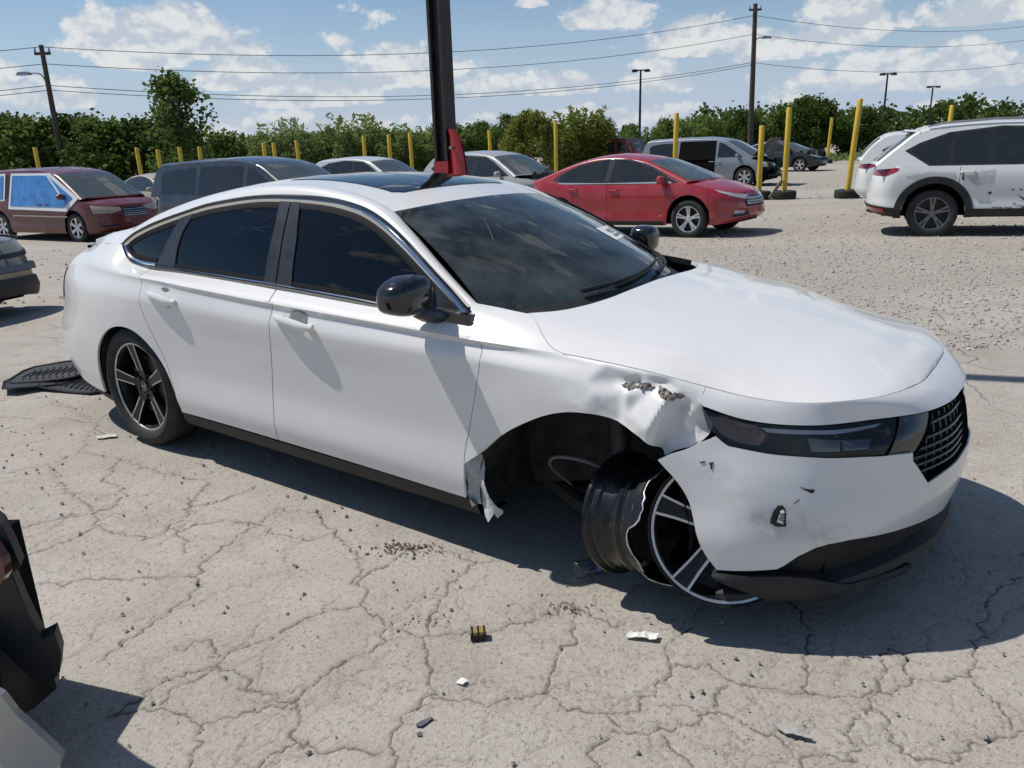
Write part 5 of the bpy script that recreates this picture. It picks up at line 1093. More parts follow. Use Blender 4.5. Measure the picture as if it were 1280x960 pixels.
        # lamps, grille, mirrors, handles, wheels
        def uv(pl, e): return [(e+(du if e == c.u0 else -du), c.v(e+(du if e == c.u0 else -du), z)) for du, z in pl]
        for pl in s.get('head', []): c.add('headlight', c.S, uv(pl, c.u1), s.get('lens', lens_grey), off=.006, sv=H, ins=0, res=.05)
        for pl in s.get('tailamp', []): c.add('tail_lamp', c.S, uv(pl, c.u0), red_lens, off=.008, sv=H, ins=0, res=.05)
        for pl in s.get('grille', []): c.addc('grille', c.S, uv(pl, c.u1), black_plastic, off=.006, sv=H, ins=0, res=.06)
        for pl in s.get('lower', []): c.add('intake', c.S, uv(pl, c.u1), black_plastic, off=.005, sv=H, ins=0, res=.06)
        mx_, mz = s['mirror']
        for sg in (0, 1):
            if ('mirror', sg) in skip: continue
            b = MB(); n, m = 16, 9; V = []
            for i in range(m+1):
                ph = math.pi*i/m-math.pi/2
                for j in range(n):
                    q = 2*math.pi*j/n; cc = abs(math.cos(ph))**.6; V.append((mx_+.07*math.copysign(abs(math.cos(q))**.7, math.cos(q))*cc, -c.wz(mz)-.13+.11*math.sin(ph), mz+.075*math.copysign(abs(math.sin(q))**.75, math.sin(q))*cc))
            b.add(V, [(i*n+j, i*n+(j+1) % n, (i+1)*n+(j+1) % n, (i+1)*n+j) for i in range(m) for j in range(n)])
            b.tube([(mx_+.02, -c.wz(mz)-.05, mz-.05), (mx_+.05, -c.wz(mz)+.03, mz-.07)], .025, 8)
            (b.mirror() if sg else b).build('mirror', s.get('mirmat') or P, c.root)
        for x, z in s.get('handles', []):
            y = c.S(np.array([x]), np.array([c.v(x, z)]))[0][1]
            for sg in (0, 1):
                b = MB(); b.tube([(x-.10, y-.005, z), (x-.08, y-.03, z), (x+.08, y-.03, z), (x+.10, y-.005, z)], .014, 6); (b.mirror() if sg else b).build('door_handle', s.get('hmat') or P, c.root)
        for ax in (s['fa'], s['ra']):
            for sg in (-1, 1):
                yc = sg*(s['W']-.115)
                alloy_wheel(s['rw'], .215, s.get('spokes', 5), sg > 0, c.root, (ax, yc, s['rw']-.008), s.get('rim'), s.get('double', False))
                b = MB(); n = 20; r = s['rw']+s.get('gap', .07)+.015; V = []
                for j in range(n+1):
                    q = R(-8+196*j/n); V += [(ax+r*math.cos(q), sg*(s['W']-.03), s['rw']+r*math.sin(q)), (ax+r*math.cos(q), sg*(s['W']-.34), s['rw']+r*math.sin(q))]
                V.append((ax, sg*(s['W']-.34), s['rw'])); F = [(2*j, 2*j+1, 2*j+3, 2*j+2) for j in range(n)]+[(2*j+1, 2*j+3, 2*n+2) for j in range(n)]
                b.add(V, F).build('wheel_well', inner_black, c.root)
        return c
    def mark(c, nm, pts, mt, off=.004, sg=0, par=None, surf=None):      # mark on the right-hand flank, outline in (x, z)
        P = resample([(x, c.v(x, z)*(c.zref-c.sp['zb'])) for x, z in pts], .02); P = P+rng.normal(0, .004, P.shape); P[:, 1] /= (c.zref-c.sp['zb'])
        return c.add(nm, c.S, P, mt, off=off, fl=.002, ins=0, res=.03, only=sg, sv=c.zref-c.sp['zb'])
# ---------------------------------------------------------------- the vehicles of the yard
SEDAN = dict(nose=2.27, tail=-2.23, W=.894, fa=1.3425, ra=-1.3425, rw=.33, zb=.21, rf=.62, rr=.50, res=.06,
    top=[(-2.23,.97),(-1.95,1.02),(-1.4,.985),(-.6,.94),(.3,.915),(.95,.925),(1.25,.925),(1.6,.87),(1.95,.77),(2.27,.66)],
    roof=[(1.28,.955),(.85,1.15),(.42,1.325),(0,1.405),(-.40,1.43),(-.85,1.385),(-1.3,1.265),(-1.75,1.11),(-2.02,1.02)], glass=(2, 5),
    win=[[(1.02,.97),(.62,1.19),(.25,1.32),(-.02,1.365),(-.20,1.375),(-.24,.965)], [(-.36,.965),(-.32,1.375),(-.62,1.355),(-.95,1.285),(-1.22,1.185),(-1.38,1.09),(-1.36,1.01),(-1.2,.985)]],
    trim=[[(1.14,.945),(.5,1.275),(.1,1.375),(-.3,1.40),(-.9,1.325),(-1.35,1.165),(-1.5,1.05),(-1.3,.965),(-.3,.94),(.6,.935)]],
    seams=[-1.02, -.27, .93, 1.72], head=[[(.22,.66),(.42,.60),(.92,.74),(.98,.80),(.62,.76)]], tailamp=[[(.35,.70),(.75,.72),(.80,.92),(.35,.92)]], grille=[[(0,.46),(.42,.46),(.46,.57),(.18,.64),(0,.64)]],
    lower=[[(.35,.28),(.75,.30),(.72,.38),(.38,.36)]], mirror=(.86,1.0), handles=[(-.13,.84),(-1.02,.87)], spokes=5, double=True)
SUV = dict(nose=2.24, tail=-2.31, W=.92, fa=1.35, ra=-1.35, rw=.362, zb=.30, rf=.55, rr=.45, res=.06, van=True, cat='car', gap=.085,
    top=[(-2.31,1.03),(-2.1,1.09),(-1.3,1.07),(0,1.035),(1.0,1.02),(1.4,1.03),(1.9,.98),(2.24,.86)],
    roof=[(1.42,1.06),(.95,1.33),(.50,1.56),(.05,1.645),(-.6,1.675),(-1.2,1.655),(-1.78,1.585),(-2.0,1.40),(-2.2,1.13)], glass=(2, 6),
    win=[[(1.12,1.09),(.72,1.33),(.40,1.50),(.02,1.555),(-.02,1.075)], [(-.18,1.08),(-.16,1.57),(-.6,1.575),(-1.0,1.545),(-1.12,1.53),(-1.12,1.11)], [(-1.17,1.11),(-1.17,1.52),(-1.45,1.44),(-1.66,1.34),(-1.70,1.30),(-1.42,1.115)]],
    trim=[[(1.26,1.06),(.62,1.44),(.30,1.57),(-.5,1.62),(-1.2,1.56),(-1.6,1.42),(-1.80,1.31),(-1.45,1.075),(0,1.05)]],
    seams=[-1.02, -.08, 1.02, 1.75], head=[[(.28,.80),(.45,.72),(.95,.84),(1.0,.92),(.6,.88)]], tailamp=[[(.40,.93),(.90,.93),(1.13,1.045),(.80,1.055),(.40,1.05)]], grille=[[(0,.48),(.40,.50),(.45,.80),(0,.82)]],
    lower=[[(.1,.35),(.8,.36),(.8,.45),(.1,.44)]], mirror=(.95,1.12), handles=[(.12,.93),(-.92,.97)], spokes=10)
VAN = dict(nose=2.56, tail=-2.60, W=.99, fa=1.54, ra=-1.54, rw=.35, zb=.20, rf=.62, rr=.35, res=.07, van=True, cat='van', wroof=.74,
    top=[(-2.60,1.06),(-2.4,1.09),(0,1.03),(1.2,1.0),(1.6,1.0),(2.1,.92),(2.56,.76)],
    roof=[(1.78,1.03),(1.25,1.36),(.78,1.62),(.3,1.72),(-.8,1.755),(-1.9,1.735),(-2.38,1.68),(-2.50,1.40),(-2.57,1.12)], glass=(2, 6),
    win=[[(1.45,1.06),(1.05,1.33),(.72,1.54),(.52,1.585),(.50,1.06)], [(.36,1.06),(.38,1.60),(-.3,1.625),(-.95,1.63),(-.97,1.07)], [(-1.10,1.08),(-1.09,1.63),(-1.8,1.605),(-2.15,1.55),(-2.25,1.46),(-2.20,1.10)]],
    seams=[-2.05, -1.05, .42, 1.45, 2.02], panels=['quarter_panel', 'quarter_panel', 'sliding_door', 'door', 'fender', 'bumper'], head=[[(.34,.70),(.55,.64),(1.02,.68),(1.05,.86),(.60,.84),(.36,.78)]], tailamp=[[(.42,.80),(.62,.80),(.66,1.06),(.46,1.06)]], grille=[[(0,.52),(.26,.54),(.36,.72),(0,.74)]],
    lower=[[(.15,.28),(.85,.30),(.85,.36),(.15,.34)]], mirror=(1.28,1.10), handles=[(.58,.92),(.30,.92)], spokes=6, double=False)
def spec(b, **k): d = dict(b); d.update(k); return d
# red sedan across the aisle
red_p = paint('red_metallic_paint', (.33,.018,.026), rough=.30, dirt=(.30,.20,.17,.16), dscale=3, coat=.7)
C = GCar('red_sedan', spec(SEDAN, rim=mat('bright_alloy', (.62,.62,.63), .3, metal=.6)), (2.62, 15.5), R(-37), 'dusty red four-door sedan standing behind the white sedan\'s windshield', paint_mat=red_p).build()
c_ = C
C.add('belt_trim', C.GS, [(1.02,.935),(-1.35,.965),(-1.38,.995),(-.3,.965),(1.0,.965)], mat('dull_chrome', (.5,.5,.5), .3, metal=.8), off=.008, fl=.003, ins=0)
C.add('sill', C.S, [(-.88,.0),(.88,.0),(.88,.10),(-.88,.10)], black_plastic, off=.004, sv=.7, ins=0)
chrome_dull = mat('dull_chrome', (.5,.5,.5), .3, metal=.8)
for z0 in (.50, .545, .59):
    C.addc('grille_bar', C.S, [(C.u1,C.v(C.u1-.2,z0)),(C.u1-.40,C.v(C.u1-.3,z0)),(C.u1-.40,C.v(C.u1-.3,z0+.03)),(C.u1,C.v(C.u1-.2,z0+.03))], chrome_dull, off=.016, sv=.7, ins=0, res=.05)
C.add('fog_lamp', C.S, [(C.u1-.72,.30),(C.u1-.50,.28),(C.u1-.48,.40),(C.u1-.72,.42)], lens_grey, off=.009, sv=.7, ins=0, res=.05)
# white damaged sport utility at the right edge
wsuv_p = paint('white_suv_paint', (.66,.665,.65), rough=.3, dirt=(.42,.38,.31,.10), dscale=3)
cx = spec(SUV, roof=[(1.42,1.06),(.95,1.33),(.50,1.56),(.05,1.645),(-.6,1.675),(-1.2,1.655),(-1.60,1.60),(-1.88,1.39),(-2.19,1.12)], rim=mat('dark_alloy', (.17,.17,.175), .35, metal=.7), double=True, spokes=5, res=.045)
S_ = GCar('white_suv', cx, (8.22, 12.72), R(-24), 'white sport utility vehicle with dented rear door at the right edge', paint_mat=wsuv_p)
S_.build()
for a in (1.35, -1.35):
    for sg in (0, 1):
        r0, r1 = .452, .55; us = [R(-10+200*j/30) for j in range(31)]; b = MB(); V = []
        for q in us:
            for r in (r0-.01, r0, r1, r1+.006):
                x, z = a+r*math.cos(q), .362+r*math.sin(q); z = max(z, .29); y = S_.S(np.array([x]), np.array([S_.v(x, z)]))[0][1]; V.append((x, y-(.016 if r in (r0, r1) else -.01), z))
        F = [(i*4+j, i*4+j+1, (i+1)*4+j+1, (i+1)*4+j) for i in range(30) for j in range(3)]; b.add(V, F); (b.mirror() if sg else b).build('arch_cladding', black_plastic, S_.root)
S_.add('sill_cladding', S_.S, [(-.85,0),(.85,0),(.85,.16),(-.85,.16)], black_plastic, off=.014, sv=.74, ins=0)
S_.add('bumper_cladding', S_.S, [(S_.u0,0),(-1.85,0),(-1.86,.17),(S_.u0,.17)], black_plastic, off=.014, sv=.74, ins=0)
S_.add('reflector', S_.S, [(S_.u0+.50,.06),(S_.u0+.95,.07),(S_.u0+.95,.135),(S_.u0+.50,.13)], red_lens, off=.024, sv=.74, ins=0, res=.04)
for sg in (0, 1):
    b = MB(); b.tube([(.3, -.66, 1.66), (.1, -.655, 1.70), (-.6, -.64, 1.725), (-1.3, -.645, 1.70), (-1.5, -.65, 1.655)], [.012,.018,.018,.018,.012], 8); (b.mirror() if sg else b).build('roof_rail', grey_alloy, S_.root)
b = MB(); b.box((-1.72, 0, 1.61), (.22, 1.10, .03), rot=_ry(.12), taper=.9); b.build('roof_spoiler', wsuv_p, S_.root)
scr = mat('scratch_dark', (.07,.065,.06), .8); dent = mat('dent_patch_grey', (.46,.47,.47), .6, var=.15, vscale=15)
for P_ in ([(-.98,.94),(-.55,.99),(-.58,.80),(-.80,.76)], [(-1.75,.92),(-1.45,.99),(-1.08,.96),(-1.06,.88),(-1.5,.85)]): S_.mark('dent', P_, dent, off=.003)  # flat grey patches mark where the panels are dented
for P_ in ([(-.12,1.0),(-.09,.82),(-.11,.60),(-.14,.62),(-.17,.90)], [(-.25,.62),(-.12,.52),(-.13,.56)], [(-.30,.50),(-.05,.38),(-.06,.42)], [(-.55,.44),(-.30,.435),(-.30,.425),(-.55,.43)], [(-.98,.98),(-.95,.84),(-1.0,.85)], [(-.63,.66),(-.58,.67),(-.58,.63),(-.62,.63)], [(-.33,.69),(-.29,.70),(-.30,.67)], [(-.22,.70),(-.18,.70),(-.19,.67)]): S_.mark('scratch', P_, scr, off=.006)
# small white SUV behind it
W2 = GCar('white_hatchback', spec(SUV, rim=grey_alloy, res=.08), (10.05, 17.5), R(-24), 'white hatchback with red tail lamp half hidden behind the dented white SUV', paint_mat=wsuv_p).build()
# maroon minivan with blue film over its windows
mar = paint('maroon_paint', (.115,.014,.017), rough=.35, dirt=(.20,.13,.11,.25), dscale=3)
RV = GCar('maroon_minivan', spec(VAN, rim=mat('bright_alloy', (.62,.62,.63), .3, metal=.6), lens=mat('yellowed_lens', (.40,.36,.24), .25, coat=.5)), (-11.53, 21.40), R(-28), 'maroon minivan with blue film taped over its door windows', paint_mat=mar).build()
film = mat('blue_plastic_film', (.06,.21,.50), .22, coat=.4, var=.3, vscale=4, bump=.5, bscale=9); tape = mat('white_tape', (.70,.71,.72), .5)
for poly_t, poly_f in (([(-1.02,.80),(-.98,1.68),(.62,1.66),(1.80,1.05),(1.38,.74)], [(-.93,.88),(-.90,1.62),(.56,1.60),(1.58,1.06),(1.28,.84)]), ([(-2.4,1.0),(-2.36,1.66),(-1.22,1.68),(-1.2,1.0)], [(-2.33,1.05),(-2.29,1.61),(-1.29,1.62),(-1.27,1.05)])):
    RV.add('white_tape', RV.GS, poly_t, tape, off=.022, fl=.01, ins=0, only=0); fo2 = RV.add('blue_film', RV.GS, poly_f, film, off=.034, fl=.01, ins=0, only=0, res=.10)
RV.add('white_tape', RV.GS, [(.50,1.62),(.56,1.62),(1.12,1.16),(1.07,1.14)], tape, off=.042, fl=.006, ins=0, only=0)
for z0 in (.55, .60, .65, .70): RV.addc('grille_bar', RV.S, [(RV.u1,RV.v(RV.u1-.2,z0)),(RV.u1-.30,RV.v(RV.u1-.2,z0)),(RV.u1-.31,RV.v(RV.u1-.2,z0+.016)),(RV.u1,RV.v(RV.u1-.2,z0+.016))], chrome_dull, off=.014, sv=.8, ins=0, res=.05)
RV.add('side_molding', RV.S, [(-.9,.50),(1.3,.50),(1.3,.535),(-.9,.535)], chrome_dull, off=.008, sv=.8, ins=0)
# dark grey minivan
dkp = paint('dark_blue_grey_paint', (.030,.036,.048), rough=.3, dirt=(.13,.13,.13,.25), dscale=4)
GCar('dark_minivan', spec(VAN, rim=grey_alloy), (-5.25, 17.6), R(-31), 'dark blue-grey minivan parked right behind the white sedan', paint_mat=dkp).build()
# white and grey utility vehicles, row behind
GCar('pale_suv', spec(SUV, rim=grey_alloy), (-4.25, 26.2), R(-34), 'pale silver-white SUV whose roof shows between the dark minivan and the post', paint_mat=paint('silver_white_paint', (.50,.505,.51), rough=.3, dirt=(.35,.33,.3,.2))).build()
GS_ = GCar('grey_suv', spec(SUV, rim=grey_alloy), (-.25, 22.8), R(-42), 'light grey SUV with smashed nose just right of the red-banded post', paint_mat=paint('light_grey_paint', (.36,.365,.365), rough=.35, dirt=(.28,.26,.23,.3))).build(skip=('hood',))
GCar('tan_sedan', spec(SEDAN, rim=grey_alloy), (-11.3, 27.0), R(-40), 'old tan sedan between the maroon minivan and the dark minivan', paint_mat=paint('tan_paint', (.36,.32,.25), rough=.4, dirt=(.28,.24,.18,.3))).build()
# silver van with its sliding door and hood open
SV = GCar('silver_van', spec(VAN, rim=mat('bright_alloy', (.62,.62,.63), .3, metal=.6)), (8.0, 31.5), R(-33), 'silver-blue van with open sliding door and raised hood', paint_mat=paint('silver_blue_paint', (.24,.26,.285), rough=.35, dirt=(.26,.25,.23,.2), metal=.3)).build(skip=('hood', (2, 0), (5, 0), (5, 1)))
SV.add('dark_doorway_sheet', SV.GS, [(-1.02,1.0),(-1.0,1.66),(.40,1.66),(.42,1.0)], inner_black, off=.012, fl=.01, ins=0, only=0)  # black sheet laid over the doorway as its shaded interior
b = MB(); rr_ = _ry(-.72); b.box((0, 0, 0), (1.0, 1.45, .03), rot=rr_, taper=.95); b.xf(t=(2.02, 0, 1.36)); b.build('hood', mat('hood_underside', (.04,.04,.042), .6, dirt=(.15,.14,.12,.4)), SV.root)
def wreck_lumps(par, x, z, n, sx, sy, sz, seed, mt=None):
    r = np.random.default_rng(seed); b = MB()
    for i in range(n):
        q = r.uniform(-1, 1, 3); b.box((x+q[0]*sx, q[1]*sy, z+q[2]*sz), r.uniform(.08, .34, 3), rot=_rz(r.uniform(0, 3))@_ry(r.uniform(-.6, .6)), taper=r.uniform(.5, 1))
    b.build('engine_wreckage', mt or mat('engine_dark', (.035,.034,.033), .6, metal=.3, var=.5, vscale=8), par, smooth=False)
wreck_lumps(SV.root, 2.1, .62, 34, .40, .78, .28, 3); wreck_lumps(GS_.root, 1.85, .88, 34, .40, .72, .16, 5)
b = MB(); b.tube(smooth_line([(2.45,-.5,.5),(2.75,-.6,.45),(2.9,-.7,.15),(3.2,-.72,.02)], .1), .035, 6); b.build('hanging_cable', black_plastic, SV.root)
# dark sedan with its nose torn off
DS = GCar('dark_sedan', spec(SEDAN, rim=mat('bright_alloy', (.62,.62,.63), .3, metal=.6)), (13.9, 41.2), R(-43), 'black sedan with torn-up hood beyond the yellow posts', paint_mat=paint('black_paint', (.014,.015,.017), rough=.3, dirt=(.1,.095,.085,.3))).build(skip=('hood',))
wreck_lumps(DS.root, 1.6, .82, 30, .45, .65, .10, 8)
# red off-roader
JEEP = spec(SUV, nose=1.95, tail=-2.0, W=.86, fa=1.22, ra=-1.22, rw=.40, zb=.45, rf=.25, rr=.18, wroof=.80, crown=.03, top=[(-2.0,1.15),(0,1.15),(.6,1.15),(.9,1.18),(1.9,1.12),(1.95,1.08)],
    roof=[(.78,1.18),(.62,1.50),(.45,1.78),(.2,1.83),(-.8,1.84),(-1.6,1.83),(-1.85,1.80),(-1.90,1.5),(-1.93,1.18)], win=[[(.55,1.20),(.36,1.68),(-.22,1.72),(-.22,1.20)], [(-.36,1.20),(-.36,1.72),(-1.0,1.72),(-1.0,1.20)], [(-1.12,1.20),(-1.12,1.72),(-1.78,1.70),(-1.80,1.20)]], trim=[], bowf=.05, bowr=.02,
    seams=[-1.05, -.28, .62, 1.0], head=[[(.50,.86),(.72,.86),(.72,1.04),(.50,1.04)]], tailamp=[[(.6,.9),(.75,.9),(.75,1.05),(.6,1.05)]], grille=[[(0,.72),(.42,.72),(.42,1.0),(0,1.0)]], lower=[], mirror=(.66,1.32), handles=[(-.2,1.0),(-.95,1.0)], spokes=5, cat='car')
JP = GCar('red_off_roader', JEEP, (6.6, 44.0), R(-36), 'boxy red off-road vehicle with black roof behind the red sedan', paint_mat=paint('red_paint', (.20,.015,.02), rough=.4, dirt=(.2,.15,.12,.25))).build()
JP.addc('soft_top', JP.T, [(JP.rk[2],0),(JP.rk[6],0),(JP.rk[6],1),(JP.rk[2],1)], mat('black_canvas', (.012,.012,.013), .9), off=.01, flip=True)
# ---------------------------------------------------------------- steel post with red band behind the sedan
post_steel = mat('brown_black_steel', (.030,.024,.022), .45, metal=.3, var=.25, vscale=12, dirt=(.10,.08,.06,.3), dscale=8)
red_sheet = mat('red_painted_steel', (.34,.012,.018), .4, coat=.3, var=.12, vscale=10)
px0, py0 = -.44, 6.12; pz = float(gzf(px0, py0))
pr = empty('steel_post', (px0, py0, pz), R(-36), 'tall brown-black steel post with red band rising behind the white sedan', 'post')
b = MB()
for sx, wdt in ((-.050, .024), (.050, .024)): b.box((sx, 0, 3.6), (wdt, .118, 7.2))
b.box((0, 0, 3.6), (.08, .035, 7.2)); b.build('column', post_steel, pr, smooth=False)
b = MB(); b.box((0, 0, 1.412), (.136, .128, .085)); b.build('red_band', red_sheet, pr, smooth=False)
b = MB(); b.box((0, 0, .02), (.36, .36, .04)); b.build('base_plate', post_steel, pr, smooth=False)
# curved red guard plate on its right-hand side
n, k = 14, 8; V = []
for i in range(n):
    t = i/(n-1); z = 1.06+.62*t; wd_ = .16*math.sqrt(max(0.0, 1-max(0, (t-.45)/.58)**2.2))+.015
    for j in range(k): s_ = j/(k-1); V.append((.065+wd_*s_, -.03-.05*math.sin(s_*2.2), z))
F = [(i*k+j, i*k+j+1, (i+1)*k+j+1, (i+1)*k+j) for i in range(n-1) for j in range(k-1)]; V = np.array(V)
b = MB(); b.add(V, F); b.add(V+[0, .02, 0], [f[::-1] for f in F]); go = b.build('guard_plate', red_sheet, pr); 
b = MB(); b.tube([(.13,-.075,1.55),(.13,-.10,1.55)], .014, 10); b.build('bolt', steel, pr)
# ---------------------------------------------------------------- yellow marker posts, some standing in old tyres
yel = mat('yellow_post_paint', (.62,.42,.03), .5, var=.08, vscale=6, dirt=(.25,.20,.10,.35), dscale=5)
PCOUNT = [0]
def yellow_post(x, y, h, lean, label, tyre=False, r=.075, group='yellow marker posts'):
    z = float(gzf(x, y)); o = empty('yellow_post', (x, y, z), rng.uniform(0, 6), label, 'post', group)
    b = MB(); b.tube([(0, 0, 0), (lean*.5, 0, h*.5), (lean, 0, h-.02), (lean, 0, h)], [r, r, r, r*.82], 14); b.build('pole', yel, o)
    o.rotation_euler = (0, 0, 0)
    if tyre:
        t = tyre_mb(.34, .20, .235, 36); t.xf(M=_rx(math.pi/2), t=(0, 0, .118)); to = t.build('tyre_base', rubber, o)
        f_ = MB().lathe([(0, 0), (.21, 0)], 24); f_.xf(M=_rx(math.pi/2), t=(0, 0, .12)); f_.build('concrete_fill', mat('old_concrete', (.30,.28,.25), .9), to)
    return o
lab = lambda s: s
for (x, y, h, ln, tl) in ((7.38, 23.6, 2.05, -.02, 'shortest of the three yellow posts in tyres, beside the silver van\'s nose'), (8.02, 23.3, 2.5, -.02, 'middle one of the three yellow posts standing in tyres'), (9.55, 22.6, 2.62, .12, 'leaning yellow post in a tyre, nearest the white SUV')):
    yellow_post(x, y, h, ln, tl, True)
b = MB(); b.box((7.75, 23.25, float(gzf(7.75, 23.25))+.28), (.08, .05, .60), rot=_ry(.6)); tag(b.build('broken_board', mat('old_wood', (.22,.17,.12), .8, var=.3), None, smooth=False), 'short brown board leaning on the middle yellow post\'s tyre', 'board')
for (u, Y, X, h, lb) in ((0, 49, 19.3, 2.6, 'distant faded yellow post in a tyre by the dark hedge'),): yellow_post(X, Y, h, .1, lb, True, .09)
LEFT = [(-13.8, 31, 'first'), (-13.2, 31.4, 'second'), (-12.5, 31.8, 'third'), (-11.9, 32, 'fourth'), (-9.65, 33, 'fifth'), (-9.2, 33, 'sixth'), (-8.35, 33.4, 'seventh'), (-5.8, 34, 'eighth'), (-4.75, 34, 'ninth'), (-3.9, 34.3, 'tenth'), (-.6, 35, 'eleventh')]
for x, y, w_ in LEFT: yellow_post(x, y, 2.30+.018*(x+14)+rng.uniform(-.08, .08), rng.normal(0, .04), 'yellow post along the tree line, %s from the left' % w_)
yellow_post(-17.6, 31, 2.5, 0, 'weathered yellow post at the tall dark hedge, leftmost of all', group='yellow marker posts')
yellow_post(2.05, 33, 2.65, .0, 'yellow post between the grey SUV and the red sedan')
yellow_post(5.3, 25.5, 2.55, .0, 'yellow post rising behind the red sedan\'s roof')
yellow_post(15.6, 29.0, 2.55, .05, 'taller yellow post behind the white SUV\'s roof'); yellow_post(15.0, 29.4, 1.9, .0, 'shorter yellow post beside the taller one behind the white SUV')
yellow_post(21.4, 31.5, 2.5, .0, 'yellow post above the white SUV\'s roof at the right edge')
# ---------------------------------------------------------------- poles, lamps and wires
wood = mat('weathered_pole_wood', (.075,.058,.045), .85, var=.3, vscale=6, bump=.4, bscale=30); galv = mat('galvanised', (.36,.37,.38), .5, metal=.6); dark_metal = mat('dark_metal', (.03,.03,.032), .5, metal=.4)
def pole(x, y, h, r, label, lean=0, lamp=None, arm=None, name='utility_pole'):
    z = float(gzf(x, y))-.1; o = empty(name, (x, y, z), 0, label, 'pole'); b = MB(); b.tube([(0, 0, 0), (lean*.5, 0, h*.5), (lean, 0, h)], [r, r*.85, r*.68], 12); b.build('pole', wood, o)
    if arm:
        b = MB(); b.box((lean*.97, 0, h-.35), (arm, .10, .12)); b.build('crossarm', wood, o)
        for s in (-.45, .45): b = MB(); b.tube([(lean+arm*s, 0, h-.29), (lean+arm*s, 0, h-.10)], [.05, .03], 8); b.build('insulator', galv, o)
    if lamp:
        hz, dx = lamp; P = smooth_line([(lean*hz/h, 0, hz-.5), (lean*hz/h+dx*.35, 0, hz+.05), (lean*hz/h+dx, 0, hz+.12)], .1); b = MB(); b.tube(P, .035, 8); b.build('lamp_arm', galv, o)
        s = math.copysign(1, dx); b = MB(); b.box((lean*hz/h+dx+s*.25, 0, hz+.10), (.62, .26, .14), taper=.7); b.build('lamp_head', galv, o)
    return o
pole(-20.45, 38, 7.0, .14, 'wooden utility pole with curved street lamp above the left hedge', .05, (5.75, -.75), .7)
pole(16.45, 55, 9.85, .20, 'tall dark utility pole carrying the wires, behind the yellow posts', -.2, (7.75, .55), .8)
def flood(x, y, h, label):
    z = float(gzf(x, y)); o = empty('floodlight_mast', (x, y, z), 0, label, 'lamp post'); b = MB(); b.tube([(0, 0, 0), (0, 0, h)], [.14, .09], 10); b.build('mast', dark_metal, o); b = MB(); b.box((0, 0, h), (1.7, .12, .12)); b.build('crossbar', dark_metal, o)
    for s in (-.7, .0, .7) if h > 9.4 else (-.6, .6): b = MB(); b.box((s, -.15, h-.05), (.5, .5, .24), taper=.75); b.build('floodlight', dark_metal, o)
flood(13.1, 80, 7.9, 'twin floodlight mast behind the silver van'); flood(41.2, 90, 7.5, 'triple floodlight mast over the far woods'); flood(56.5, 110, 7.0, 'small distant floodlight mast at the far right')
def wire(a, m, c, label, r=.015):
    a, m, c = map(np.array, (a, m, c)); t = np.linspace(0, 1, 40)[:, None]; P = a*(1-t)*(1-2*t)+m*4*t*(1-t)+c*t*(2*t-1); b = MB(); b.tube(P, r, 5)
    tag(b.build('power_line', mat('black_cable', (.02,.02,.02), .6), None), label, 'wire', 'overhead wires')
LP, RP = np.array((-20.42, 38, 0)), np.array((16.25, 55, 0))
for za, zm, zb_, nm, nm2 in ((6.15, 6.45, 8.75, 'top', 8.9), (5.45, 5.65, 7.65, 'middle', 7.9), (4.55, 4.45, 5.95, 'lower', 6.2), (4.35, 4.2, 5.80, 'lowest', 5.95)):
    wire(LP+[0, 0, za], (-11.95, 46, zm) if False else ((LP+RP)/2+[0, 0, (za+zb_)/2-1.15]), RP+[0, 0, zb_], '%s overhead wire between the two utility poles' % nm)
    if nm != 'lowest': wire(RP+[0, 0, zb_], RP+[16, 8, (zb_+nm2)/2-.5], RP+[32, 16, nm2+1.0], '%s overhead wire running right from the tall pole' % nm)
    wire(LP+[0, 0, za], LP+[-14, -5, za-.9], LP+[-28, -10, za-.2], '%s overhead wire running left from the lamp pole' % nm)
# ---------------------------------------------------------------- trees
def leaf_material(name, c1, c2):
    m = bpy.data.materials.new(name); m.use_nodes = True; t = m.node_tree; L = t.links
    for n in list(t.nodes): t.nodes.remove(n)
    o = t.nodes.new('ShaderNodeOutputMaterial'); d = t.nodes.new('ShaderNodeBsdfDiffuse'); tr = t.nodes.new('ShaderNodeBsdfTranslucent'); mx_ = t.nodes.new('ShaderNodeMixShader'); mx_.inputs[0].default_value = .42
    tc_ = t.nodes.new('ShaderNodeTexCoord'); n = t.nodes.new('ShaderNodeTexNoise'); n.inputs['Scale'].default_value = 1.6; n.inputs['Detail'].default_value = 3; oi = t.nodes.new('ShaderNodeObjectInfo')
    L.new(tc_.outputs['Object'], n.inputs['Vector']); a = t.nodes.new('ShaderNodeMath'); a.operation = 'ADD'; L.new(n.outputs['Fac'], a.inputs[0]); mu = t.nodes.new('ShaderNodeMath'); mu.operation = 'MULTIPLY_ADD'; L.new(oi.outputs['Random'], mu.inputs[0]); mu.inputs[1].default_value = .35; mu.inputs[2].default_value = -.17; L.new(mu.outputs[0], a.inputs[1])
    r = t.nodes.new('ShaderNodeValToRGB'); r.color_ramp.elements[0].position = .32; r.color_ramp.elements[1].position = .70; r.color_ramp.elements[0].color = (*c1, 1); r.color_ramp.elements[1].color = (*c2, 1); L.new(a.outputs[0], r.inputs[0])
    L.new(r.outputs[0], d.inputs[0]); L.new(r.outputs[0], tr.inputs[0]); L.new(d.outputs[0], mx_.inputs[1]); L.new(tr.outputs[0], mx_.inputs[2]); L.new(mx_.outputs[0], o.inputs[0]); return m
leaf_dark = leaf_material('dark_leaves', (.042,.068,.020), (.120,.175,.050)); leaf_mid = leaf_material('green_leaves', (.078,.118,.028), (.175,.240,.065)); leaf_willow = leaf_material('willow_leaves', (.135,.180,.055), (.29,.355,.135)); leaf_yel = leaf_material('yellow_green_leaves', (.165,.19,.042), (.34,.36,.105))
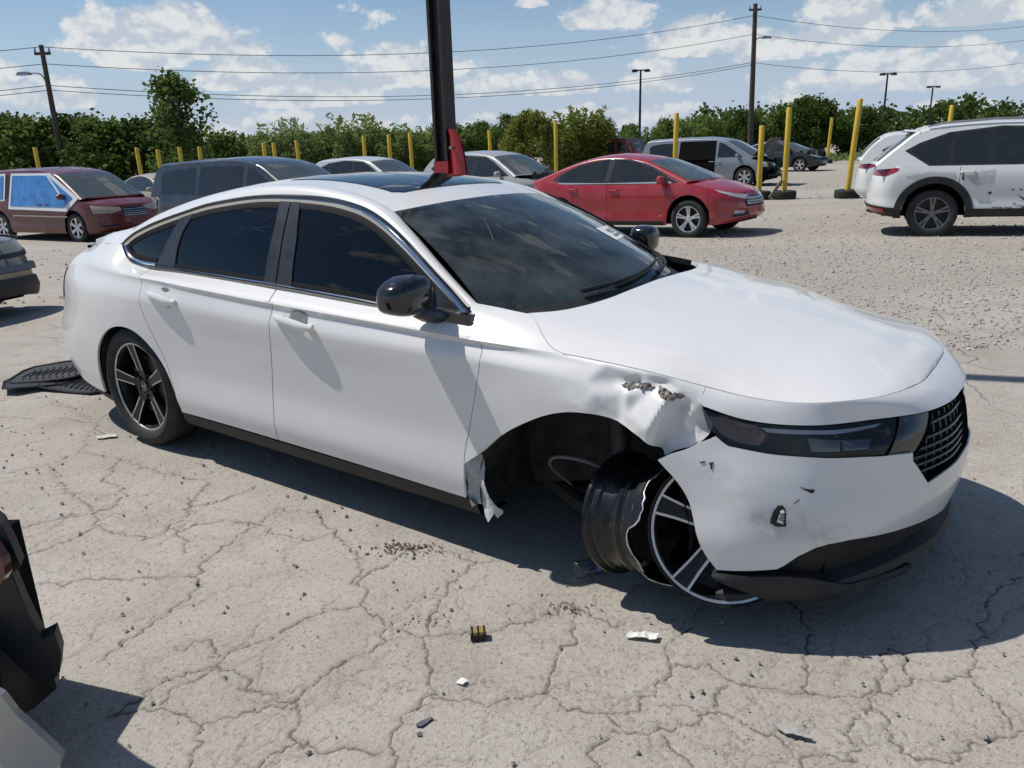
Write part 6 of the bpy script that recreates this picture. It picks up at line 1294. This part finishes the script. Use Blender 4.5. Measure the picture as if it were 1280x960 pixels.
bark = mat('bark', (.09,.072,.055), .9, var=.3, vscale=8)
def leaves(C_, r, size, asp=1.6, up=0.0, hang=0.0, seed=0):
    """quads round points C_ (n,3)"""
    g = np.random.default_rng(seed); n = len(C_); d = g.normal(0, 1, (n, 3)); d[:, 2] += up-hang; d /= np.linalg.norm(d, axis=1, keepdims=True)
    e = np.cross(d, g.normal(0, 1, (n, 3))); e /= np.linalg.norm(e, axis=1, keepdims=True)+1e-9; s = size*g.uniform(.6, 1.3, (n, 1)); a = d*s*asp*.5; b_ = e*s*.5
    V = np.stack([C_-a, C_+b_, C_+a, C_-b_], 1).reshape(-1, 3); return V, np.arange(n*4).reshape(n, 4)
def make_tree(kind, seed):
    """returns (trunk mesh, crown mesh), unit about 1 m tall scale = real metres for base height"""
    g = np.random.default_rng(seed); tb = MB(); pts = []
    if kind == 'broad':       # 5.9 m cottonwood-like
        H, RW = 5.6, 1.45; tb.tube([(0, 0, 0), (.05, 0, H*.35), (-.05, .05, H*.75)], [.14, .10, .04], 8)
        cen = []
        for i in range(62):
            t = g.uniform(.16, 1.0); rad = RW*(math.sin(math.pi*min(1, t*.92+.06))**.6)*g.uniform(.25, 1.0); q = g.uniform(0, 6.28); cen.append((rad*math.cos(q), rad*math.sin(q)*.9, H*t))
        for c in cen:
            n = g.integers(45, 95); pts.append(np.array(c)+g.normal(0, 1, (n, 3))*[.25, .25, .22])
            if g.random() < .3: tb.tube([(0, 0, c[2]*.6), (c[0]*.5, c[1]*.5, c[2]*.85), c], [.04, .03, .012], 5)
        size, asp, up, hang, lf = .15, 1.3, 0, 0, None
    elif kind == 'bush':      # dense rounded hedge tree, leaves to the ground
        H, RW = 4.4, 1.9; tb.tube([(0, 0, 0), (0, 0, H*.7)], [.12, .04], 8)
        for i in range(95):
            t = g.uniform(.03, 1.0)**.85; rad = RW*math.sqrt(max(.02, 1-(max(0, t-.35)/.68)**2))*g.uniform(.45, 1.0); q = g.uniform(0, 6.28); n = g.integers(45, 85); pts.append(np.array((rad*math.cos(q), rad*math.sin(q), H*t))+g.normal(0, 1, (n, 3))*[.30, .30, .24])
        for i in range(14):
            q = g.uniform(0, 6.28); r_ = RW*g.uniform(0, .7); z0 = H*.9; n = 26; t = g.uniform(0, 1, n)[:, None]; pts.append(np.array((r_*math.cos(q), r_*math.sin(q), z0))+t*np.array((0, 0, g.uniform(.25, .7)))+g.normal(0, .05, (n, 3)))
        size, asp, up, hang = .17, 1.4, 0, 0
    elif kind == 'willow':    # young willow: many upright whips with narrow leaves
        H, RW = 3.5, .85; tb.tube([(0, 0, 0), (0, 0, H*.5)], [.06, .03], 6)
        for i in range(46):
            q = g.uniform(0, 6.28); r0, r1 = RW*.4*g.random(), RW*g.uniform(.3, 1.0); h = H*g.uniform(.55, 1.02); n = 85; t = g.uniform(.0, 1, n)[:, None]**.85
            p0 = np.array((r0*math.cos(q), r0*math.sin(q), .1)); p1 = np.array((r1*math.cos(q), r1*math.sin(q), h)); bend = np.array((math.cos(q), math.sin(q), -.3))*.22; pts.append(p0+(p1-p0)*t+bend*(t**2)+g.normal(0, 1, (n, 3))*(.035+.13*np.sin(t*3.0)))
        size, asp, up, hang = .085, 3.2, .5, 0
    else:                     # weeping rounded willow
        H, RW = 3.4, 1.35; tb.tube([(0, 0, 0), (0, 0, H*.6)], [.10, .05], 6)
        for i in range(75):
            q = g.uniform(0, 6.28); r1 = RW*math.sqrt(g.random()); z1 = H*math.sqrt(max(.05, 1-(r1/RW)**2*.75)); ln = g.uniform(.5, 1.6); n = 75; t = g.uniform(0, 1, n)[:, None]
            pts.append(np.array((r1*math.cos(q), r1*math.sin(q), z1))+t*np.array((.2*math.cos(q), .2*math.sin(q), -min(ln, z1-.1)))+g.normal(0, 1, (n, 3))*[.10, .10, .07])
        size, asp, up, hang = .085, 3.2, 0, .9
    C_ = np.concatenate(pts); C_[:, 2] = np.maximum(C_[:, 2], .05); V, F = leaves(C_, 0, size, asp, up, hang, seed)
    me = bpy.data.meshes.new('crown'); me.vertices.add(len(V)); me.vertices.foreach_set('co', V.ravel()); me.loops.add(F.size); me.loops.foreach_set('vertex_index', F.ravel().astype(np.int32)); me.polygons.add(len(F)); me.polygons.foreach_set('loop_start', np.arange(0, F.size, 4, dtype=np.int32)); me.polygons.foreach_set('loop_total', np.full(len(F), 4, np.int32)); me.update(calc_edges=True)
    return tb.mesh('trunk', bark), me
TREE = {}
for k_, nv, lm in (('broad', 2, leaf_dark), ('bush', 3, leaf_dark), ('willow', 4, leaf_willow), ('weep', 2, leaf_yel)):
    for i in range(nv): TREE[k_, i] = make_tree(k_, 100+i+len(k_)*7)
BASEH = dict(broad=5.6, bush=4.4, willow=3.5, weep=3.4)
_mcache = {}
def tree(kind, var, x, y, h, label, group, lm, wide=1.0, name='tree'):
    tm, cm_ = TREE[kind, var]; key = (kind, var, lm.name)
    if key not in _mcache: c2_ = cm_.copy(); c2_.materials.clear(); c2_.materials.append(lm); _mcache[key] = c2_
    o = empty(name, (x, y, float(gzf(x, y))-.05), rng.uniform(0, 6.28), label, 'tree' if name == 'tree' else 'shrub', group); s = h/BASEH[kind]; o.scale = (s*wide, s*wide, s)
    for nm, me_ in (('trunk', tm), ('crown', _mcache[key])):
        c = bpy.data.objects.new(nm, me_); COL.objects.link(c); c.parent = o
    return o
ordn = ['first', 'second', 'third', 'fourth', 'fifth', 'sixth', 'seventh', 'eighth', 'ninth', 'tenth', 'eleventh', 'twelfth', 'thirteenth', 'fourteenth', 'fifteenth', 'sixteenth', 'seventeenth', 'eighteenth', 'nineteenth', 'twentieth', 'twenty-first', 'twenty-second', 'twenty-third', 'twenty-fourth']
G1 = 'dense dark hedge trees at the left'
for i, (x, y, h, w_) in enumerate(((-26.5, 39, 4.2, 1.2), (-24.3, 40, 4.0, 1.15), (-22.3, 38.5, 3.75, 1.15), (-20.6, 40, 3.8, 1.15), (-18.9, 39, 3.6, 1.15), (-17.4, 40, 3.6, 1.1))):
    tree('bush', i % 3, x, y, h, 'dense dark tree of the left hedge, %s from the left' % ordn[i], G1, leaf_dark if i % 2 else leaf_mid, w_)
tree('broad', 0, -14.3, 36.5, 5.2, 'tall broad-leaved tree standing above the left hedge', None, leaf_dark, 1.2)
tree('bush', 1, -16.2, 41, 3.3, 'dark shrub at the foot of the tall broad-leaved tree', G1, leaf_mid, .9); tree('bush', 2, -14.0, 41, 2.9, 'mid-green shrub right of the tall broad-leaved tree', G1, leaf_mid, .9)
G2 = 'young willows along the yard edge'
for i, x in enumerate(np.linspace(-14.2, -1.5, 16)):
    tree('willow', i % 4, x+rng.normal(0, .15), 42+rng.uniform(-1, 1), 3.2+rng.normal(0, .28), 'young feathery willow of the row behind the minivans, %s from the left' % ordn[i], G2, leaf_willow if i % 3 else leaf_mid, 1.25)
for i, x in enumerate(np.linspace(-13.6, -1.0, 11)):
    tree('bush', i % 3, x, 46, 2.75+rng.normal(0, .12), 'dark thicket behind the young willows, %s from the left' % ordn[i], 'dark thicket behind the willows', leaf_mid, .95, 'shrub')
for i, (x, y, h) in enumerate(((-1.9, 70, 3.6), (.1, 72, 4.1))): tree('broad', i % 2, x, y, h, 'distant dark tree just %s of the red guard plate' % ('left', 'right')[i], 'distant dark trees', leaf_dark, 1.5)
tree('weep', 0, 1.15, 38, 3.35, 'rounded yellow-green willow right of the grey SUV', None, leaf_yel, 1.0)
G3 = 'green trees behind the red sedan and silver van'
for i, (k_, v_, x, y, h, lm, w_) in enumerate((('willow', 1, 3.0, 43, 4.4, leaf_yel, 1.3), ('willow', 2, 4.35, 44, 4.6, leaf_yel, 1.25), ('bush', 0, 5.6, 47, 3.5, leaf_mid, .8), ('willow', 3, 6.6, 48, 3.3, leaf_mid, 1.3), ('bush', 1, 7.9, 52, 3.2, leaf_mid, .8), ('willow', 0, 9.4, 53, 3.4, leaf_mid, 1.3), ('bush', 2, 10.8, 55, 3.6, leaf_mid, .8), ('willow', 1, 12.3, 54, 4.4, leaf_mid, 1.4), ('bush', 0, 13.6, 57, 4.1, leaf_mid, .8), ('willow', 2, 15.2, 58, 4.3, leaf_mid, 1.4), ('bush', 1, 16.6, 57, 4.4, leaf_dark, .9), ('willow', 3, 18.2, 58, 4.9, leaf_mid, 1.4), ('bush', 2, 19.6, 58, 5.0, leaf_mid, .9), ('bush', 0, 21.2, 58, 5.5, leaf_mid, .85), ('bush', 1, 22.8, 59, 5.2, leaf_dark, .9), ('willow', 0, 24.2, 58, 4.9, leaf_mid, 1.4), ('bush', 2, 25.6, 58, 4.4, leaf_dark, .9))):
    tree(k_, v_, x, y, h*(.80 if x < 12 else .72), 'tree of the green belt behind the silver van, %s from the left' % ordn[i], G3, lm, w_)
G4 = 'low shrubs before the far woods'
for i, x in enumerate(np.linspace(28, 64, 15)): tree('bush', i % 3, x+rng.normal(0, .6), 70+rng.uniform(-3, 8), 2.1+rng.normal(0, .25), 'low shrub before the far woods, %s from the left' % ordn[i], G4, leaf_mid, 1.2, 'shrub')
tree('broad', 1, 40.6, 59, 6.2, 'tall light-green tree at the right edge of the view', None, leaf_mid, 1.35)
# far woods: one dark mass of foliage
pts = []; g_ = np.random.default_rng(31)
for i in range(420):
    x = g_.uniform(30, 130); h = 5.0+.7*math.sin(x*.21)+.5*math.sin(x*.63)+g_.normal(0, .3); y = 125+g_.uniform(-6, 12); t = g_.uniform(.05, 1); r_ = 2.6*math.sqrt(max(.05, 1-max(0, t-.4)**2/.4)); pts.append(np.array((x, y, h*t-.6))+g_.normal(0, 1, (42, 3))*[r_*.55, r_*.5, .55])
V, F = leaves(np.concatenate(pts), 0, .62, 1.3, 0, 0, 5)
me = bpy.data.meshes.new('far_woods'); me.from_pydata(V.tolist(), [], F.tolist()); me.materials.append(leaf_dark); o = bpy.data.objects.new('far_woods', me); COL.objects.link(o); tag(o, 'dark woods along the horizon at the right', 'woods', kind='stuff')
pts = []
for i in range(260):
    x = g_.uniform(-75, 12); y = 100+g_.uniform(-4, 10); h = 3.2+.6*math.sin(x*.3); pts.append(np.array((x, y, h*g_.uniform(.0, 1)-.6))+g_.normal(0, 1, (30, 3))*[1.4, 1.2, .5])
V, F = leaves(np.concatenate(pts), 0, .62, 1.3, 0, 0, 6)
me = bpy.data.meshes.new('far_thicket'); me.from_pydata(V.tolist(), [], F.tolist()); me.materials.append(leaf_dark); o = bpy.data.objects.new('far_thicket', me); COL.objects.link(o); tag(o, 'far thicket glimpsed between the willows at the left', 'thicket', kind='stuff')
# weeds and grass at the foot of the tree belt
pts = [np.stack([g_.uniform(-28, 34, 9000), 41+g_.uniform(-4, 4, 9000)+np.zeros(9000), g_.uniform(.02, .5, 9000)**1.0], 1)]
P = pts[0]; P[:, 1] += np.interp(P[:, 0], [-28, 2, 12, 28], [0, 2, 12, 15]); P[:, 2] = P[:, 2]*g_.uniform(.2, 1, len(P))+gzf(P[:, 0], P[:, 1]); V, F = leaves(P, 0, .10, 4, 1.2, 0, 9)
me = bpy.data.meshes.new('weeds'); me.from_pydata(V.tolist(), [], F.tolist()); me.materials.append(leaf_willow); o = bpy.data.objects.new('weeds', me); COL.objects.link(o); tag(o, 'weeds and long grass at the foot of the trees', 'weeds', kind='stuff')
# ---------------------------------------------------------------- car nose at the left edge, wreck corner at the lower left
lp = paint('faded_grey_paint', (.26,.265,.26), rough=.4, dirt=(.3,.28,.25,.3))
LC = GCar('grey_pickup', spec(SUV, nose=2.30, rf=.40, rim=grey_alloy, zb=.16, nf=[-.02,0,-.02,-.06,-.10,-.16], top=[(-2.31,1.0),(-1.3,1.02),(0,.98),(1.0,.94),(1.4,.92),(1.9,.87),(2.30,.78)], head=[], grille=[], lower=[]), (-7.88, 8.9), R(-8), 'grey vehicle nose with yellowed headlamp and broken bumper at the left edge', paint_mat=lp).build()
u1 = LC.u1
yl = mat('yellowed_lens', (.40,.36,.24), .25, coat=.5); tan_ = mat('tan_foam', (.46,.37,.26), .8, var=.15); bl_ = mat('blue_grey_bumper', (.10,.115,.14), .5, var=.1)
for nm, z0, z1, mt, off, fl in (('headlight', .665, .765, yl, .015, .03), ('trim_strip', .615, .66, black_plastic, .03, .05), ('turn_lamp', .52, .61, mat('smoky_lens', (.16,.15,.12), .25, coat=.5), .012, .03), ('bumper_bar', .44, .515, bl_, .075, .09), ('foam_strip', .37, .435, tan_, .02, .04), ('lower_bumper', .165, .365, black_plastic, .05, .07)):
    va, vb = (z0-.16)/(.78-.16), (z1-.16)/(.78-.16); pl = [(u1, va), (u1-1.15, va), (u1-1.15, vb), (u1, vb)]
    if nm in ('headlight', 'turn_lamp'): LC.add(nm, LC.S, [(u1-.32, va), (u1-1.0, va), (u1-1.0, vb), (u1-.32, vb)], mt, off=off, fl=fl, ins=0, sv=.6, res=.06)
    else: LC.addc(nm, LC.S, pl, mt, off=off, fl=fl, ins=0, sv=.6, res=.06)
# lower-left: torn bumper corner of another wreck, standing on the slab just beside the camera
wk = empty('wreck_corner', (-1.62, 2.0, 0), 0, 'black torn bumper corner with grey panel and tail lamp at the lower left edge', 'car part')
def sheet(pts3, th, nm, mt, par, normal=(0, -1, 0), smooth=False):
    P = np.array(pts3, float); n = np.array(normal, float); n /= np.linalg.norm(n); k = len(P); b = MB(); b.add(np.concatenate([P, P+n*th]), [tuple(range(k)), tuple(range(k, 2*k))[::-1]]+[(i, i+k, (i+1) % k+k, (i+1) % k) for i in range(k)])
    return b.build(nm, mt, par, smooth=smooth)
YB = 1.75
blk_pts = [(-1.80,.78),(-1.30,.74),(-1.261,.717),(-1.248,.673),(-1.235,.602),(-1.265,.581),(-1.25,.49),(-1.224,.39),(-1.189,.408),(-1.184,.348),(-1.199,.292),(-1.217,.272),(-1.216,.243),(-1.296,.174),(-1.42,.10),(-1.80,.06)]
P = resample(np.array(blk_pts), .02); V2, F2 = cdt(P, .035); bend = lambda x: YB+.9*(np.clip(-1.22-x, 0, 9))**1.6
V = np.stack([V2[:, 0]-0, bend(V2[:, 0])-.02*np.sin(V2[:, 1]*14)*np.clip(-1.24-V2[:, 0], 0, .1)*8, V2[:, 1]], 1); b = MB(); b.add(V, [f[::-1] for f in F2]); k_ = len(V); b.add(V+[-.02, .05, 0], F2)
Bd = np.stack([P[:, 0], bend(P[:, 0]), P[:, 1]], 1); n_ = len(Bd); b.add(np.concatenate([Bd, Bd+[-.02, .05, 0]]), [(i, (i+1) % n_, (i+1) % n_+n_, i+n_) for i in range(n_)]); b.xf(t=(1.62, -2.0, 0)); b.build('bumper_shell', black_plastic, wk, angle=30)
for pts_, nm_, mt_, dy, th_ in (([(-1.75,.40),(-1.30,.365),(-1.262,.36),(-1.245,.345),(-1.235,.28),(-1.20,.21),(-1.155,.14),(-1.19,.06),(-1.23,.012),(-1.75,.008)], 'grey_panel', paint('faded_grey_paint', (.26,.265,.26)), -.16, .02), ([(-1.42,.71),(-1.262,.675),(-1.242,.645),(-1.238,.61),(-1.262,.575),(-1.42,.58)], 'tail_lamp', mat('smoked_red_lens', (.085,.018,.014), .2, coat=.6), -.035, .03)):
    P = resample(np.array(pts_), .02); V2, F2 = cdt(P, .03); V = np.stack([V2[:, 0], bend(V2[:, 0])+dy+.03*np.sin(V2[:, 1]*9), V2[:, 1]], 1); b = MB(); b.add(V, [f[::-1] for f in F2]); b.add(V+[0, th_, 0], F2); Bd = np.stack([P[:, 0], bend(P[:, 0])+dy+.03*np.sin(P[:, 1]*9), P[:, 1]], 1); n_ = len(Bd); b.add(np.concatenate([Bd, Bd+[0, th_, 0]]), [(i, (i+1) % n_, (i+1) % n_+n_, i+n_) for i in range(n_)]); b.xf(t=(1.62, -2.0, 0)); b.build(nm_, mt_, wk, angle=30)
b = MB(); b.box((-.10, .0, .30), (.5, .25, .5)); b.build('inner_beam', inner_black, wk, smooth=False)
# ---------------------------------------------------------------- litter on the slab
def crumpled(pts, th, nm, mt, label, cat, amp=.004, res=.012, lift=.0, group=None):
    P = resample(np.array(pts, float), res); V2, F2 = cdt(P, res); r = np.random.default_rng(len(pts)*7+int(abs(P[0, 0])*1000))
    z = lift+.004+amp*(np.sin(V2[:, 0]*90+1)*np.sin(V2[:, 1]*70)+r.normal(0, .4, len(V2)))+amp*1.2; z0 = gzf(V2[:, 0], V2[:, 1]); V = np.stack([V2[:, 0], V2[:, 1], z+z0], 1); b = MB(); b.add(V, F2); b.add(V-[0, 0, th], [f[::-1] for f in F2])
    return tag(b.build(nm, mt, None, smooth=False), label, cat, group)
paper = mat('white_paper', (.66,.65,.61), .8)
c0 = np.array((.405, 2.235)); ax_ = np.array((.095, -.022)); ay = np.array((.012, .026))
crumpled([c0-ax_*.55-ay*.6, c0+ax_*.5-ay*.6, c0+ax_*.5+ay*.5, c0-ax_*.45+ay*.7], .001, 'paper_scrap', paper, 'folded white paper scrap in front of the broken wheel', 'paper', .005)
sl_m = mat('dark_plastic_scrap', (.10,.105,.11), .6, var=.2)
crumpled([(-.30,1.86),(-.262,1.885),(-.255,1.878),(-.285,1.845),(-.302,1.848)], .003, 'plastic_scrap', sl_m, 'small grey plastic chip at the bottom centre', 'debris', .001, .008, group='plastic chips')
crumpled([(.695,1.81),(.74,1.80),(.79,1.755),(.782,1.75),(.72,1.775)], .003, 'plastic_scrap', mat('pale_scrap', (.33,.33,.32), .7), 'pale grey plastic strip at the bottom right', 'debris', .002, .01, group='plastic chips')
crumpled([(-2.43,4.32),(-2.33,4.35),(-2.30,4.30),(-2.40,4.27)], .002, 'paper_scrap', mat('pale_flake', (.5,.48,.43), .8), 'pale flake on the slab beside the rear wheel', 'debris', .002, .02)
crumpled([(-.20,2.03),(-.185,2.05),(-.16,2.035),(-.178,2.018)], .001, 'paper_scrap', paper, 'tiny white paper bit near the yellow and black block', 'paper', .002, .008)
# dirt clods
dirt_m = mat('dark_dirt', (.13,.105,.078), .95, var=.4, vscale=60)
def clods(cx_, cy_, sx, sy, n, label, seed, big=.011):
    r = np.random.default_rng(seed); b = MB()
    for i in range(n):
        s = big*r.uniform(.3, 1.0); p_ = np.array((cx_+r.normal(0, sx), cy_+r.normal(0, sy), s*.35+float(gzf(cx_, cy_)))); V = r.normal(0, 1, (8, 3)); V /= np.linalg.norm(V, axis=1, keepdims=True)
        V = np.array([(1,0,0),(-1,0,0),(0,1,0),(0,-1,0),(0,0,1),(0,0,-1)])*s*r.uniform(.6, 1.2, (6, 1)); b.add((V*[1, 1, .5])@_rz(r.uniform(0, 6)).T+p_, [(0,2,4),(2,1,4),(1,3,4),(3,0,4),(2,0,5),(1,2,5),(3,1,5),(0,3,5)])
    return tag(b.build('dirt_clods', dirt_m, None, smooth=False), label, 'dirt', kind='stuff')
clods(-.47, 2.88, .075, .03, 110, 'crumbled dark dirt on the crack left of the sedan\'s sill shadow', 1, .010); clods(.165, 2.415, .04, .025, 60, 'small heap of dirt crumbs near the plastic bottle', 2, .007); clods(-.33, 2.36, .05, .02, 45, 'dirt crumbs where the long cracks meet', 3, .005)
# yellow and black block
b = MB(); b.box((0, 0, .016), (.052, .036, .030)); bo2 = b.build('striped_block', mat('dull_gold', (.25,.19,.06), .5), None, smooth=False); bo2.location = (-.138, 2.262, 0); bo2.rotation_euler = (0, 0, .1); tag(bo2, 'small gold and black connector block lying on the slab', 'block')
for xx in (-.02, 0, .02): b = MB(); b.box((xx, 0, .017), (.006, .038, .031)); b.build('black_stripe', mat('stripe_black', (.01,.01,.01), .5), bo2, smooth=False)
b = MB(); b.box((0, -.017, .010), (.053, .006, .017)); b.build('black_base', mat('stripe_black', (.01,.01,.01), .5), bo2, smooth=False)
# clear water bottle under the fender
bt = empty('plastic_bottle', (.30, 2.66, .034), R(-62), 'clear plastic water bottle with blue label lying under the fender', 'bottle')
clr = glass('clear_plastic', (.80,.84,.86), .08, 1.35, .05)
prof = [(.0, -.09), (.028, -.09), (.033, -.08), (.031, -.05), (.033, -.03), (.031, -.01), (.033, .01), (.033, .035), (.028, .06), (.014, .085), (.013, .10)]
MB().lathe(prof, 24).build('body', clr, bt); MB().lathe([(.0335, -.02), (.0338, -.018), (.0338, .022), (.0335, .024)], 24).build('blue_label', mat('bottle_label', (.16,.24,.50), .4), bt); MB().lathe([(.015, .098), (.0155, .10), (.0155, .118), (0, .119)], 16).build('cap', mat('white_cap', (.6,.62,.65), .4), bt)
# white fragments under the lip
for i, (x, y, s) in enumerate(((1.12, 2.68, .03), (.90, 2.62, .018), (.98, 2.61, .022))):
    b = MB(); r = np.random.default_rng(i); V = np.array([(1,0,0),(-1,0,0),(0,1,0),(0,-1,0),(0,0,1),(0,0,-1)])*s*r.uniform(.6, 1.2, (6, 1)); b.add(V, [(0,2,4),(2,1,4),(1,3,4),(3,0,4),(2,0,5),(1,2,5),(3,1,5),(0,3,5)]); o = b.build('white_fragment', paper, None, smooth=False); o.location = (x, y, s*.6); tag(o, ('largest white fragment under the bumper lip', 'left white fragment under the bumper lip', 'middle white fragment under the bumper lip')[i], 'debris', 'white fragments under the lip')
# floor mats behind the rear wheel
mat_m = mat('black_rubber_mat', (.014,.014,.015), .6, var=.2, bump=.3, bscale=60); rib_m = mat('mat_rib', (.035,.035,.037), .5)
def floor_mat(x, y, rz, L_, W_, lift, tilt, label, ribs=True):
    o = empty('floor_mat', (x, y, lift), rz, label, 'mat', 'rubber floor mats'); o.rotation_euler = (tilt[0], tilt[1], rz); pts = [(-L_/2,-W_/2+.06),(-L_/2+.06,-W_/2),(L_/2-.08,-W_/2+.03),(L_/2,-W_/2+.10),(L_/2,W_/2-.06),(L_/2-.06,W_/2),(-L_/2+.05,W_/2),(-L_/2,W_/2-.08)]
    P = resample(np.array(pts), .04); V2, F2 = cdt(P, .04); z = .012*np.sin(V2[:, 0]*7+1)*np.sin(V2[:, 1]*6); V = np.stack([V2[:, 0], V2[:, 1], z], 1); b = MB(); b.add(V, F2); b.add(V-[0, 0, .006], [f[::-1] for f in F2]); b.tube(np.concatenate([np.stack([P[:, 0], P[:, 1], .012*np.sin(P[:, 0]*7+1)*np.sin(P[:, 1]*6)+.004], 1), [[P[0, 0], P[0, 1], .004]]]), .008, 5, cap=False); b.build('sheet', mat_m, o)
    if ribs:
        for i in range(9):
            xx = -L_*.33+L_*.66*i/8; b = MB(); ys = np.linspace(-W_*.30, W_*.30, 9); b.tube(np.stack([xx+.02*np.sin(ys*30), ys, .012*np.sin(xx*7+1)*np.sin(ys*6)+.004], 1), .006, 4); b.build('rib', rib_m, o)
    return o
floor_mat(-3.36, 5.60, R(8), .54, .40, .05, (.06, -.05), 'upper black rubber floor mat of the pile behind the rear wheel'); floor_mat(-3.02, 5.42, R(-22), .60, .44, .015, (0, 0), 'ribbed rubber floor mat lying nearest the rear wheel'); floor_mat(-3.34, 5.48, R(30), .56, .36, .028, (.0, .03), 'lower black floor mat sticking out to the left of the pile', False)
# ---------------------------------------------------------------- loose stones
def stones(n, fx, size, name, label, seed, m_):
    r = np.random.default_rng(seed); base = np.array([(1,0,0),(-1,0,0),(0,1,0),(0,-1,0),(0,0,.75),(0,0,-.6)]); FB = np.array([(0,2,4),(2,1,4),(1,3,4),(3,0,4),(2,0,5),(1,2,5),(3,1,5),(0,3,5)])
    XY = fx(r, n); s = size*r.uniform(.25, 1, n)**1.8*2.0+.003; a = r.uniform(0, 6.28, n); j = r.uniform(.55, 1.3, (n, 6, 1)); V = base[None]*j*s[:, None, None]; c, d = np.cos(a), np.sin(a); V = np.stack([V[..., 0]*c[:, None]-V[..., 1]*d[:, None], V[..., 0]*d[:, None]+V[..., 1]*c[:, None], V[..., 2]], -1)
    V[..., 0] += XY[:, 0, None]; V[..., 1] += XY[:, 1, None]; V[..., 2] += (gzf(XY[:, 0], XY[:, 1])+s*.3)[:, None]; F = (FB[None]+np.arange(n)[:, None, None]*6).reshape(-1, 3); me = bpy.data.meshes.new(name); me.from_pydata(V.reshape(-1, 3).tolist(), [], F.tolist()); me.materials.append(m_); o = bpy.data.objects.new(name, me); COL.objects.link(o); tag(o, label, 'gravel', kind='stuff')
stone_m = mat('gravel_stone', (.40,.37,.32), .9, var=.45, vscale=9)
stones(16000, lambda r, n: np.stack([r.uniform(1.2, 10, n), 5.6+r.uniform(0, 1, n)**1.3*9.5], 1), .0075, 'gravel', 'loose gravel scattered over the yard right of the sedan', 1, stone_m)
stones(4000, lambda r, n: np.stack([r.uniform(-10, 16, n), r.uniform(9, 30, n)], 1), .018, 'gravel', 'sparse gravel over the far yard', 2, stone_m)
stones(900, lambda r, n: np.stack([r.uniform(-3.2, 2.6, n), r.uniform(1.6, 5.5, n)], 1), .0045, 'grit', 'fine grit strewn over the cracked slab', 3, mat('grit_stone', (.24,.215,.185), .9, var=.5, vscale=30))
